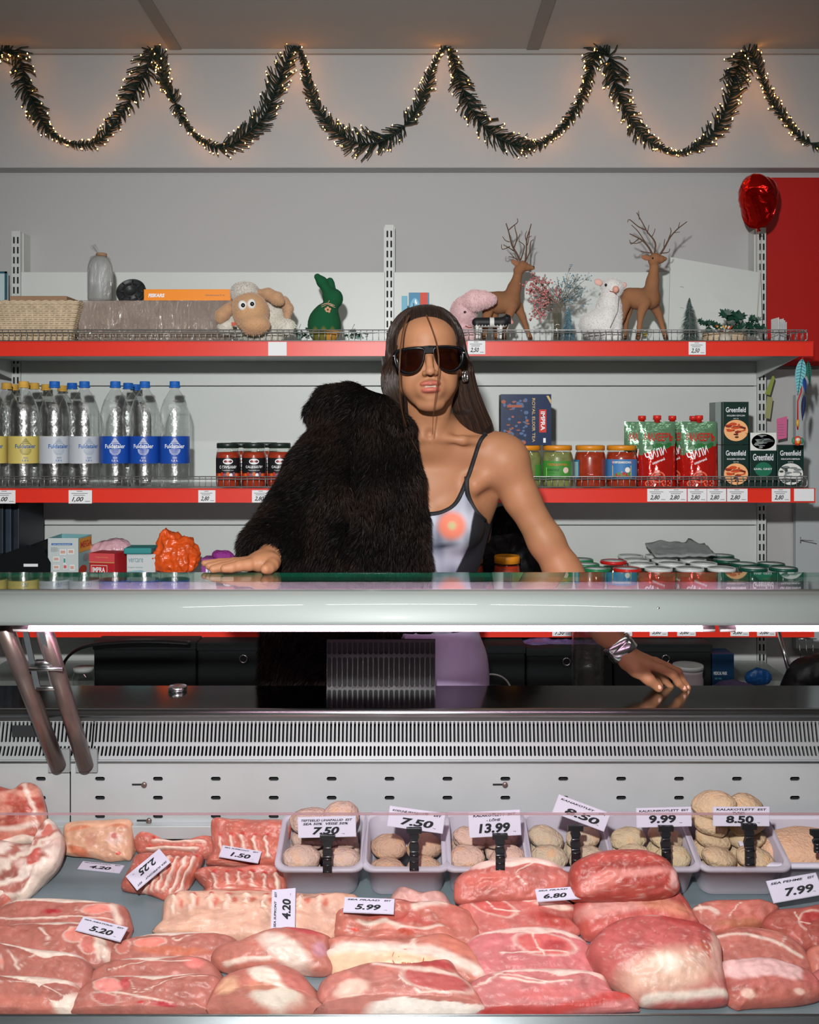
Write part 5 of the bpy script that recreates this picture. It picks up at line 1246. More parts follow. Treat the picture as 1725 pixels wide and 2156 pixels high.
MB().box(xAt(264, 2.87), xAt(322, 2.87), 2.85, 2.93, zAt(1166, 2.86), zAt(1153, 2.86)).build('flap', flat('2f8a8c'), t, bevel=.004)
lump('shopping_bag', 372, 1160, 2.90, [(372, 1182, 0, .056, .05, .050), (368, 1156, 0, .042, .04, .040), (352, 1138, 0, .016, .02, .028), (346, 1124, 0, .007, .012, .022), (396, 1168, 0, .028, .04, .045), (335, 1185, 0, .035, .04, .03)], flat('e2591f', .3, bump=.9, bscale=22, bdist=.008, var=.25, vscale=30), 'crumpled bright orange plastic bag standing on the lowest shelf', 'bag', zmin=T3, nz=.014, h=.004)
def purp(mb, o, w, h): poly_on(mb, rect(w*.14, w, 0, h*.93), o, UX, UZ, 0); [poly_on(mb, rect(w*(.2+.1*k), w*(.25+.1*k), h*.75, h*.88), o, UX, UZ, 1, .0008) for k in range(6)]
box_item('purple_box', 424, 492, 1176, 1207, 2.86, .07, flat('8c3a8e'), 'purple and white box peeping out beside her hand', 'box', None, T3, purp, ['print_white', flat('8a86c0')])
lump('tissue', 468, 1168, 2.89, [(462, 1168, 0, .022, .02, .010), (478, 1172, 0, .022, .02, .009)], flat('8e2f86', .8), 'purple crumpled tissue tuft on the purple box', 'tissue', nz=.005, h=.003)
# black tray and dark folders at left
mb = MB(); D = 2.84; o_ = [(xAt(-60, D), T3), (xAt(102, D), T3), (xAt(104, D), zAt(1185, D)), (xAt(90, D), zAt(1160, D)), (xAt(58, D), zAt(1150, D)), (xAt(0, D), zAt(1172, D)), (xAt(-60, D), zAt(1180, D))]
t = thing('document_tray', (xAt(20, D), D, T3), 'glossy black plastic tray with a small white sticker at the far left', 'tray')
mb.prism(o_, (0, D, 0), UX, UZ, (0, 1, 0), .16); mb.build('tray_body', flat('14171a', .2), t, bevel=.004)
MB().box(xAt(50, D), xAt(80, D), D-.0012, D, zAt(1193, D), zAt(1187, D)).build('sticker', 'paper', t)
for k, (a, b) in enumerate(((-30, 6), (8, 20), (22, 34))):
    mb = MB(); mb.box(xAt(a, 2.9), xAt(b, 2.9), 2.9+.01*k, 3.12, zAt(1166, 2.9), zAt(1062, 2.9))
    tag(mb.build('hanging_folder', flat(('1c2732', '243240', '1a222c')[k], .5), bevel=.002), ('broad dark blue folder cut off by the left photo edge', 'thin dark blue folder in the middle of the hanging three', 'dark folder next to the left upright')[k], 'folder', 'dark folders hanging at the left')
# ---- storage bins and small things under the lowest price strip
mat('bin_fabric', '1c2123', .85, bump=.4, bscale=300, bdist=.001)
def bin_(px0, px1, pyt, D, dep, rings, label):
    x0, x1 = xAt(px0, D), xAt(px1, D); z1 = zAt(pyt, D); t = thing('storage_bin', ((x0+x1)/2, D, ZB), label, 'storage bin', 'black fabric storage bins')
    o = MB().box(x0, x1, D, D+dep, ZB, z1).build('fabric_box', 'bin_fabric', t, bevel=.006)
    MB().box(x0-.002, x1+.002, D-.003, D+dep, z1-.022, z1+.001).build('hem', 'bin_fabric', t, bevel=.003)
    for px, py in rings:
        c = (xAt(px, D), D-.002, zAt(py, D)); MB().tube([(c[0]+.0105*math.cos(a), c[1], c[2]+.0105*math.sin(a)) for a in np.linspace(0, 2*PI, 24, endpoint=False)], .0022, 8, closed=True).build('grommet', 'chrome', t)
    return t
bin_(197, 412, 1352, 2.72, .24, [], 'black fabric bin behind the support posts, without eyelet')
bin_(416, 560, 1354, 2.72, .24, [(513, 1387)], 'black fabric bin with one eyelet left of the fur coat')
bin_(1000, 1106, 1360, 2.72, .22, [], 'black fabric bin behind the white bucket handle')
bin_(1110, 1290, 1366, 2.72, .24, [(1193, 1393)], 'black fabric bin behind the clear bottle, with eyelet')
bin_(1294, 1499, 1357, 2.72, .24, [(1402, 1387)], 'black fabric bin behind her left hand, with eyelet')
mb = MB(); D = 2.80; o = (xAt(1396, D), D, zAt(1356, D)-.012); w, h = S(88, D), S(22, D); mb.prism([(0, 0), (w, 0), (w*.97, h*.8), (w*.6, h), (w*.1, h*.8)], o, UX, UZ, (0, 1, 0), .08)
oo = (o[0], D-.0005, o[2])
for k in range(9): poly_on(mb, ellpts(w*(.2+.08*k), h*(.5+.1*(k % 3)), w*.05, h*.2, 8), oo, UX, UZ, 1+k % 3, .0006+k*.00005)
tag(mb.build('snack_bag', [flat('3c5a54'), flat('d9a02c'), flat('1c2a30'), flat('d9d6c8')]), 'colourful yellow and green snack bag lying in the black bin', 'bag')
lump('film_bundle', 1200, 1352, 2.80, [(1130, 1358, 0, .05, .04, .022), (1190, 1360, 0, .05, .04, .020), (1250, 1358, 0, .04, .04, .018)], flat('6a5a8a', .3, bump=.8, bscale=30, bdist=.01), 'purplish clear film bundle heaped on the bins under the counter lamp', 'film', nz=.006, h=.005)
b = dup(used['clear'], (xAt(1237, 2.66), 2.655, ZB), .3, 'empty clear water bottle standing behind the counter deck', 'bottle behind the counter')
for ch in list(b.children):
    if ch.name.startswith('label'): bpy.data.objects.remove(ch)
c = (xAt(1450, 2.65), 2.655, ZB); hh = zAt(1398, 2.66)-ZB; t = thing('plastic_tub', c, 'white ridged plastic tub with lid standing behind her hand', 'tub')
pr = [(0, 0), (.036, 0)]+[(.0395+(.0022 if (i//2) % 2 else 0), .004+i*(hh-.014)/10) for i in range(11)]; MB().lathe(pr, c, 32).build('tub_body', flat('c3bcc2', .4), t)
MB().lathe([(.0425, hh-.012), (.0425, hh-.003), (.041, hh), (.036, hh-.001), (0, hh-.002)], c, 32).build('lid', flat('b7b9ba', .4), t)
def maskb(mb, o, w, h):
    text_on(mb, 'MEDICAL MASK', o, UX, UZ, w*.06, h*.56, w*.62, h*.07, 0, bold=.02, off=.0008); text_on(mb, 'BFE 98%', o, UX, UZ, w*.12, h*.46, w*.3, h*.04, 2, off=.0008); poly_on(mb, rect(0, w, h*.05, h*.34), o, UX, UZ, 1); text_on(mb, 'CE EN 14683', o, UX, UZ, w*.1, h*.18, w*.4, h*.05, 3, off=.0008)
box_item('mask_box', 1500, 1546, 1377, 1458, 2.72, .07, flat('163a5c', .4), 'dark blue medical mask box beside the black bins', 'box', None, ZB, maskb, ['print_white', flat('b9c4c8'), flat('5aa8c0'), 'ink'])
lump('sachet', 1597, 1420, 2.78, [(1590, 1428, 0, .032, .012, .022), (1608, 1424, 0, .022, .012, .020)], flat('1c4f8c', .2, bump=.9, bscale=40, bdist=.01), 'crumpled blue foil sachet right of the mask box', 'sachet', nz=.005, h=.003)
lump('cloth', 1540, 1445, 2.70, [(1540, 1450, 0, .05, .05, .022), (1600, 1456, 0, .05, .04, .015)], flat('5a4c70', .9), 'crumpled purple cloth at the foot of the mask box', 'cloth', nz=.006, h=.005, zmin=ZB)
t = lump('shoulder_bag', 1700, 1420, 2.72, [(1700, 1425, 0, .055, .05, .055), (1680, 1450, 0, .05, .05, .035), (1735, 1420, 0, .05, .05, .06)], flat('14161a', .5, bump=.4, bscale=40), 'slouchy black bag hanging at the right photo edge', 'bag', zmin=ZB, nz=.004)
mb = MB(); mb.tube([tuple(W(1640, 1330, 2.78)), tuple(W(1668, 1440, 2.72))], .0055, 10); tag(mb.build('metal_pole', 'chrome'), 'slanting chrome tube beside the black bag', 'pole')
mb = MB(); mb.tube([tuple(W(1683+x*14, 1345, 2.80)) if i == 0 else tuple(W(1686+x*14, 1385, 2.78)) for x in (0,) for i in (0, 1)], .0012, 5)
for x in (1, 2): mb.tube([tuple(W(1683+x*14, 1345, 2.80)), tuple(W(1686+x*14, 1385, 2.78))], .0012, 5)
mb.tube([tuple(W(1678, 1345, 2.80)), tuple(W(1720, 1345, 2.80))], .0014, 5); tag(mb.build('wire_hook', 'chrome'), 'small wire hook rack above the black bag', 'hooks')
# white bucket with handle
c = np.array([xAt(1036, 2.60), 2.62, ZB]); t = thing('bucket', tuple(c), 'dark bucket with a thin white arched handle behind the counter', 'bucket')
t.location.z = ZB; MB().lathe([(0, 0), (.045, 0), (.050, .06), (.052, .062), (.047, .062), (.043, .006), (0, .006)], c, 28).build('bucket_body', flat('23292b'), t)
MB().tube([tuple(c+[.052*math.cos(a), -.01, .060+.045*math.sin(a)]) for a in np.linspace(0, PI, 20)], .0026, 8).build('handle', flat('c9cdc9'), t)
c = np.array([xAt(176, 2.70), 2.70, ZB]); t = thing('storage_jar', tuple(c), 'empty clear jar with pale lid seen between post and black bin', 'jar')
hh = zAt(1405, 2.70)-ZB; MB().lathe(jar_prof(.030, hh), c, 28).build('jar_glass', 'jar_glass', t); MB().lathe([(.026, hh*.9), (.028, hh*.9), (.028, hh), (0, hh)], c, 28).build('lid', 'lid_white', t)
mb = MB(); mb.tube(catmull([W(128, 1450, 2.70), W(135, 1395, 2.69), W(175, 1362, 2.67), W(250, 1352, 2.66), W(330, 1350, 2.66), W(400, 1354, 2.68)], 6, False), .012, 8, flatz=.35); tag(mb.build('bag_strap', flat('121416', .5)), 'black strap arching over the empty jar and onto the bin', 'strap')
mb = MB(); c = (xAt(373, 2.03), 2.035, ZD); mb.lathe([(0, 0), (.019, 0), (.020, .002), (.020, .008), (.018, .010), (0, .010)], c, 32); tag(mb.build('metal_dish', 'chrome'), 'small shallow chrome dish on the rear deck before the black bins', 'dish')
# slotted black panel, added in place of a ribbed reflection in glass
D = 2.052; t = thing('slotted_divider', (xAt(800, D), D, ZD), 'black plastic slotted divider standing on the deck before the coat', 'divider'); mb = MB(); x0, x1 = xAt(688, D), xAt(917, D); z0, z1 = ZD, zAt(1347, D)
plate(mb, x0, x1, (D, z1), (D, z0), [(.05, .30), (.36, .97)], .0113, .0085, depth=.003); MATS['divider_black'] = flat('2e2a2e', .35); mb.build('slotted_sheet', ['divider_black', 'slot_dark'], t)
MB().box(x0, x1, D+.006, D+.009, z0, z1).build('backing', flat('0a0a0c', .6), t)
# ================================================================ RIGHT WALL ORNAMENTS
D = 2.76; t = thing('feather_charm', (xAt(1690, D), D, zAt(940, D)), 'hanging good-luck charm with blue feather, red cord and bead owl', 'charm')
def feather(p0, p1, wd_, m, name, D_):
    a = np.array(W(*p0, D_)); b = np.array(W(*p1, D_)); d = b-a; n = np.cross(d, [0, 1, 0]); n /= np.linalg.norm(n); pts = []
    for s in (1, -1):
        r = [(i/12, s*wd_*math.sin(PI*(i/12)**.7)) for i in range(13)]; pts += r if s > 0 else r[::-1][1:-1]
    mb = MB(); mb.prism([(u_, v_) for u_, v_ in pts], tuple(a), tuple(d), tuple(n), (0, 1, 0), .0015); 
    for k in range(11):
        u_ = (k+1)/12; w2 = wd_*math.sin(PI*u_**.7)*.85; P = [a+d*u_+n*w2*s*1+np.array([0, -.0006, 0]) for s in (-1, 1)]
        mb.tube([tuple(P[0]), tuple(a+d*(u_-.05)+[0, -.001, 0]), tuple(P[1])], .0006, 4, mi=1)
    mb.tube([tuple(a+[0, -.001, 0]), tuple(b+[0, -.001, 0])], .0009, 5, mi=1); mb.build(name, m, t)
feather((1690, 755), (1680, 832), .0150, [flat('6fb6bd'), flat('1c4a5c')], 'feather', D-.01); feather((1702, 760), (1706, 812), .007, [flat('1d6a58'), flat('12302c')], 'feather', D); feather((1694, 795), (1697, 828), .006, [flat('1a4fa0'), flat('10204a')], 'feather', D-.014); feather((1694, 832), (1690, 886), .0065, [flat('101c3c'), flat('2a3a6c')], 'feather', D)
mb = MB(); mb.tube([tuple(W(1691, 752, D)), tuple(W(1687, 826, D)), tuple(W(1680, 845, D)), tuple(W(1680, 905, D))], .0022, 6); mb.build('red_cord', flat('b81c1c'), t)
MB().tube([tuple(W(1680, 884, D)), tuple(W(1680, 898, D))], .0042, 8).build('wrapping', flat('c99a3c'), t)
mb = MB(); c = np.array(W(1680, 928, D-.004)); mb.ell(c, (.0115, .005, .014), 16, 0); mb.ell(c+[0, -.003, .003], (.007, .004, .006), 12, 1); mb.ell(c+[0, -.004, -.004], (.005, .003, .005), 12, 2)
for s in (-1, 1): mb.ell(c+[s*.012, 0, 0], (.005, .004, .010), 12, 3)
mb.build('bead_owl', [flat('c23a1c'), flat('d9cfc0'), flat('d99a2c'), flat('2f7a5a')], t)
def note(pts, D_, col, label):
    V = [tuple(W(x, y, D_)) for x, y in pts]; V += [(a, b+.001, c2) for a, b, c2 in V]; n = len(pts); mb = MB(); mb.add(V, [tuple(range(n)), tuple(reversed(range(n, 2*n)))]+[(i, (i+1) % n, n+(i+1) % n, n+i) for i in range(n)], 0, False)
    if col == 'd96a9a':
        o = V[3]
        for k in range(5): poly_on(mb, rect(.003, .024-.002*(k % 2), .050-.009*k, .0515-.009*k), (V[3][0], V[3][1], V[3][2]), UX, UZ, 1)
    tag(mb.build('paper_note', [flat(col, .8), 'ink_soft']), label, 'note')
note([(1628, 788), (1632, 796), (1622, 832), (1611, 830)], 3.19, '8a9a45', 'olive green paper note right of the upright')
note([(1616, 834), (1628, 838), (1622, 882), (1611, 880)], 3.19, '9a9c6a', 'faded yellow-green strip of paper under the olive note')
note([(1636, 882), (1658, 876), (1657, 922), (1637, 926)], 3.19, 'd96a9a', 'bright pink paper note with handwriting')
mb = MB(); mb.tube([tuple(W(1686, 1137, 3.22)), tuple(W(1718, 1139, 3.16))], .0016, 6); mb.tube([tuple(W(1686, 1131, 3.22)), tuple(W(1686, 1143, 3.22))], .0014, 6); tag(mb.build('peg_hook', 'chrome_dark'), 'single thin metal peg hook on the pale grey board', 'hook')
# ================================================================ LIGHT GARLAND
mat('garland_green', '10241d', .6); mat('bulb_glow', 'ffd9a0', .4, emit='ff9c40', estr=42)
gpath = [(-30, 150), (-12, 118), (10, 105), (24, 105), (45, 133), (53, 182), (67, 210), (83, 243), (105, 279), (154, 303), (203, 299), (235, 267), (264, 226), (292, 178), (312, 137), (325, 103), (337, 121), (345, 165), (365, 206), (385, 251), (414, 287), (458, 310), (495, 300), (536, 267), (564, 230), (584, 178), (600, 137), (620, 97), (640, 130), (650, 180), (668, 225), (700, 268), (745, 298), (795, 300), (840, 275), (870, 240), (895, 190), (912, 140), (935, 102), (952, 115), (965, 160), (985, 215), (1015, 260), (1060, 295), (1115, 308), (1160, 290), (1195, 255), (1225, 205), (1242, 150), (1262, 103), (1284, 118), (1295, 170), (1315, 225), (1345, 275), (1385, 308), (1430, 322), (1480, 300), (1515, 260), (1535, 210), (1552, 150), (1572, 108), (1592, 130), (1612, 185), (1642, 235), (1682, 285), (1735, 315)]
GD = 3.165; gp = [np.array(p) for p in catmull([W(x, y, GD) for x, y in gpath], 8, False)]
gar = thing('light_garland', (0, GD, zAt(310, GD)), 'dark green cluster garland with warm fairy lights swagged along the upper wall', 'light garland')
mb = MB(); mb.tube([tuple(p) for p in gp], .0026, 6); bulbs = []; rr = random.Random(8)
L_ = [0]; 
for i in range(1, len(gp)): L_.append(L_[-1]+np.linalg.norm(gp[i]-gp[i-1]))
s_ = 0; sc_ = 0
while s_ < L_[-1]-.01:
    i = min(len(gp)-2, int(np.searchsorted(L_, s_))-1 if s_ > 0 else 0); p = gp[i]+(gp[i+1]-gp[i])*((s_-L_[i])/max(1e-6, L_[i+1]-L_[i])); d = (gp[i+1]-gp[i]); d /= np.linalg.norm(d)
    clump = .75+.35*math.sin(s_*9)+.15*math.sin(s_*23); side = np.cross(d, [0, 1, 0]); side /= np.linalg.norm(side)
    for sg in (-1, 1):
        flip = -1 if math.sin(s_*5.1) < -.35 else 1
        v = side*sg*rr.uniform(.6, 1)+d*flip*rr.uniform(.1, 1.0)+np.array([0, rr.uniform(-.75, .1), 0]); v /= np.linalg.norm(v); ln = rr.uniform(.032, .052)*clump
        q1 = p+v*ln*.6; q2 = p+v*ln+d*flip*ln*.18; q2[1] = min(q2[1], 3.198); q1[1] = min(q1[1], 3.2)
        mb.tube([tuple(p), tuple(q1), tuple(q2)], [.0026, .0023, .0018], 4)
        if rr.random() < .36: bulbs.append(q2)
    s_ += .0062
tag(mb.build('twigs', 'garland_green', gar), kind='stuff')
be = MB().ell((0, 0, 0), (.0017, .0017, .0022), 8); b0 = be.build('bulb', 'bulb_glow', gar); b0.location = tuple(bulbs[0]-ORG[gar]); 
rr.shuffle(bulbs)
for p in bulbs[1:100]: c = b0.copy(); COL.objects.link(c); c.parent = gar; c.location = tuple(p-ORG[gar])
mb = MB()
for p in bulbs[100:]: mb.ell(p, (.0017, .0017, .0022), 6)
tag(mb.build('bulbs', 'bulb_glow', gar), kind='stuff')
# ================================================================ THE WOMAN
mat('skin', 'ffffff', .52, attr='Col', sss=.12, bump=.15, bscale=350, bdist=.0006, spec=.32, var=.05, vscale=30)
mat('hair_brown', 'ffffff', .38, attr='Col', spec=.45)
mat('fur_dark', 'ffffff', .55, attr='Col', spec=.12)
mat('coat_base', '080706', 1, spec=0)
person = thing('person', (.0, 2.18, 0), 'woman in dark sunglasses with a black fur coat on one shoulder, leaning on the counter', 'person')
HC = np.array(W(899, 757, 2.035)); HR = np.array(Matrix.Rotation(-.05, 3, 'Y') @ Matrix.Rotation(.03, 3, 'Z'))
def hl(x, y, z): return HC+HR @ np.array([x, y, z])
Pq = lambda px, py, D: np.array(W(px, py, D))
def body_prims(B, face=True):
    # torso
    B.ell(Pq(903, 1035, 2.15), (.150, .088, .125), .02)
    B.ell(Pq(900, 1140, 2.155), (.128, .082, .13), .03); B.ell(Pq(893, 1240, 2.17), (.108, .072, .12), .03); B.ell(Pq(885, 1400, 2.20), (.150, .100, .12), .05)
    B.cap(Pq(905, 925, 2.10), Pq(1045, 962, 2.115), .046, .044, .03); B.cap(Pq(905, 925, 2.10), Pq(760, 955, 2.115), .046, .044, .03)
    B.cap(Pq(905, 880, 2.10), Pq(1015, 940, 2.12), .026, .030, .035); B.cap(Pq(905, 880, 2.10), Pq(795, 940, 2.12), .026, .030, .035)
    B.ell(Pq(960, 1107, 2.085), (.058, .050, .054), .03); B.ell(Pq(852, 1110, 2.085), (.058, .050, .054), .03)
    B.cap(Pq(1025, 1010, 2.14), Pq(990, 1110, 2.16), .036, .034, .03); B.cap(Pq(780, 1010, 2.14), Pq(812, 1110, 2.16), .036, .034, .03)
    B.cap(Pq(1000, 1020, 2.075), Pq(1045, 985, 2.10), .020, .026, .025)
    for s in (-1, 1):
        B.cap(Pq(905+s*14, 921, 2.046), Pq(905+s*70, 927, 2.052), .0085, .0085, .012); B.cap(Pq(905+s*70, 927, 2.052), Pq(905+s*132, 930, 2.085), .0085, .009, .012)
    # neck with the two long muscles running to the notch
    B.cap(Pq(903, 850, 2.062), Pq(905, 915, 2.095), .046, .050, .02)
    for s in (-1, 1): B.cap(hl(s*.050, .025, -.06), Pq(905+s*9, 916, 2.048), .014, .008, .014)
    B.ell(Pq(905, 914, 2.032), (.009, .010, .009), .008, op='s')
    # bare arm, image right
    B.ell(Pq(1062, 968, 2.108), (.050, .050, .056), .03)
    B.chain([Pq(1070, 975, 2.108), Pq(1098, 1050, 2.105), Pq(1150, 1140, 2.10), Pq(1187, 1205, 2.095)], [.0475, .0375, .0375, .038], .02)
    B.chain([Pq(1185, 1200, 2.095), Pq(1222, 1260, 2.085), Pq(1275, 1325, 2.07), Pq(1315, 1376, 2.055)], [.0385, .037, .029, .0215], .02)
    # covered arm, image left
    B.chain([Pq(762, 962, 2.115), Pq(690, 1030, 2.09), Pq(625, 1110, 2.03), Pq(585, 1160, 1.945), Pq(556, 1181, 1.885)], [.046, .042, .040, .032, .0225], .02)
def left_hand(B):
    q = Pq; k = .006
    B.chain([q(1315, 1376, 2.055), q(1330, 1388, 2.052), q(1352, 1394, 2.05)], [.0215, .021, .017], .012)
    B.ell(q(1345, 1397, 2.052), (.032, .026, .017), .012, R=rotm('Y', .35))
    B.cap(q(1335, 1386, 2.05), q(1378, 1395, 2.048), .014, .0115, .010); B.cap(q(1335, 1392, 2.06), q(1372, 1402, 2.068), .014, .011, .010); B.cap(q(1335, 1394, 2.035), q(1366, 1400, 2.032), .015, .0118, .010)
    B.chain([q(1366, 1400, 2.032), q(1395, 1409, 2.027), q(1418, 1421, 2.024), q(1429, 1438, 2.026), q(1442, 1450, 2.030)], [.0112, .0092, .0090, .0078, .0066], .004)
    B.chain([q(1380, 1394, 2.048), q(1406, 1404, 2.048), q(1428, 1414, 2.046), q(1437, 1432, 2.046), q(1449, 1448, 2.048)], [.0108, .0088, .0086, .0075, .0064], .003)
    B.chain([q(1374, 1402, 2.066), q(1392, 1418, 2.068), q(1402, 1434, 2.066), q(1413, 1446, 2.064)], [.0105, .0082, .0076, .0066], .003)
    B.chain([q(1362, 1405, 2.082), q(1377, 1420, 2.088), q(1386, 1433, 2.086), q(1392, 1444, 2.080)], [.0095, .0074, .0068, .0060], .003)
    B.chain([q(1322, 1394, 2.040), q(1340, 1410, 2.025), q(1366, 1430, 2.018), q(1387, 1448, 2.020)], [.0185, .0150, .0112, .0095], .009)
def right_hand(B):
    q = Pq
    B.ell(q(546, 1184, 1.872), (.034, .030, .0165), .012); B.ell(q(556, 1177, 1.878), (.024, .026, .013), .012); B.cap(q(570, 1184, 1.87), q(548, 1186, 1.86), .018, .015, .01)
    B.chain([q(525, 1189, 1.848), q(505, 1191, 1.840), q(488, 1195, 1.832), q(473, 1197, 1.828)], [.0128, .0105, .0092, .0080], .004)
    B.chain([q(520, 1186, 1.862), q(495, 1189, 1.856), q(470, 1194, 1.846), q(449, 1198, 1.838)], [.0125, .0104, .0092, .0080], .003)
    B.chain([q(518, 1184, 1.878), q(490, 1186, 1.876), q(462, 1189, 1.868), q(440, 1192, 1.862)], [.0120, .0100, .0086, .0074], .003)
    B.chain([q(520, 1182, 1.893), q(492, 1183, 1.894), q(462, 1184, 1.890), q(430, 1186, 1.886)], [.0110, .0088, .0078, .0066], .003)
    B.chain([q(574, 1183, 1.866), q(573, 1190, 1.848), q(566, 1196, 1.832), q(559, 1198, 1.822)], [.0160, .0125, .0108, .0096], .006)
def head_prims(B, face=True):
    def e(c, r, k, op='u', R=None):
        M = HR if R is None else HR @ R; B.ell(hl(*c), r, k, R=M, op=op)
    e((0, .026, .033), (.073, .090, .075), .01)
    e((0, -.010, -.012), (.063, .077, .080), .02)
    e((0, -.030, .040), (.058, .056, .046), .02)
    for s in (-1, 1):
        B.cap(hl(s*.047, .012, -.048), hl(s*.016, -.056, -.093), .017, .015, .022)
        e((s*.038, -.052, -.022), (.024, .024, .022), .018)
        e((s*.034, -.050, -.055), (.022, .026, .026), .02)
        e((s*.030, -.078, .012), (.020, .012, .008), .012)       # brow
        e((s*.030, -.078, -.006), (.015, .011, .009), .008)       # closed-in eye volume behind the lenses
        # ear
        e((s*.071, .012, -.008), (.007, .017, .028), .006, R=rotm('Z', -s*.35)); e((s*.0755, .008, -.005), (.003, .009, .016), .003, 's', rotm('Z', -s*.35)); e((s*.069, .006, -.031), (.006, .009, .009), .005)
    e((0, -.064, -.095), (.019, .017, .0150), .014)
    e((0, -.058, -.060), (.034, .030, .026), .015)
    # nose
    B.cap(hl(0, -.084, .010), hl(0, -.1045, -.029), .0065, .0085, .010); e((0, -.1075, -.0325), (.0090, .0080, .0075), .005)
    for s in (-1, 1):
        e((s*.0103, -.0965, -.0345), (.0062, .0095, .0058), .005); e((s*.0062, -.1045, -.0405), (.0030, .0042, .0022), .002, 's')
    # mouth mound, philtrum, lips slightly parted over the teeth
    e((0, -.078, -.062), (.025, .0135, .021), .018); e((0, -.0985, -.0475), (.0022, .0028, .0065), .003, 's')
    for s in (-1, 1): e((s*.0078, -.0935, -.0548), (.0128, .0066, .0046), .005, R=rotm('Y', s*.14))
    e((0, -.0960, -.0562), (.0060, .0062, .0046), .003)
    e((0, -.0912, -.0690), (.0170, .0078, .0066), .005)
    e((0, -.099, -.0616), (.0115, .0085, .0016), .0015, 's')
    e((0, -.094, -.0800), (.012, .006, .0035), .010, 's')
def skincol(V):
    C = np.tile(srgb('996a4c'), (len(V), 1)).astype(float)
    L_ = (V-HC) @ HR
    m = (L_[:, 1] < -.078) & (np.abs(L_[:, 2]+.062) < .02) & (np.abs(L_[:, 0]) < .03); qs = []
    for c_, r_, ro in ([((sg*.0078, -.0935, -.0548), (.0128, .0066, .0046), sg*.14) for sg in (-1, 1)]+[((0, -.0960, -.0562), (.0060, .0062, .0046), 0), ((0, -.0912, -.0690), (.0170, .0078, .0066), 0)]):
        qs.append(np.sqrt(((((L_-np.array(c_)) @ rotm('Y', ro))/np.array(r_))**2).sum(1)))
    f = (np.clip((1.30-np.min(qs, 0))/.22, 0, 1)*m)[:, None]; C = C*(1-f)+np.array(srgb('9c5548'))*f
    t = m & (np.abs(L_[:, 2]+.0616) < .0016) & (np.abs(L_[:, 0]) < .0100) & (L_[:, 1] > -.0955); C[t] = srgb('b3a598')
    ns = m*0+((np.abs(L_[:, 2]+.0405) < .003) & (np.abs(np.abs(L_[:, 0])-.0062) < .003) & (L_[:, 1] < -.098)); C[ns > 0] = srgb('5a3324')
    # brows
    for s in (-1, 1):
        b = np.exp(-((L_[:, 0]-s*.033)/.018)**4-((L_[:, 2]-.0185+.10*np.abs(L_[:, 0]*s-.030))/.0042)**2)*(L_[:, 1] < -.04); C = C*(1-b[:, None]*.75)+np.array(srgb('4a2e20'))*b[:, None]*.75
    return C
boxes = {'head': (hl(-.10, -.135, -.125)-.0, hl(.10, .13, .125)), 'lh': (Pq(1322, 1462, 1.99), Pq(1462, 1370, 2.12)), 'rh': (Pq(405, 1212, 1.80), Pq(588, 1160, 1.93))}
def mk(lo, hi, h):
    lo = np.minimum(lo, hi).copy(); hi2 = np.maximum(np.array(lo), hi); return SDF(lo, hi2, h)
lo_, hi_ = np.array([-.44, 1.80, .72]), np.array([.64, 2.33, 1.58])
BB = SDF(lo_, hi_, .0032); body_prims(BB); head_prims(BB); left_hand(BB); right_hand(BB)
bm_ = MB(); bx = {}
for nm, hres in (('head', .0016), ('lh', .0016), ('rh', .0016)):
    a, b = boxes[nm]; lo = np.minimum(a, b); hi = np.maximum(a, b)
    if nm == 'lh': lo = np.array([lo[0], 1.98, lo[2]-.01]); hi = np.array([hi[0]+.01, 2.12, hi[2]+.01])
    if nm == 'rh': lo = np.array([lo[0], 1.79, lo[2]-.01]); hi = np.array([hi[0], 1.935, hi[2]+.02])
    G = SDF(lo, hi, hres); body_prims(G); head_prims(G) if nm == 'head' else None
    if nm == 'lh': left_hand(G)
    if nm == 'rh': right_hand(G)
    V, Q = G.mesh(); cen = V[Q].mean(1); hi = G.lo+G.h*(G.n-1); keep = ((cen > G.lo+.003) & (cen < hi-.003)).all(1); bx[nm] = (G.lo+.0035, hi-.0035, G)
    V = smooth_mesh(V, Q, 1); bm_.add(V, Q[keep].tolist(), 0, True, skincol(V))
V, Q = BB.mesh(); cen = V[Q].mean(1); keep = np.ones(len(Q), bool)
for a, b, _g in bx.values(): keep &= ~((cen > a+.001) & (cen < b-.001)).all(1)
V2 = smooth_mesh(V, Q, 1); bm_.add(V2, Q[keep].tolist(), 0, True, skincol(V2))
bodyo = bm_.build('body', 'skin', person, attr=True)
# finger nails
nl = MB()
for tip, d in ((Pq(1441, 1448, 2.023), (.5, -.6, -.2)), (Pq(1389, 1447, 2.011), (.3, -.9, .1)), (Pq(1448, 1446, 2.042), (.5, -.6, .1))): nl.ell(tip, (.0042, .0016, .0052), 10, R=rotm('Y', -.7))
nl.build('nails', flat('d9a590', .25), bodyo)
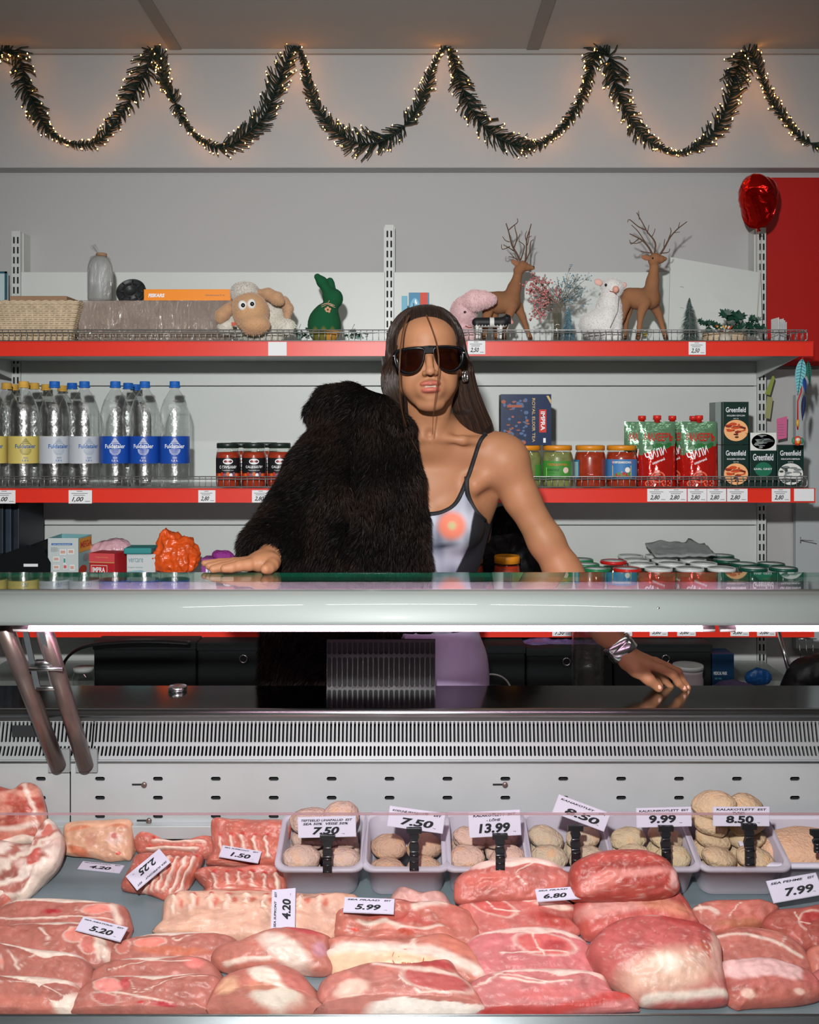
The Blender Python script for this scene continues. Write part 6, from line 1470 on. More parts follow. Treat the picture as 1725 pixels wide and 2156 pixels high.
# ---- printed top
TG = SDF([xAt(770, 2.1), 1.98, zAt(1345, 2.1)], [xAt(1062, 2.1), 2.30, zAt(985, 2.05)], .0022); body_prims(TG)
V, Q = TG.mesh(iso=.0022); V = smooth_mesh(V, Q, 1); cen = V[Q].mean(1); pxv = CX+F*cen[:, 0]/cen[:, 1]; pyv = HY+F*(EYE-cen[:, 2])/cen[:, 1]
neck = np.interp(pxv, [760, 830, 905, 935, 960, 985, 990], [1060, 1080, 1081, 1076, 1060, 1012, 990]); arm = np.interp(pyv, [985, 1010, 1040, 1075, 1097, 1110, 1400], [983, 979, 985, 1001, 1022, 1040, 1100])
keep = (((pyv > neck) & (pxv < arm) & (cen[:, 1] < 2.15)) | ((cen[:, 1] >= 2.15) & (pyv > 1098))) & (pyv < 1336); 
pv = CX+F*V[:, 0]/V[:, 1]; qv = HY+F*(EYE-V[:, 2])/V[:, 1]
n1 = np.array([noise.noise((x*.022, y*.016, 0)) for x, y in zip(pv, qv)]); n2 = np.array([noise.noise((x*.05, y*.03, 5)) for x, y in zip(pv, qv)])
f = np.clip(.58+.9*n1+.35*n2, 0, 1)[:, None]; C = np.array(srgb('4c5366'))*(1-f)+np.array(srgb('a9acb9'))*f
rr_ = np.hypot(pv-952, qv-1107); g = np.clip((36-rr_)/14, 0, 1)[:, None]; C = C*(1-g)+np.array(srgb('c9705a'))*g; g = np.clip((12-rr_)/7, 0, 1)[:, None]; C = C*(1-g)+np.array(srgb('a89a6e'))*g
g = np.clip(1-np.abs((qv-1149+.12*(pv-940))/9), 0, 1)*np.clip(1-np.abs(pv-932)/42, 0, 1); C = C*(1-g[:, None])+np.array(srgb('2c3244'))*g[:, None]
edge = np.interp(qv, [985, 1060, 1100, 1150, 1205, 1330], [1100, 1001, 992, 985, 958, 950]); g = np.clip((pv-edge)/3, 0, 1)[:, None]; C = C*(1-g)+np.array(srgb('14161c'))*g
mat('top_fabric', 'ffffff', .7, attr='Col'); tb = MB(); tb.add(V, Q[keep].tolist(), 0, True, C); top = tb.build('tank_top', 'top_fabric', person, attr=True)
def surf_path(pts, G, n=5, off=.002, D0=1.85):
    out = []
    for p in catmull(pts, n, False):
        h_ = G.hit(p[0], p[1], D0, 2.4, off)
        if h_ is not None: out.append(h_)
    return out
tr = MB()
for pts in ([(1022, 914), (1010, 930), (1000, 960), (985, 1005), (962, 1056), (935, 1076), (905, 1082), (870, 1081), (830, 1080)], [(983, 1004), (985, 1040), (1001, 1075), (1022, 1097)]):
    sp = surf_path(pts, BB); 
    if len(sp) > 3:
        sp = [Vector(p) for p in smooth_line([tuple(p) for p in sp])] if False else sp
        tr.tube(sp, .0052, 8, flatz=.5)
tr.tube([tuple(Pq(1022, 916, 2.075)), tuple(Pq(1018, 910, 2.10)), tuple(Pq(1010, 925, 2.17)), tuple(Pq(990, 1000, 2.235))], .005, 8)
tr.build('black_trim', flat('101116', .7), top)
# ---- trousers and shoes
TG = SDF([-.26, 1.98, .02], [.22, 2.42, zAt(1325, 2.15)], .005)
TG.ell(Pq(885, 1400, 2.20), (.157, .108, .125), .04); TG.ell(Pq(893, 1320, 2.18), (.118, .085, .10), .04)
for s in (-1, 1): TG.chain([np.array([.02+s*.075, 2.21, .84]), np.array([.02+s*.085, 2.20, .48]), np.array([.02+s*.09, 2.23, .09])], [.088, .062, .046], .03)
V, Q = TG.mesh(); V = smooth_mesh(V, Q, 1); tb = MB(); tb.add(V, Q.tolist(), 0, True); tb.build('trousers', flat('a496b4', .32, bump=.5, bscale=9, bdist=.02), person)
for s in (-1, 1):
    G = SDF([.02+s*.09-.07, 2.02, 0], [.02+s*.09+.07, 2.34, .14], .004); G.chain([(.02+s*.09, 2.26, .04), (.02+s*.09, 2.16, .03), (.02+s*.095, 2.09, .022)], [.038, .034, .022], .02); G.F = np.maximum(G.F, (.002-(G.lo[2]+G.h*np.arange(G.n[2])))[None, None, :])
    V, Q = G.mesh(); tb = MB(); tb.add(V, Q.tolist(), 0, True); tb.build('shoe', flat('15151a', .4), person)
# ---- hair
HG = SDF(hl(-.17, -.12, -.46), hl(.19, .19, .14), .0028)
HG.ell(hl(0, .030, .037), (.0835, .098, .0835), .01, R=HR); HG.ell(hl(0, .055, -.02), (.078, .07, .09), .02, R=HR)
# cut the oval of the face out of the front
gx = [(HG.lo[a]+HG.h*np.arange(HG.n[a])) for a in range(3)]; GX, GY, GZ = np.meshgrid(*gx, indexing='ij', sparse=True)
lx, ly, lz = GX-HC[0], GY-HC[1], GZ-HC[2]
ax_ = lx*HR[0, 0]+ly*HR[1, 0]+lz*HR[2, 0]; ay_ = lx*HR[0, 1]+ly*HR[1, 1]+lz*HR[2, 1]; az_ = lx*HR[0, 2]+ly*HR[1, 2]+lz*HR[2, 2]
wz = np.where(az_ > -.01, .080, .14)
k_ = (np.abs(ax_/.0665)**2.7+np.abs((az_+.01)/wz)**2.7)**(1/2.7); cutf = np.maximum((k_-1)*.066, ay_-.022+np.clip(az_, 0, 1)*.45)
HG.F = np.maximum(HG.F, -cutf).astype(np.float32)
RC = [((.062, .020, .02), .024), ((.072, .028, -.02), .027), ((.078, .040, -.06), .028), ((.088, .052, -.105), .033), ((.108, .075, -.155), .036), ((.118, .120, -.22), .036), ((.118, .150, -.31), .032), ((.112, .150, -.40), .022)]
LC = [((-.060, .020, .02), .024), ((-.071, .022, -.02), .0265), ((-.073, .018, -.055), .025), ((-.064, .020, -.085), .022), ((-.055, .04, -.13), .02)]
for ch in (RC, LC): HG.chain([hl(*p) for p, r in ch], [r*.93 for p, r in ch], .012)
V, Q = HG.mesh(); V = smooth_mesh(V, Q, 2); 
hb_ = MB(); hb_.add(V, Q.tolist(), 0, True, np.tile(srgb('1d1512'), (len(V), 1)))
hr = random.Random(3)
def hairstrand(pts, r, c): hb_.tube(pts, [r*(1-.7*i/(len(pts)-1)) for i in range(len(pts))], 3, col=c, cap=False)
cols = [srgb(c) for c in ('1e1613', '2a1d17', '35251c', '452f22', '231915')]
HS = []
for k in range(2200):
    s = 1 if hr.random() < .55 else -1; u = hr.random(); ph = math.radians(3+97*u)*s; ch = RC if s > 0 else LC
    jit = hr.gauss(0, .0012)
    x0, z0 = .0660*math.sin(ph), -.01+.081*math.cos(ph)
    # ride the cap ellipsoid back from the hairline
    pts = []; c0_ = (0, .030, .037); er = (.0842+hr.uniform(-.0005, .0015), .0987, .0842+hr.uniform(-.0005, .0015))
    for t in (0, .2, .4, .6):
        xx = x0*(1+.25*t); zz = z0-.037; zz = zz*(1+.0*t)
        xx = x0+(s*.076-x0)*t*(.35+.65*u); zc = (z0-c0_[2])+((-.02-.05*u)-(z0-c0_[2]))*t**1.3*(.25+.75*u)
        yy = 1-(xx/er[0])**2-(zc/er[2])**2; yb = c0_[1]-er[1]*math.sqrt(max(yy, 0)); 
        if yy <= 0: nrm = math.hypot(xx/er[0], zc/er[2]); xx /= nrm; zc /= nrm
        pts.append(hl(xx+jit*t, yb+t*.075*(1 if yy > .02 else .4)-.0006, c0_[2]+zc) if t == 0 or yy <= .02 else hl(xx, yb+.0, c0_[2]+zc))
    th = hr.uniform(-PI*1.0, PI*.05) if s > 0 else hr.uniform(-PI*.98, 0)
    if u > .18:
        th0 = th
        for i, (p, r) in enumerate(ch):
            if i == 0: continue
            rad = r*(.92+.10*hr.random()); pts.append(hl(p[0]+rad*math.cos(th)+hr.gauss(0, .0008), p[1]+rad*math.sin(th)*.9, p[2]+hr.gauss(0, .001)))
        if s > 0: pts[-1] = pts[-1]+np.array([hr.uniform(-.01, .012), 0, hr.uniform(-.03, .03)])
    P3 = catmull([p for p in pts], 3, False); lt_ = min(1, max(0, (u-.2)))
    HS.append((np.array([np.array(p, float) for p in P3]), hr.uniform(.0006, .0011), cols[hr.randrange(5)] if u > .25 else cols[hr.choice((0, 1, 4))], hr.uniform(-.0004, .0018)))
for k in range(1500):
    x0 = hr.uniform(-.066, .066); z0 = -.01+.0835*(1-abs(x0/.0675)**2.7)**(1/2.7)+hr.uniform(-.002, .001)
    e3 = np.array([.0845, .0987, .0845]); dz_ = (z0-.037)/e3[2]; dx_ = x0/e3[0]; dy_ = -math.sqrt(max(.02, 1-dx_**2-dz_**2)); pts = []
    tt = hr.uniform(.5, 1); side = 1 if x0 > 0 else -1
    for j in range(9):
        a = math.radians(16*j*tt); x_ = dx_*(1-.02*j)+side*.0*j; y_ = dy_*math.cos(a)+dz_*math.sin(a); w2 = dz_*math.cos(a)-dy_*math.sin(a); n_ = math.sqrt(x_*x_+y_*y_+w2*w2)
        pts.append(hl(x_/n_*e3[0], .030+y_/n_*e3[1], .037+w2/n_*e3[2]))
    HS.append((np.array([np.array(p) for p in pts]), hr.uniform(.0005, .0009), cols[hr.choice((0, 0, 4, 1, 2))], hr.uniform(-.0002, .0010)))
for k in range(1100):
    s = 1 if hr.random() < .5 else -1; ch = RC if s > 0 else LC; al = math.radians(hr.uniform(20, 88)); be = math.radians(hr.uniform(-75, 40)); th = hr.uniform(-PI*.9, 0)
    d0 = np.array([s*math.sin(al), math.cos(al)*.0+math.sin(be)*.6, math.cos(al)]); pts = []
    tgt = np.array([s*.9, -.1+.3*math.sin(be), -.55])
    for t in (0, .3, .6, .9): d1 = d0*(1-t)+tgt*t; d1 /= np.linalg.norm(d1); pts.append(hl(d1[0]*.0845, .030+d1[1]*.0987, .037+d1[2]*.0845))
    for p, r in ch[2:]: rad = r*.97; pts.append(hl(p[0]+rad*math.cos(th), p[1]+rad*math.sin(th)*.9, p[2]))
    HS.append((np.array(catmull(pts, 3, False)), hr.uniform(.0006, .0011), cols[hr.choice((0, 1, 1, 4, 2))], hr.uniform(-.0003, .0014)))
def sampF(G, P):
    i = np.clip((P-G.lo)/G.h, 0, G.n-1.001); a = np.floor(i).astype(int); f = i-a; r = np.zeros(len(P))
    for dx in (0, 1):
        for dy in (0, 1):
            for dz in (0, 1): r += G.F[a[:, 0]+dx, a[:, 1]+dy, a[:, 2]+dz]*np.where(dx, f[:, 0], 1-f[:, 0])*np.where(dy, f[:, 1], 1-f[:, 1])*np.where(dz, f[:, 2], 1-f[:, 2])
    return r
AP = np.concatenate([h_[0] for h_ in HS]); off_ = np.concatenate([np.full(len(h_[0]), h_[3]) for h_ in HS])
for _ in range(6):
    v0 = sampF(HG, AP); g_ = np.stack([sampF(HG, AP+np.eye(3)[a]*.003)-sampF(HG, AP-np.eye(3)[a]*.003) for a in range(3)], 1); gl_ = np.linalg.norm(g_, axis=1)[:, None]+1e-9
    AP = AP-g_/gl_*np.clip(v0-off_, -.02, .02)[:, None]
i_ = 0
for p_, r_, c_, o_ in HS:
    q_ = AP[i_:i_+len(p_)]; i_ += len(p_)
    q_[1:-1] = .5*q_[1:-1]+.25*(q_[:-2]+q_[2:]); hairstrand([tuple(x) for x in q_], r_, c_)
for pts, r in (([(862, 664, 1.972), (852, 685, 1.942), (846, 715, 1.925), (842, 757, 1.912), (841, 800, 1.915), (843, 840, 1.93), (850, 880, 1.965), (862, 915, 1.99), (881, 952, 2.005)], .0011),
               ([(898, 663, 1.968), (909, 690, 1.938), (919, 722, 1.925), (924, 755, 1.908), (923, 795, 1.915), (918, 832, 1.925), (913, 870, 1.95), (911, 915, 1.99)], .0009)):
    for j in range(4):
        q = [np.array(W(a+(j-1.5)*1.0*(1-.5*i/len(pts)), b, D_-.001*j)) for i, (a, b, D_) in enumerate(pts)]; hairstrand([tuple(p) for p in catmull(q, 4, False)], r*.62, srgb(['5a3a24', '3a2519', '704a2e', '4a2f1f'][j]))
hb_.build('hair', 'hair_brown', person, attr=True)
# ---- sunglasses
def face_y(x, z): return -.0985+2.6*x*x+.1*(z*z)*0
gl = thing('sunglasses', tuple(hl(0, -.1, 0)), 'oversized black sunglasses with brown lenses on her face', 'sunglasses'); 
lensL = [(p_[0]*1.10-.0006, p_[1]*1.04+.001) for p_ in [(-.0065, .010), (-.012, .0175), (-.030, .0185), (-.050, .0165), (-.063, .012), (-.0675, .000), (-.0625, -.021), (-.049, -.0325), (-.034, -.034), (-.020, -.027), (-.011, -.012)]]
def gP(x, z, d=0): return tuple(hl(x, face_y(x, z)+d-.004, z+.0))
for s in (1, -1):
    out = [(p[0]*s, p[1]) for p in catmull(lensL, 5)]
    c_ = np.mean(out, 0); inn = [(c_[0]+s*.0026+(p[0]-c_[0])*.82, c_[1]-.0016+(p[1]-c_[1])*.80) for p in out]; n = len(out); V = []
    for d in (0, .0045): V += [gP(*p, d) for p in out]+[gP(*p, d) for p in inn]
    Fc = []
    for i in range(n):
        j = (i+1) % n; Fc += [(i, j, n+j, n+i), (2*n+j, 2*n+i, 3*n+i, 3*n+j), (i, 2*n+i, 2*n+j, j), (n+j, 3*n+j, 3*n+i, n+i)]
    MB().add(V, Fc, 0, True).build('rim', flat('08080a', .22, spec=.25), gl)
    V = [gP(c_[0]+(p[0]-c_[0])*q, c_[1]+(p[1]-c_[1])*q, .002+(0 if q else -.0)) for q in (1, .66, .33) for p in inn]+[gP(c_[0], c_[1], .002)]
    Fc = [(k*n+i, k*n+(i+1) % n, (k+1)*n+(i+1) % n, (k+1)*n+i) for k in range(2) for i in range(n)]+[(2*n+i, 2*n+(i+1) % n, 3*n) for i in range(n)]
    MB().add(V, Fc, 0, True).build('lens', 'lens_brown' if 'lens_brown' in MATS else glassy('lens_brown', (.17, .085, .04), .8, .03, fres=1.5, base=.0), gl)
    # temple arm to the ear
    mb = MB(); mb.bar(gP(s*.070, .004, .002), tuple(hl(s*.0735, -.035, .003)), .004, .016, up=(0, 0, 1)); mb.bar(tuple(hl(s*.0735, -.037, .003)), tuple(hl(s*.073, .012, .002)), .003, .010); mb.build('temple', flat('08080a', .22, spec=.25), gl)
    mb = MB(); mb.tube([gP(s*.071, .004, -.001), gP(s*.076, .004, -.001)], .0007, 6); mb.tube([gP(s*.071, .0015, -.001), gP(s*.071, .0065, -.001)], .0007, 6); mb.build('hinge_pin', 'chrome', gl)
mb = MB(); mb.bar(gP(-.009, .0115, .002), gP(.009, .0115, .002), .005, .011); mb.bar(gP(-.05, .0165, .002), gP(0, .019, .001), .004, .004); mb.bar(gP(0, .019, .001), gP(.05, .0165, .002), .004, .004); mb.build('bridge', flat('08080a', .5, spec=.1), gl)
# earring, cuff bracelet
mb = MB(); c_ = hl(.0765, -.004, -.040)
for dx, rr2 in ((0, .0105), (.004, .0095)): mb.tube([c_+HR @ np.array([dx+.35*rr2*math.cos(a), -.006-dx+rr2*.5*math.cos(a), rr2*math.sin(a)]) for a in np.linspace(0, 2*PI, 22, endpoint=False)], .0027, 8, closed=True)
tag(mb.build('earring', 'chrome'), 'chunky polished silver hoop earring on her visible ear', 'earring')
a_ = Pq(1294, 1348, 2.063); b_ = Pq(1320, 1381, 2.055); d_ = (b_-a_)/np.linalg.norm(b_-a_); u_ = np.cross(d_, [0, 1, 0]); u_ /= np.linalg.norm(u_); w_ = np.cross(u_, d_)
mb = MB(); V = []; n = 48; prof_ = [(-.0175, 0), (-.0165, .002), (-.006, .0025), (-.004, .0012), (-.002, .0025), (.0165, .002), (.0175, 0), (.0165, -.002), (-.0165, -.002)]
for z_, dr in prof_:
    for i in range(n):
        t = 2*PI*i/n; sq = 1/max(abs(math.cos(t)), abs(math.sin(t)))**.18; R_ = (.0285+dr)*sq; V.append((a_+b_)/2+d_*z_+u_*R_*math.cos(t)*1.06+w_*R_*math.sin(t)*.88)
m = len(prof_); mb.add(V, [(j*n+i, j*n+(i+1) % n, ((j+1) % m)*n+(i+1) % n, ((j+1) % m)*n+i) for j in range(m) for i in range(n)], 0, True)
tag(mb.build('cuff_bracelet', 'chrome'), 'wide polished silver cuff bracelet on her bare wrist', 'bracelet')
# ---- fur coat
CG = SDF([-.46, 1.80, .78], [.075, 2.34, zAt(780, 2.0)], .004); q = Pq
CG.ell(q(735, 965, 2.10), (.105, .10, .095), .03); CG.chain([q(745, 930, 2.09), q(690, 1010, 2.07), q(640, 1090, 2.03), q(590, 1140, 1.97), q(553, 1153, 1.925)], [.085, .092, .082, .066, .050], .03)
CG.chain([q(800, 930, 2.06), q(790, 1050, 2.05), q(805, 1150, 2.07), q(815, 1300, 2.12), q(815, 1500, 2.16)], [.075, .098, .092, .095, .10], .03)
CG.chain([q(855, 930, 2.02), q(866, 1010, 2.015), q(872, 1100, 2.01), q(880, 1200, 2.03), q(885, 1330, 2.07), q(885, 1500, 2.10)], [.022, .024, .028, .028, .03, .035], .02)
CG.chain([q(720, 1060, 2.03), q(730, 1200, 2.05), q(720, 1400, 2.10)], [.10, .10, .12], .03)
CG.chain([q(690, 838, 2.08), q(735, 845, 2.055), q(800, 868, 2.03), (q(852, 900, 2.0))], [.030, .040, .036, .024], .012)
CG.chain([q(668, 870, 2.09), q(700, 860, 2.07)], [.030, .03], .02)
CG.cap(q(600, 1240, 2.03), q(640, 1420, 2.12), .07, .10, .04)
# deep fold between sleeve and front
CG.chain([q(755, 960, 1.955), q(748, 1060, 1.935), q(730, 1150, 1.94), q(712, 1210, 1.95)], [.008, .012, .014, .012], .02)if False else None
for a, b in (((760, 930, 1.985), (752, 1050, 1.945)), ((752, 1050, 1.945), (725, 1200, 1.945))): CG.cap(q(*a), q(*b), .012, .012, .02, 's')
CG.cap(q(835, 960, 1.965), q(822, 1100, 1.945), .008, .008, .015, 's')
# hollow the cuff and keep clear of the counter and of her hand
CG.cap(q(556, 1172, 1.88), q(512, 1186, 1.835), .036, .034, .006, 's')
gz_ = CG.lo[2]+CG.h*np.arange(CG.n[2]); gy_ = CG.lo[1]+CG.h*np.arange(CG.n[1])
keepout = np.minimum((gz_[None, None, :]-(ZG+.012)), -(gy_[None, :, None]-1.875))  # inside when y<1.875 and z below glass
CG.F = np.maximum(CG.F, np.minimum(-(gz_[None, None, :]-(ZG+.010)), -(gy_[None, :, None]-1.872))).astype(np.float32)
CG.F = np.maximum(CG.F, np.minimum(-(gz_[None, None, :]-1.055), -(gy_[None, :, None]-2.10))).astype(np.float32)
V, Q = CG.mesh(); V = smooth_mesh(V, Q, 2); N = vnorm(V, Q)
cb = MB(); cb.add(V, Q.tolist(), 0, True, np.tile(srgb('0e0b0a'), (len(V), 1))); coat = cb.build('fur_coat', 'coat_base', person, attr=True)
nf = 84000; cen = V[Q].mean(1); ok = np.where((cen[:, 1] < 2.20) & (N[Q[:, 0]][:, 1] < .45))[0]; ar = ok[rng.integers(0, len(ok), nf)]; w_ = rng.dirichlet((1, 1, 1, 1), nf)
Pf = (V[Q[ar]]*w_[:, :, None]).sum(1); Nf = N[Q[ar][:, 0]]
# combed along the sleeve / down the front, in soft clumps
nz_ = np.array([noise.noise_vector(Vector(p*14)) for p in Pf]); flow = np.tile(np.array([-.15, 0, -1.0]), (nf, 1)); sl = (Pf[:, 0] < xAt(740, 2.0)); flow[sl] = [-.6, -.2, -.75]; flow = flow+nz_*.9
flow -= Nf*(flow*Nf).sum(1)[:, None]*.8; flow /= np.linalg.norm(flow, axis=1)[:, None]+1e-9
t_ = np.clip(.5+1.6*nz_[:, 0], 0, 1)[:, None]; Cf = np.array(srgb('0b0908'))*(1-t_)+np.array(srgb('1e1511'))*t_; Cf *= (.6+.8*rng.random(nf))[:, None]
sel = rng.random(nf) < .012; Cf[sel] = srgb('3a2e28')
for i in range(3):
    m_ = slice(i*nf//3, (i+1)*nf//3); fm = MB(); strands(fm, Pf[m_], Nf[m_], .0145, .00055, Cf[m_], .72, grav=(0, 0, -.4), jit=.16, seg=3, dirf=flow[m_]); 
    if i == 0: FM = fm
    else:
        base = FM.n
        FM.add(fm.v[0], fm.f, 0, True, fm.c[0])
FM.build('fur_pile', 'fur_dark', coat, attr=True)['kind'] = 'stuff'
# ================================================================ MEAT IN THE DISPLAY
def mat_meat():
    m = mat('meat', 'ffffff', .42, attr='Col', sss=.08, bump=.5, bscale=110, bdist=.003, spec=.42, var=.16, vscale=55)
    return m
mat_meat()
def zl(a, b): return (a*.3478, 1600+b*.3478)
def zm(a, b): return (560+a*.3478, 1600+b*.3478)
def zr(a, b): return (1125+a*.3478, 1600+b*.3478)
LEAN = 'ad665a'; PALE = 'c07a6c'; RED = 'b1433c'; FATC = 'd8c2b4'; BONE = 'd98a7c'; DEEP = '9c3f3c'; CREAM = 'd9b59c'
def nearest_line(X, Y, pts):
    d = np.full(len(X), 1e9)
    for a, b in zip(pts[:-1], pts[1:]):
        ax, ay, bx_, by = *a, *b; L2 = (bx_-ax)**2+(by-ay)**2+1e-9; t = np.clip(((X-ax)*(bx_-ax)+(Y-ay)*(by-ay))/L2, 0, 1)
        d = np.minimum(d, np.hypot(X-ax-t*(bx_-ax), Y-ay-t*(by-ay)))
    return d
def meat(outline, label, name='pork_steak', slope=.62, thick=.022, bulge=.010, lean=LEAN, rim=None, feats=(), cat='meat', seed=0, marble=.13, lift=0, group=None, stripes=None, edge=FATC, lump=.0, base=None, mscale=1.0, depth=None):
    """slab of meat lying or leaning on the tray; outline in photo pixels gives its true outline in its own tilted plane"""
    g0 = np.mean(outline, 0); outline = [g0+(np.array(p)-g0)*1.035 for p in outline]; O = np.array(catmull(outline, 8)); O = O if len(O) < 240 else O[::2]; n = len(O)
    py0 = base if base is not None else O[:, 1].max(); yb = tray_pt(862, py0, .004).y; z0 = tz(yb)+.004
    def pl(px, py, lift_=0): k = (py-HY)/F; y = (EYE-z0+yb*slope)/(slope+k); return np.array([(px-CX)*y/F, y, EYE-k*y])
    nrm = np.array([0, -slope, 1])/math.hypot(slope, 1); g = O.mean(0); nr = 30; rad = np.hypot(*(O-g).T)
    rv = 1-(1-np.linspace(0, 1, nr+1))**1.35
    P = []; PX = []; RR = []
    for r in rv:
        for o_ in O: q_ = g+(o_-g)*r; P.append(pl(*q_)); PX.append(q_); RR.append(r)
    P = np.array(P); PX = np.array(PX); RR = np.array(RR); ed = (1-RR)*np.tile(rad, nr+1)
    sh = 1-np.clip(1-ed/16, 0, 1)**2
    nz1 = np.array([noise.noise((x*.02+seed*7, y*.03, seed)) for x, y in PX]); nz2 = np.array([noise.noise((x*.07, y*.09, seed+9)) for x, y in PX])
    hgt = bulge*np.sqrt(np.clip(1-RR**2.2, 0, 1))+lump*nz1+.0025*nz2*sh+.006*(sh-1)
    P = P+nrm*hgt[:, None]
    # colours that belong to the meat: lean, fat rim, bone, seams
    C = np.tile(srgb(lean), (len(P), 1)).astype(float)*.88; C *= (1+.22*nz1)[:, None]
    X, Y = PX[:, 0]+5*nz2, PX[:, 1]+4*nz1
    mb_ = np.abs(np.array([noise.noise((x*.030*mscale+seed, y*.055*mscale+3, seed*3+1)) for x, y in PX])); f = np.clip(1-mb_/.045, 0, 1)**1.5*marble; C = C*(1-f[:, None])+np.array(srgb(FATC))*f[:, None]
    raise_ = np.zeros(len(P))
    if stripes:
        ang, per, ca, cb = stripes; t = (X*math.sin(ang)+Y*math.cos(ang))/per*2*PI; f = np.clip(.5+.9*np.sin(t+3*nz1+1.5*nz2), 0, 1)[:, None]; C = C*(1-f)+np.array(srgb(ca))*f; f = np.clip(np.sin(t*.5+1+4*nz1), 0, 1)[:, None]*.6; C = C*(1-f)+np.array(srgb(cb))*f
    for ft in feats:
        if ft[0] == 'e':
            _, cx, cy, rx, ry, rot, col, soft = ft; dx, dy = X-cx, Y-cy; u_ = (dx*math.cos(rot)+dy*math.sin(rot))/rx; v_ = (-dx*math.sin(rot)+dy*math.cos(rot))/ry; q_ = np.hypot(u_, v_)
            if soft < 0: f = np.clip((1.22-q_)/.10, 0, 1)[:, None]*.5; C = C*(1-f)+np.array(srgb(FATC))*f; soft = .15
            f = np.clip((1+soft/2-q_)/soft, 0, 1)[:, None]; C = C*(1-f)+np.array(srgb(col))*f
        else:
            _, pts, w_, col = ft; f = np.clip(1.5-nearest_line(X, Y, pts)/w_, 0, 1)[:, None]*.8; C = C*(1-f)+np.array(srgb(col))*f; raise_ += f[:, 0]*(.007 if name == 'pork_ribs' else .0008)
    if rim:
        sides, w_, col = rim; d = (PX-g); a = np.degrees(np.arctan2(-d[:, 1], d[:, 0])) % 360; f = np.zeros(len(P))
        for a0, a1 in sides:
            m_ = np.clip(np.minimum((a-a0) % 360, (a1-a) % 360)/14, 0, 1)*(((a-a0) % 360) <= ((a1-a0) % 360)); f = np.maximum(f, m_)
        f = (f*np.clip((w_*2.3*f*(1+.35*nz1)-ed)/2.5+.5, 0, 1))[:, None]; C = C*(1-f)+np.array(srgb(col))*f
    P = P+nrm*raise_[:, None]
    # sides and back of the slab
    V = [P]; CC = [C]; back = -nrm*thick; last = P[-n:]; 
    for k, (s_, inn) in enumerate(((.25, 1.012), (.6, 1.01), (1, .985))):
        cen = last.mean(0); q_ = cen+(last-cen)*inn+back*s_+np.array([0, .0, 0]); q_[:, 2] = np.maximum(q_[:, 2], np.array([tz(min(max(y, TF+.003), TB)) for y in q_[:, 1]])+.0015); V.append(q_); CC.append(C[-n:]*.9+np.array(srgb(edge))*.1)
    V.append((V[-1]).mean(0)[None, :]); CC.append(C[:1]); V = np.concatenate(V); V[:, 2] = np.maximum(V[:, 2], np.array([tz(min(max(y, TF+.003), TB)) for y in V[:, 1]])+.0012)
    V[:, 1] = np.clip(V[:, 1], TF+.004, 1.864); CC = np.concatenate(CC); rows = nr+1+3; Fc = []
    for j in range(rows-1):
        for i in range(n): i2 = (i+1) % n; Fc.append((j*n+i, j*n+i2, (j+1)*n+i2, (j+1)*n+i))
    lastc = len(V)-1
    for i in range(n): Fc.append(((rows-1)*n+i, (rows-1)*n+(i+1) % n, lastc))
    mb = MB(); mb.add(V, Fc, 0, True, CC); o = mb.build(name, 'meat', attr=True); tag(o, label, cat, group); return o, pl, nrm, bulge
def E(z, cx, cy, rx, ry, rot, col, soft=.25): c = z(cx, cy); return ('e', c[0], c[1], rx*.3478, ry*.3478, rot, col, soft)
def Ln(z, pts, w, col=FATC): return ('l', [z(*p) for p in pts], w*(.7 if w < 3.1 else 1), col)
def OZ(z, pts): return [z(*p) for p in pts]
TOPR = [(12, 168)]
# --- back row, left
meat(OZ(zl, [(-120, 500), (190, 505), (262, 375), (305, 368), (362, 470), (330, 610), (240, 720), (140, 845), (60, 845), (-120, 860)]), 'big sheet of striped pork belly hanging down at the left end', 'pork_belly', 1.1, .03, .012, stripes=(.5, 34, FATC, 'e3cfc4'), rim=([(250, 360), (0, 30)], 9, FATC), seed=1, feats=[E(zl, 290, 430, 26, 45, .6, 'c06a5c', .3), E(zl, 215, 600, 30, 60, .6, 'b85a50', .3)])
meat(OZ(zl, [(-120, 175), (60, 182), (130, 143), (205, 165), (243, 250), (256, 330), (255, 503), (150, 508), (-120, 520)]), 'tall red block of belly meat standing upright at the far left', 'pork_belly', 2.6, .018, .010, lean='a64c3e', rim=([(225, 315)], 12, FATC), seed=2, stripes=(.25, 60, 'c98a78', 'a8453a'), feats=[Ln(zl, [(150, 150), (215, 300), (215, 340)], 5), Ln(zl, [(-20, 420), (230, 390)], 5)], base=1835)
meat(OZ(zl, [(-100, 665), (35, 678), (58, 760), (54, 860), (-100, 885)]), 'small striped belly piece cut by the left edge below the big sheet', 'pork_belly', .9, .025, .010, stripes=(.2, 26, FATC, 'c0604f'), seed=3)
meat(OZ(zl, [(386, 412), (440, 374), (620, 366), (772, 363), (790, 440), (786, 590), (740, 604), (650, 614), (560, 590), (410, 574), (395, 540)]), 'squarish pork knuckle block with pale skin and cut bone', 'pork_knuckle', 1.6, .045, .012, lean='cf9d80', marble=.5, seed=4, rim=([(20, 170)], 8, 'd2a184'), feats=[E(zl, 560, 490, 35, 45, .2, 'b5806a', .4), E(zl, 700, 480, 45, 42, 0, 'cda89a', .3), E(zl, 705, 462, 22, 20, 0, 'b86a62', .4), Ln(zl, [(400, 430), (560, 395), (760, 400)], 4, 'c07050'), E(zl, 480, 555, 70, 26, .3, 'b8694c', .4), E(zl, 725, 570, 14, 9, 0, 'c03428')])
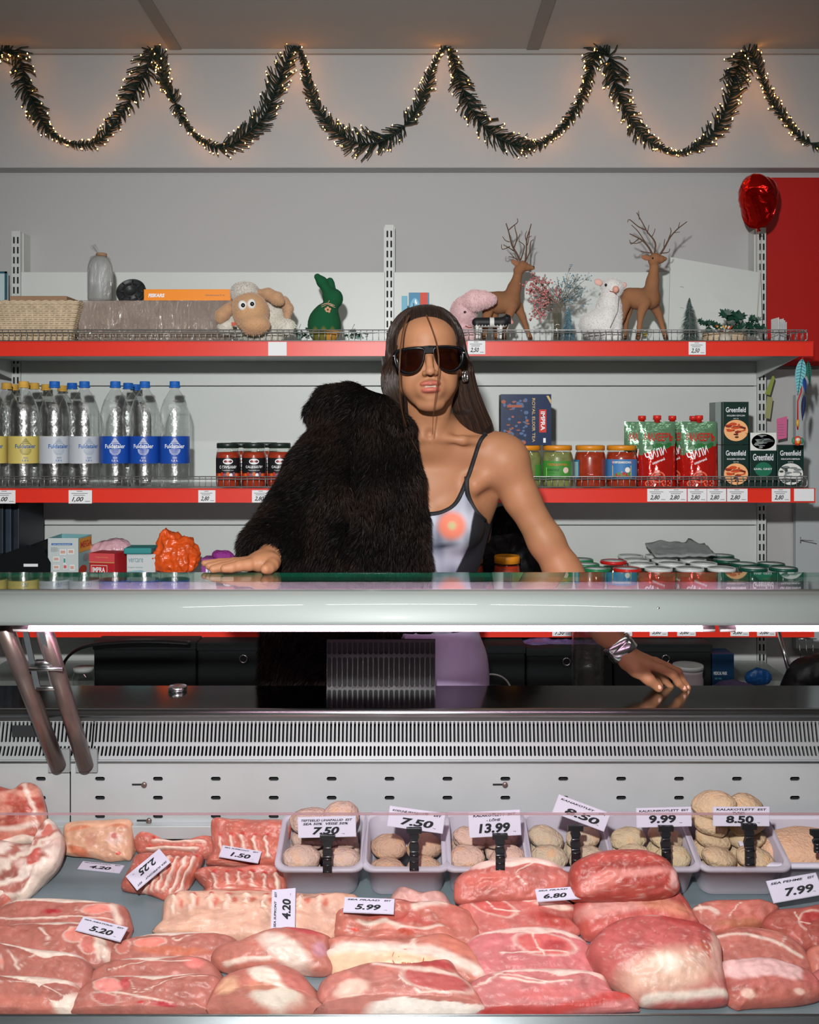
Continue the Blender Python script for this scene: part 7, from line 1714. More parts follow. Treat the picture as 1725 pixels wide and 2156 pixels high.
def ribs(out, label, z, bars, seed, slope=.8, bulge=.012, base=None, lean='c0695a', rot=0):
    fe = []
    for (x0, y0, x1, y1) in bars:
        fe += [E(z, (x0+x1)/2+38, (y0+y1)/2-(y1-y0)*.1, 17, max(14, abs(y1-y0)*.28), .2, 'b5604e', .7), Ln(z, [(x0, y0), (x1, y1)], 3.4, 'e2c6b6'), E(z, x0+6, y0-14, 13, 11, 0, 'b8413a', .6)]
    return meat(OZ(z, out), label, 'pork_ribs', slope, .022, bulge, lean=lean, marble=.55, seed=seed, feats=fe, lump=.008, base=base, mscale=1.8)
ribs([(1290, 362), (1420, 358), (1560, 360), (1740, 368), (1745, 450), (1720, 520), (1700, 600), (1650, 640), (1300, 630), (1255, 600), (1290, 540)], 'rib bones with red marrow ends beside the first tub, rear piece', zl, [(1330+i*70, 470, 1350+i*70, 600) for i in range(5)], 5, 1.3, base=1860)
meat_red = []
ribs([(815, 475), (870, 438), (1000, 482), (1150, 482), (1290, 466), (1310, 560), (1220, 600), (1150, 610), (1000, 590), (900, 568), (836, 548)], 'narrow rib strip lying behind the tag reading 2.25', zl, [(930, 500, 1250, 520), (900, 540, 1200, 560)], 6, 1.0)
ribs([(1185, 692), (1215, 652), (1330, 642), (1540, 637), (1700, 642), (1730, 700), (1715, 800), (1700, 830), (1260, 820), (1245, 765)], 'rib rack piece in front of the tag reading 1.50', zl, [(1300+i*75, 700, 1310+i*75, 790) for i in range(6)], 7, 1.0)
ribs([(790, 640), (830, 568), (950, 562), (1100, 592), (1215, 570), (1185, 650), (1110, 790), (1020, 847), (900, 802), (750, 770), (755, 700)], 'fan-shaped striped rib piece carrying the tag reading 2.25', zl, [(930+i*50, 600+i*2, 880+i*38, 800+i*5) for i in range(6)], 8, .7, lean='bb6557')
ribs([(1015, 832), (1100, 803), (1250, 797), (1640, 795), (1810, 802), (2000, 812), (2150, 820), (2090, 930), (2060, 1010), (1980, 1090), (1780, 1100), (1500, 1100), (1300, 1085), (960, 1035), (1000, 955)], 'long pale rack of ribs across the middle of the tray', zl, [(1060+i*110, 850, 1050+i*110, 930) for i in range(9)], 9, .55, lean='d3a48e', bulge=.016)
# --- steaks on the left
meat(OZ(zl, [(-120, 990), (-20, 905), (100, 847), (250, 834), (450, 841), (640, 861), (738, 881), (770, 950), (776, 1015), (700, 1100), (300, 1130), (-120, 1130)]), 'pork steak with a red spot, uppermost in the left steak row', seed=10, rim=([(8, 175)], 8, FATC), feats=[E(zl, 590, 915, 85, 32, -.05, 'cf7c70', -1), E(zl, 320, 935, 60, 14, -.1, 'a02c30', .8), Ln(zl, [(470, 905), (480, 960), (690, 985)], 2), Ln(zl, [(690, 900), (720, 980)], 8), Ln(zl, [(-60, 965), (200, 975), (500, 960)], 2.5)], slope=.75)
meat(OZ(zl, [(-120, 1020), (30, 1000), (200, 986), (400, 976), (530, 988), (620, 1015), (692, 1070), (692, 1150), (650, 1215), (560, 1260), (300, 1250), (-120, 1230)]), 'pork steak with big oval bone just under the 5.20 tag', seed=11, rim=([(10, 175)], 6, FATC), feats=[E(zl, 490, 1060, 95, 48, -.35, 'cf7d70', -1), E(zl, 545, 1130, 50, 50, 0, 'bd6a60', -1), Ln(zl, [(250, 1030), (300, 1080), (290, 1130)], 3), Ln(zl, [(600, 1090), (650, 1200)], 9), Ln(zl, [(590, 1130), (600, 1200)], 5)], slope=.75)
meat(OZ(zl, [(-120, 1110), (0, 1106), (200, 1140), (400, 1160), (500, 1195), (545, 1255), (530, 1340), (480, 1400), (300, 1430), (-120, 1430)]), 'dark pink pork steak with thick white top rim, third in the left row', seed=12, rim=([(5, 175)], 10, FATC), feats=[E(zl, -5, 1240, 26, 42, 0, 'cf7d70', -1), Ln(zl, [(60, 1170), (110, 1240), (130, 1290)], 2.5), Ln(zl, [(110, 1280), (230, 1190)], 1.8)], slope=.75)
meat(OZ(zl, [(700, 1110), (840, 1065), (1000, 1042), (1250, 1042), (1400, 1070), (1440, 1140), (1420, 1225), (1250, 1260), (900, 1250), (700, 1240), (665, 1160)]), 'pork steak with pink oval bone right of the 5.20 tag', seed=13, rim=([(10, 172)], 6, FATC), feats=[E(zl, 910, 1116, 92, 30, -.05, 'd67a6c', -1), E(zl, 745, 1140, 40, 42, .6, 'b96a5c', -1), Ln(zl, [(1040, 1080), (1070, 1110), (1180, 1060)], 2), E(zl, 1050, 1170, 240, 26, .05, 'b5644c', .5)], slope=.75)
meat(OZ(zl, [(540, 1340), (600, 1245), (750, 1202), (1000, 1187), (1200, 1192), (1290, 1240), (1330, 1330), (1250, 1390), (800, 1400), (560, 1400)]), 'smooth pink pork steak behind the front boned one', seed=14, rim=([(20, 170)], 6, FATC), feats=[E(zl, 1180, 1240, 60, 34, 0, 'cb7068', .5), Ln(zl, [(640, 1290), (900, 1230), (1160, 1225)], 1.5)], slope=.75)
meat(OZ(zl, [(-120, 1310), (0, 1306), (200, 1306), (350, 1320), (440, 1342), (482, 1385), (478, 1440), (430, 1530), (300, 1532), (-120, 1520)]), 'pork steak with broad white fat on its right side, front left corner', seed=15, rim=([(300, 360), (0, 172)], 15, FATC), feats=[Ln(zl, [(-20, 1350), (250, 1370), (400, 1440)], 1.5), E(zl, 170, 1480, 260, 40, .12, 'b56a5c', .5)], slope=.7)
meat(OZ(zl, [(440, 1500), (480, 1400), (560, 1332), (700, 1306), (1000, 1301), (1200, 1292), (1310, 1310), (1322, 1350), (1300, 1400), (1270, 1480), (1230, 1540), (900, 1546), (480, 1532)]), 'large pork steak with oval bone and white seams, front row', seed=16, rim=([(10, 172)], 7, FATC), feats=[E(zl, 660, 1375, 82, 40, .1, 'd28078', -1), E(zl, 640, 1455, 80, 36, .2, 'b05c56', -1), Ln(zl, [(830, 1430), (790, 1330), (750, 1310)], 1.5), Ln(zl, [(700, 1420), (900, 1460), (1040, 1482)], 3), E(zl, 860, 1482, 10, 12, 0, 'b01c20'), E(zl, 1000, 1495, 70, 18, .1, 'a62c34', .7), E(zl, 765, 1360, 30, 50, .3, 'ad4544', .6), Ln(zl, [(860, 1420), (1080, 1330), (1250, 1310)], 1)], slope=.72)
# --- middle
meat(OZ(zm, [(760, 835), (800, 772), (850, 767), (950, 797), (1060, 792), (1115, 872), (1090, 930), (900, 930), (780, 900)]), 'small pale pink skin-on piece in front of the second tub', 'pork_piece', .9, .02, .010, lean='cf9a92', marble=.3, seed=20)
meat(OZ(zm, [(430, 960), (480, 900), (640, 850), (800, 842), (900, 852), (1050, 862), (1190, 892), (1255, 960), (1302, 1060), (1250, 1130), (900, 1110), (600, 1110), (430, 1060)]), 'mixed pork roast pieces lying under the tag reading 5.99', 'pork_roast', .62, .03, .016, lean='b96c5e', marble=.5, seed=21, lump=.012, feats=[E(zm, 870, 870, 90, 18, .1, 'b05048', .6), E(zm, 820, 985, 200, 30, .1, 'a94f45', .5), Ln(zm, [(900, 930), (960, 900), (1080, 880)], 8), E(zm, 720, 1030, 100, 22, .05, 'c88474', .4), Ln(zm, [(560, 1010), (720, 1000), (850, 1050), (1060, 1040)], 4), E(zm, 870, 1060, 80, 14, 0, 'b04a38', .4), E(zm, 1150, 980, 110, 60, .5, 'b4655a', .5), E(zm, 540, 1050, 20, 8, 0, 'c83a28')])
stamp = meat(OZ(zm, [(370, 1180), (400, 1130), (385, 1085), (500, 1068), (800, 1088), (1050, 1050), (1150, 1082), (1260, 1150), (1320, 1260), (1322, 1330), (1262, 1352), (1150, 1360), (900, 1340), (600, 1340), (430, 1300)]), 'pork roast with thick white fat band and orange inspection stamp', 'pork_roast', .62, .03, .014, lean='bd7262', seed=22, feats=[E(zm, 560, 1245, 560, 84, .05, 'cfae8f', .12), Ln(zm, [(375, 1165), (520, 1152), (800, 1165), (1000, 1180), (1180, 1250), (1310, 1300)], 11, 'dfcabd'), Ln(zm, [(890, 1090), (900, 1150)], 4), E(zm, 1150, 1130, 130, 60, .6, 'b86a58', .5)])
so_, spl, sn, sb = stamp; a_, b_, c_ = [spl(*zm(x, y))+sn*(.0135) for x, y in ((765, 1245), (955, 1250), (765, 1180))]
u_ = (b_-a_)/np.linalg.norm(b_-a_); v_ = np.cross(sn, u_); mb = MB(); w_ = np.linalg.norm(b_-a_)
for t_, y_, ww in (('EE', .012, .4), ('26-15', .001, .62), ('EKM', -.010, .4)): text_on(mb, t_, a_, u_, v_, w_*(.5-ww/2), y_, w_*ww, .0085, 0, 0, .03)
mb.tube([tuple(a_+u_*(w_/2+w_/2*math.cos(t))+v_*(.006+.019*math.sin(t))) for t in np.linspace(PI*.75, PI*1.35, 10)], .0009, 5); mb.tube([tuple(a_+u_*(w_/2+w_/2*math.cos(t))+v_*(.006+.019*math.sin(t))) for t in np.linspace(-PI*.35, PI*.25, 10)], .0009, 5)
mb.build('ink_stamp', flat('b8622a', .6), so_, ) if False else None
mb.v = [q for q in mb.v]; ORG.setdefault(so_, np.array(so_.location)); mb.build('ink_stamp', flat('b8622a', .6), so_)
meat([zm(*p) for p in [(-325, 1190), (-280, 1140), (-160, 1110), (-10, 1045), (130, 1025), (250, 1037), (370, 1070), (385, 1100), (372, 1170), (412, 1275), (330, 1310), (200, 1300), (0, 1300), (-200, 1290), (-310, 1245)]], 'rounded pork shoulder piece with bluish white membrane, centre left', 'pork_shoulder', .62, .035, .030, lean='bb7061', seed=23, feats=[E(zm, 120, 1200, 170, 70, .5, 'd5bfb2', .5), E(zm, 230, 1070, 110, 24, .25, 'b04a4c', .6), E(zm, 330, 1180, 40, 50, .4, 'b7808a', .6), Ln(zm, [(-240, 1262), (-100, 1255), (30, 1250)], 4)])
meat([zm(*p) for p in [(-352, 1540), (-330, 1430), (-255, 1330), (-100, 1275), (60, 1250), (190, 1288), (280, 1380), (330, 1480), (345, 1548), (0, 1562), (-250, 1562)]], 'rounded pork shoulder piece with white fat patches, front row', 'pork_shoulder', .62, .035, .034, lean='bb6f60', seed=24, feats=[E(zm, 0, 1370, 110, 60, .6, 'dccabb', .5), E(zm, 100, 1470, 130, 50, .5, 'd8c4b4', .5), E(zm, -20, 1450, 90, 34, 0, 'c07a64', .4), E(zm, 30, 1520, 120, 40, .1, 'd9c6b8', .5), E(zm, -220, 1420, 70, 60, -.5, 'cf9a7c', .6), E(zm, 190, 1400, 90, 70, .8, 'b4655a', .6)])
meat(OZ(zm, [(322, 1420), (360, 1330), (500, 1272), (640, 1237), (850, 1242), (1000, 1228), (1110, 1222), (1160, 1290), (1250, 1380), (1310, 1470), (1302, 1518), (1000, 1545), (350, 1556), (330, 1485)]), 'large pork roast with dark oval muscle and white bottom fat, front centre', 'pork_roast', .62, .035, .024, lean='b96e62', seed=25, rim=([(215, 352)], 12, 'e0d0c6'), feats=[E(zm, 520, 1425, 110, 52, -.2, 'd3ab9b', .35), E(zm, 1035, 1375, 200, 62, .18, 'ab4f4a', -1), E(zm, 990, 1265, 170, 26, .05, 'a23a38', .5), Ln(zm, [(660, 1262), (800, 1300), (900, 1310), (1150, 1330)], 4), Ln(zm, [(800, 1350), (930, 1450), (1200, 1440)], 2.5)])
# --- right of centre: hams
TH = dict(slope=.72, rim=([(5, 175)], 10, 'dcb9ae'))
meat(OZ(zr, [(-470, 770), (-445, 700), (-325, 622), (-175, 596), (0, 591), (120, 622), (222, 700), (226, 755), (0, 850), (-300, 860), (-450, 860)]), 'pork steak with smooth pink rim, top of the stack left of the big roast', lean='bd665c', seed=30, base=1965, feats=[Ln(zr, [(0, 620), (-120, 690), (-50, 760)], 1.5), E(zr, -300, 720, 120, 50, -.2, 'b95c50', .6)], thick=.02, slope=1.4, rim=TH['rim'])
meat(OZ(zr, [(-440, 880), (-405, 832), (-250, 811), (0, 812), (200, 850), (252, 905), (225, 960), (275, 1035), (150, 1080), (-300, 1090), (-400, 970)]), 'pork steak carrying the tag reading 6.80', lean='be665e', seed=31, feats=[E(zr, -250, 900, 130, 46, .3, 'b4524c', -1), Ln(zr, [(-300, 850), (-240, 920), (-100, 930)], 2), E(zr, 130, 900, 120, 18, .1, 'd9b8a8', .5), E(zr, 100, 980, 130, 36, .2, 'ad4640', .5)], thick=.028, **TH)
meat(OZ(zr, [(-400, 1130), (-350, 1062), (-200, 1022), (0, 1006), (150, 1022), (260, 1062), (340, 1132), (382, 1240), (365, 1300), (200, 1330), (-300, 1330), (-390, 1220)]), 'round pork steak with red swirl at its centre, third in its stack', lean='c0696a', seed=32, feats=[E(zr, 60, 1130, 170, 62, .15, 'bf5a56', -1), E(zr, 120, 1140, 70, 36, 0, 'a83c3c', .5), Ln(zr, [(-20, 1060), (10, 1130), (60, 1190)], 2.5), Ln(zr, [(-200, 1180), (60, 1170), (200, 1180)], 2)], thick=.028, **TH)
meat(OZ(zr, [(-372, 1400), (-340, 1325), (-200, 1277), (0, 1260), (250, 1264), (400, 1292), (440, 1342), (480, 1400), (590, 1430), (622, 1500), (560, 1518), (0, 1534), (-320, 1542)]), 'front pork steak with a bright red lower edge', lean='c0706e', seed=33, feats=[Ln(zr, [(-200, 1330), (60, 1370), (220, 1350)], 3), Ln(zr, [(-250, 1300), (0, 1340), (100, 1370)], 2), Ln(zr, [(-300, 1535), (100, 1525), (400, 1460), (560, 1430)], 9, 'b02a22'), E(zr, 60, 1430, 260, 36, -.05, 'bf6664', .6), Ln(zr, [(-360, 1380), (-200, 1300)], 3)], thick=.028, **TH)
# --- big roast column
meat(OZ(zr, [(235, 790), (240, 660), (290, 600), (430, 552), (650, 545), (780, 590), (830, 640), (865, 700), (862, 800), (700, 850), (300, 850)]), 'deep red rounded roast, top one of the tall column in front of the tubs', 'pork_roast', 1.6, .035, .022, lean='aa483f', marble=.35, seed=40, base=2000, feats=[E(zr, 600, 690, 260, 24, -.1, 'c98078', .8), E(zr, 400, 740, 130, 50, -.4, 'c4746a', .6), E(zr, 840, 720, 30, 60, 0, 'd09a94', .5)])
meat(OZ(zr, [(245, 900), (300, 800), (400, 722), (520, 692), (650, 702), (780, 742), (900, 832), (970, 950), (1000, 1030), (850, 1080), (380, 1100), (290, 1030)]), 'glossy pink rounded roast, middle one of the tall column', 'pork_roast', .75, .04, .032, lean='bc5850', marble=.3, seed=41, feats=[E(zr, 480, 930, 250, 46, -.12, 'c98880', .7), E(zr, 400, 830, 22, 16, 0, 'd9a888', .5), E(zr, 540, 770, 190, 50, -.3, 'b5443e', .7), E(zr, 780, 930, 180, 44, .2, 'c47a64', .7)])
meat(OZ(zr, [(340, 1140), (400, 1052), (520, 982), (700, 956), (850, 976), (980, 1002), (1062, 1045), (1120, 1122), (1132, 1250), (1156, 1380), (1150, 1478), (900, 1502), (660, 1492), (560, 1420), (430, 1312), (365, 1212)]), 'huge rounded roast with marbled white lower half, front of the tall column', 'pork_roast', .75, .045, .045, lean='b95a56', marble=.3, seed=42, feats=[E(zr, 800, 1340, 300, 120, -.15, 'cda390', .7), E(zr, 780, 1300, 80, 50, 0, 'dccfbe', .8), Ln(zr, [(660, 1480), (900, 1470), (1150, 1440)], 7, 'ddd0c2'), E(zr, 1020, 1195, 55, 18, .2, 'b8604c', .4), E(zr, 1045, 1245, 30, 12, 0, 'b8604c', .4), E(zr, 880, 1020, 160, 40, .2, 'ab3f3c', .6), E(zr, 700, 985, 60, 14, .1, 'd09a90', .5), E(zr, 1090, 1200, 40, 180, 0, 'cf9c90', .6)]+[Ln(zr, [(1000-20*k, 1080+30*k), (1060-30*k, 1200+16*k), (960-50*k, 1330+6*k)], 1) for k in range(6)])
# --- right end
meat(OZ(zr, [(1400, 960), (1470, 905), (1600, 892), (1800, 880), (1800, 1060), (1650, 1150), (1540, 1080), (1420, 1020)]), 'brownish red steak beneath the tag reading 7.99', seed=50, lean='a8554a', slope=.7, feats=[E(zr, 1690, 990, 90, 60, 0, 'a03a36', -1), Ln(zr, [(1550, 910), (1600, 1000), (1700, 1020)], 1.5)])
meat(OZ(zr, [(955, 920), (1000, 870), (1100, 846), (1300, 842), (1380, 842), (1475, 880), (1460, 935), (1400, 990), (1300, 1030), (1080, 1060), (1010, 1020)]), 'pinkish steak with thick edge just right of the tall column', seed=51, lean='bd6b5e', slope=.75, thick=.03, feats=[Ln(zr, [(975, 900), (1050, 905), (1110, 945)], 4), Ln(zr, [(1250, 870), (1180, 960)], 1.5), E(zr, 1250, 1000, 160, 22, 0, 'a5644c', .5), Ln(zr, [(1000, 870), (1010, 930)], 3)])
meat(OZ(zr, [(1075, 1085), (1200, 1020), (1330, 1010), (1500, 1042), (1620, 1122), (1680, 1240), (1680, 1290), (1500, 1280), (1150, 1260), (1115, 1160)]), 'half-round steak crossed by a white seam, right end', seed=52, lean='b5685c', slope=.72, thick=.03, rim=([(20, 165)], 4, 'c98470'), feats=[Ln(zr, [(1110, 1075), (1280, 1065), (1420, 1110), (1500, 1140), (1620, 1210)], 3.2), Ln(zr, [(1490, 1140), (1520, 1090)], 1.8)])
meat(OZ(zr, [(1600, 1000), (1700, 950), (1800, 960), (1800, 1140), (1700, 1150), (1620, 1070)]), 'dark steak end cut by the right photo edge', seed=53, lean='9c4a40', slope=.7)
meat(OZ(zr, [(1655, 1160), (1720, 1115), (1800, 1100), (1800, 1290), (1690, 1290)]), 'salmon-coloured steak end at the right photo edge', seed=54, lean='bd7060', slope=.72)
meat(OZ(zr, [(1690, 1290), (1760, 1245), (1820, 1240), (1820, 1440), (1740, 1420), (1690, 1370)]), 'pink meat end in the lower right corner of the tray', seed=55, lean='c06c68', slope=.72)
meat(OZ(zr, [(1138, 1235), (1200, 1212), (1400, 1197), (1540, 1232), (1650, 1270), (1722, 1340), (1745, 1430), (1600, 1478), (1300, 1502), (1230, 1508), (1165, 1450), (1150, 1350)]), 'thick chop with broad pale pink fat top, front right', 'pork_chop', .68, .04, .020, lean='b06054', seed=56, feats=[E(zr, 1350, 1290, 270, 90, .12, 'd5a8a4', .12), E(zr, 1420, 1380, 240, 34, .05, 'b0625a', .5), E(zr, 1280, 1440, 44, 30, .5, 'd0a898', .4), E(zr, 1590, 1425, 34, 18, .3, 'd0a898', .4), E(zr, 1680, 1330, 60, 60, .7, 'b5605a', .5)])
# ================================================================ TUBS OF PATTIES, CLIPS AND PRICE CARDS
ALPHA = math.atan(.34); EY = np.array([0, math.cos(ALPHA), math.sin(ALPHA)]); EZ = np.array([0, -math.sin(ALPHA), math.cos(ALPHA)]); EX = np.array([1., 0, 0])
m = mat('frosted_plastic', 'c4bdc9', .3, alpha=.62); mat('patty', 'ffffff', .85, attr='Col', bump=1, bscale=190, bdist=.004)
mat('clip_black', '141418', .25, spec=.6)
def rrect(w, d, r, n=6):
    out = []
    for cx, cy, a0 in ((w/2-r, d/2-r, 0), (-w/2+r, d/2-r, 90), (-w/2+r, -d/2+r, 180), (w/2-r, -d/2+r, 270)):
        for k in range(n+1): a = math.radians(a0+90*k/n); out.append((cx+r*math.cos(a), cy+r*math.sin(a)))
    return out
def tub(xc, yf, w, d, h, label, mname='frosted_plastic', r=.022, taper=.016, rimw=.010):
    org = np.array([xc, yf, tz(yf)+.0015]); P = lambda x, y, z: org+EX*x+EY*(y+d/2)+EZ*z
    t = thing('plastic_tub', tuple(org), label, 'tub', 'frosted plastic tubs of patties'); mb = MB(); rings = []
    for ww, dd, z in ((w-2*taper-.02, d-2*taper-.02, .0), (w-2*taper-.004, d-2*taper-.004, .002), (w-2*taper, d-2*taper, .008), (w-2*rimw, d-2*rimw, h-.003), (w-2*rimw+.002, d-2*rimw+.002, h), (w-.002, d-.002, h), (w, d, h-.002), (w, d, h-.006), (w-.003, d-.003, h-.006), (w-.003, d-.003, h-.003), (w-2*rimw+.003, d-2*rimw+.003, h-.003), (w-2*taper+.003, d-2*taper+.003, .010), (w-2*taper+.0, d-2*taper+.0, .0005)):
        rings.append([P(x, y, z) for x, y in rrect(ww, dd, r if ww > w*.75 else r*.9)])
    n = len(rings[0]); V = np.array([p for R_ in rings for p in R_]); Fc = [(j*n+i, j*n+(i+1) % n, (j+1)*n+(i+1) % n, (j+1)*n+i) for j in range(len(rings)-1) for i in range(n)]+[tuple(range(n))]
    mb.add(V, Fc, 0, True); mb.build('tub_body', mname, t); return P
def patty(p, r, rot, seed, label, col, grp):
    mb = MB(); R = np.array(Matrix.Rotation(rot[0], 3, 'X') @ Matrix.Rotation(rot[1], 3, 'Y') @ Matrix.Rotation(rot[2], 3, 'Z'))
    def fn(V): return np.array([1+.10*noise.noise(Vector(v*1.8)+Vector((seed, 0, 0)))+.03*noise.noise(Vector(v*7)+Vector((seed, 3, 0))) for v in V])
    mb.ell(p, r, 30, 0, R, fn, None); V = mb.v[0]
    nn = np.array([noise.noise(Vector(v*60)+Vector((seed, 1, 1))) for v in V]); C = np.tile(srgb(col), (len(V), 1))*(1+.12*nn)[:, None]; f = np.clip(nn*2-.4, 0, 1)[:, None]*.5; C = C*(1-f)+np.array(srgb('c08a58'))*f; mb.c = [C]
    return tag(mb.build('meat_patty', 'patty', attr=True), label, 'patty', grp)
def card_v(px, py, D, lines, label, u=None, tilt=0):
    """upright card through 3 photo corners: top-left, top-right, bottom-left"""
    tl, tr_, bl = [np.array(W(px[i], py[i], D)) for i in range(3)]; return card3(tl, tr_, bl, lines, label)
def card3(tl, tr_, bl, lines, label):
    uu = tr_-tl; w = np.linalg.norm(uu); uu /= w; vv = tl-bl; vv -= uu*(vv @ uu); h = np.linalg.norm(vv); vv /= h; nn = np.cross(uu, vv); o = bl.copy(); o = tl-vv*h
    mb = MB(); mb.prism([(0, 0), (w, 0), (w, h), (0, h)], tuple(o), tuple(uu), tuple(vv), tuple(-nn), .0008)
    for s, x, y, ww, hh, b, sh in lines: text_on(mb, s, o, uu, vv, w*x, h*y, w*ww, h*hh, 1, .0006, b, sh)
    mb.prism([(-.001, -.001), (w+.001, -.001), (w+.001, h+.001), (-.001, h+.001)], tuple(o-nn*.0009), tuple(uu), tuple(vv), tuple(-nn), .0004, 2)
    return tag(mb.build('price_card', ['card_paper', 'ink', 'card_film']), label, 'price card')
mat('card_paper', 'bcb6c6', .6); mat('card_film', 'b3aebc', .2)
def std(top, price, sub=None, kg=True, px=.24, pw=.52):
    L = [(top, .05, .80, .66 if 'EST' not in top else .90, .10, .03, .25), (price, px, .17, pw, .38, .035, .22)]
    if 'EST' not in top: L.append(('EST', .80, .80, .15, .10, .03, .25))
    if sub: L.append((sub, .10, .62, .80, .09, .03, .25)); L[0] = (top, .06, .77, .88, .09, .02, .25)
    L.append(('kg', .82, .17, .05, .05, 0, 0)); return L
def clip(px, py0, py1, D, label):
    x = xAt(px, D); z1, z0 = zAt(py0, D), zAt(py1, D); h = z1-z0; t = thing('card_clip', (x, D, z0), label, 'clip', 'black card clips on the tubs'); w = .0085
    MB().box(x-w*1.6, x+w*1.6, D-.004, D+.003, z1-.010, z1).build('top_jaw', 'clip_black', t, bevel=.0008)
    mb = MB(); mb.prism([(-w*.75, -.002), (w*.75, -.002), (w*1.0, -h*.10), (w*.6, -h*.22), (w*1.0, -h*.34), (w*.75, -h*.50), (-w*.75, -h*.50), (-w*1.0, -h*.34), (-w*.6, -h*.22), (-w*1.0, -h*.10)], (x, D-.003, z1-.008), UX, UZ, (0, 1, 0), .006)
    mb.tube([(x-w*.8, D-.004, z1-.008-h*.22), (x+w*.8, D-.004, z1-.008-h*.22)], .0028, 8); mb.tube([(x-w*.9, D-.004, z1-.008-h*.46), (x+w*.9, D-.004, z1-.008-h*.46)], .0028, 8); mb.build('link', 'clip_black', t, bevel=.0006)
    mb = MB(); mb.box(x-w*.95, x+w*.95, D-.006, D-.002, z0, z0+h*.42); mb.tube([(x-w*.95, D-.006, z0+h*.36), (x+w*.95, D-.006, z0+h*.36)], .0022, 8); mb.tube([(x-w*.95, D-.006, z0+h*.20), (x+w*.95, D-.006, z0+h*.20)], .0018, 8); mb.tube([(x-w*.95, D-.006, z0+h*.03), (x+w*.95, D-.006, z0+h*.03)], .0018, 8); mb.build('rim_jaw', 'clip_black', t)
YT = 1.716; TW = .163; TD = .150; TH_ = .070
tubs = [(672, 'leftmost tub, of meatballs, behind the tag 7.50 SEA VEISE', 'top'), (856, 'second tub from the left, with two patties low inside', 'low'), (1028, 'third tub, under the card reading 13.99', 'mid'), (1206, 'fourth tub, under the slanted card reading 8.50', 'mid'), (1388, 'fifth tub, under the card reading 9.99', 'mid'), (1572, 'sixth tub, heaped highest with patties', 'heap')]
rp = random.Random(21); kpos = {'low': ('left', 'right', 'rear')}
for ti, (px, lb, fill) in enumerate(tubs):
    P = tub(xAt(px, YT-.02), YT, TW+(.008 if ti == 5 else 0), TD, TH_, 'frosted '+lb)
    cl = ('b3988a', 'aa8a74', 'b8998a', 'a99882', 'ae9c7e', 'b59c7e')[ti]; items = []
    for (x, y) in ((-.034, -.024), (.034, -.024), (-.034, .024), (.034, .024)): items.append((x, y, .022, .034, .026, .019, rp.uniform(-.2, .2)))
    if fill != 'low':
        for (x, y) in ((-.034, -.026), (.036, -.028), (-.030, .022), (.034, .024)): items.append((x+rp.uniform(-.004, .004), y, .052, .034, .025, .018, rp.uniform(-.3, .3)))
    if fill == 'top': items += [(-.020, .030, .082, .044, .028, .026, .2), (.032, .034, .090, .036, .028, .030, -.2)]
    if fill == 'heap': items += [(-.038, .026, .083, .034, .026, .020, .3), (.034, .030, .082, .036, .026, .020, -.2), (-.030, .036, .116, .042, .028, .024, -.35), (.030, .040, .108, .036, .028, .022, .2)]
    if fill == 'low': items = items[:2]+[(x, y, .030, a, b, c, r_) for x, y, z, a, b, c, r_ in items[2:]]
    names = ['front left', 'front right', 'rear left', 'rear right']
    for k, (x, y, z, rx, ry, rz, ro) in enumerate(items):
        lay = ('bottom layer', 'second layer', 'third layer', 'top of the heap')[k//4 if k < 8 else (2 if k < 10 else 3)]
        pos = names[k % 4] if k < 8 else ('left', 'right')[k % 2]
        patty(P(x, y, z), (rx, ry, rz), (ALPHA+rp.uniform(-.3, .3), ro, rp.uniform(-.4, .4)), ti*13+k, f'breaded patty, {pos}, {lay} in the {("leftmost", "second", "third", "fourth", "fifth", "sixth")[ti]} tub', cl, 'patties in the tubs')
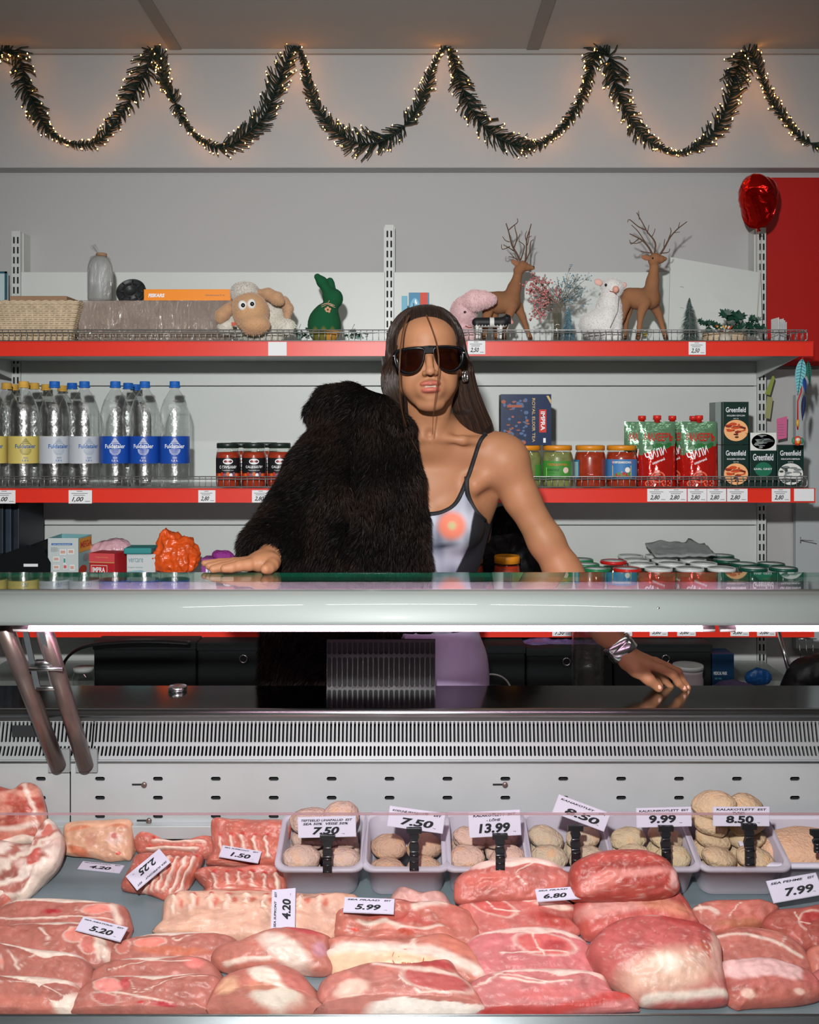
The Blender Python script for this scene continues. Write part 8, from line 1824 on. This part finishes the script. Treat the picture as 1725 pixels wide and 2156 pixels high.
# white tray at the far right with bigger breaded fillet
org_x = xAt(1690, YT+.02)
P = tub(org_x+.015, YT+.020, .235, .135, .060, 'big white rounded tray with a breaded fillet at the right photo edge', 'tray_white' if 'tray_white' in MATS else mat('tray_white', 'bfb9c6', .35), r=.045, taper=.012, rimw=.012)
patty(P(.015, .0, .040), (.088, .048, .024), (ALPHA, .02, 0), 77, 'large breaded fillet in the white tray at the right edge', 'c9a184', None)
D1 = 1.700
CV = [((628, 748, 624), (1722, 1719, 1764), [('TEFTEELID LIHAPALLID  EST', .05, .80, .90, .11, .03, .25), ('SEA 50%  VEISE 50%', .08, .62, .80, .12, .03, .25), ('7.50', .24, .14, .48, .38, .04, .25), ('kg', .76, .14, .05, .05, 0, 0)], 'price card reading 7.50 SEA 50% VEISE 50% on the first tub'),
      ((822, 937, 818), (1698, 1714, 1739), std('KODUNE SEAKOTLETT', '7.50', px=.22, pw=.60), 'price card reading 7.50 KODUNE SEAKOTLETT on the second tub'),
      ((987, 1094, 999), (1712, 1706, 1763), [('KALAKOTLETT  EST', .08, .82, .84, .11, .03, .25), ('- LÕHE', .34, .62, .28, .12, .03, .25), ('13.99', .18, .14, .62, .40, .04, .15), ('kg', .86, .14, .05, .05, 0, 0)], 'price card reading 13.99 KALAKOTLETT LÕHE on the third tub'),
      ((1178, 1285, 1164), (1674, 1714, 1710), std('KANAKOTLET', '8.50', px=.20, pw=.66), 'strongly slanted price card reading 8.50 KANAKOTLET'),
      ((1341, 1455, 1345), (1703, 1700, 1742), [('KALKUNIKOTLETT  EST', .04, .82, .92, .11, .03, .1), ('9.99', .22, .20, .50, .44, .04, .05), ('kg', .78, .18, .05, .05, 0, 0)], 'price card reading 9.99 KALKUNIKOTLETT on the fifth tub'),
      ((1503, 1620, 1510), (1700, 1700, 1739), [('KALAKOTLETT  EST', .05, .84, .90, .11, .03, .1), ('TURSK', .34, .65, .22, .11, .03, .1), ('8.50', .22, .16, .50, .40, .04, .05), ('kg', .78, .16, .05, .05, 0, 0)], 'price card reading 8.50 KALAKOTLETT TURSK on the sixth tub')]
for px_, py_, ln, lb in CV: card_v(px_, py_, D1, ln, lb)
for px, a, b, lb in ((690, 1757, 1835, 'clip holding the 7.50 SEA VEISE card'), (872, 1742, 1830, 'clip holding the KODUNE SEAKOTLETT card'), (1053, 1755, 1830, 'clip holding the 13.99 card'), (1212, 1737, 1826, 'clip holding the slanted 8.50 card'), (1402, 1738, 1822, 'clip holding the 9.99 card'), (1577, 1734, 1820, 'clip holding the 8.50 TURSK card'), (1722, 1746, 1792, 'clip cut by the right photo edge on the white tray')): clip(px, a, b, D1-.006 if px < 1700 else D1, 'black plastic '+lb)
# cards lying on the meat: 3 corners in photo and the slope of what they rest on
def card_l(c3, lines, label, lift, slope=.45):
    cy = (c3[0][1]+c3[2][1])/2; yb = tray_pt(862, cy, lift).y; z0 = tz(yb)+lift
    def pl(px, py): k = (py-HY)/F; y = (EYE-z0+yb*slope)/(slope+k); return np.array([(px-CX)*y/F, y, EYE-k*y])
    return card3(*[pl(*p) for p in c3], lines, label)
card_l([(175, 1813), (261, 1822), (163, 1828)], std('SEARINNATÜKK', '4.20'), 'card reading 4.20 lying flat on the bare tray under the knuckle block', .002, .24)
card_l([(358, 1815), (289, 1873), (331, 1791)], std('SEA SUPIKONT', '2.25', px=.22), 'upside-down price card reading 2.25 on the fan of ribs', .066, .8)
card_l([(470, 1780), (550, 1793), (450, 1801)], std('SEA SUPIKONT', '1.50', px=.26), 'price card reading 1.50 on the rib bones beside the first tub', .055, .7)
card_l([(571, 1958), (574, 1874), (620, 1960)], std('SEA SUPIKONT', '4.20', px=.22), 'price card reading 4.20 standing on end on the long rib rack', .035, .62)
card_l([(176, 1930), (268, 1953), (200, 1968)], std('SEA ABATÜKK', '5.20', px=.26), 'price card reading 5.20 lying on the left steaks', .046, .55)
card_l([(727, 1889), (830, 1893), (715, 1919)], std('SEA PRAAD', '5.99', px=.22), 'price card reading 5.99 in the middle of the tray', .052, .55)
card_l([(1128, 1873), (1222, 1866), (1115, 1899)], std('SEA PRAAD', '6.80', px=.14), 'price card reading 6.80 left of the roast column', .066, .65)
card_l([(1615, 1856), (1718, 1838), (1622, 1902)], std('SEA PEHME', '7.99', px=.26, pw=.60), 'price card reading 7.99 standing at the right end', .045, 1.4)
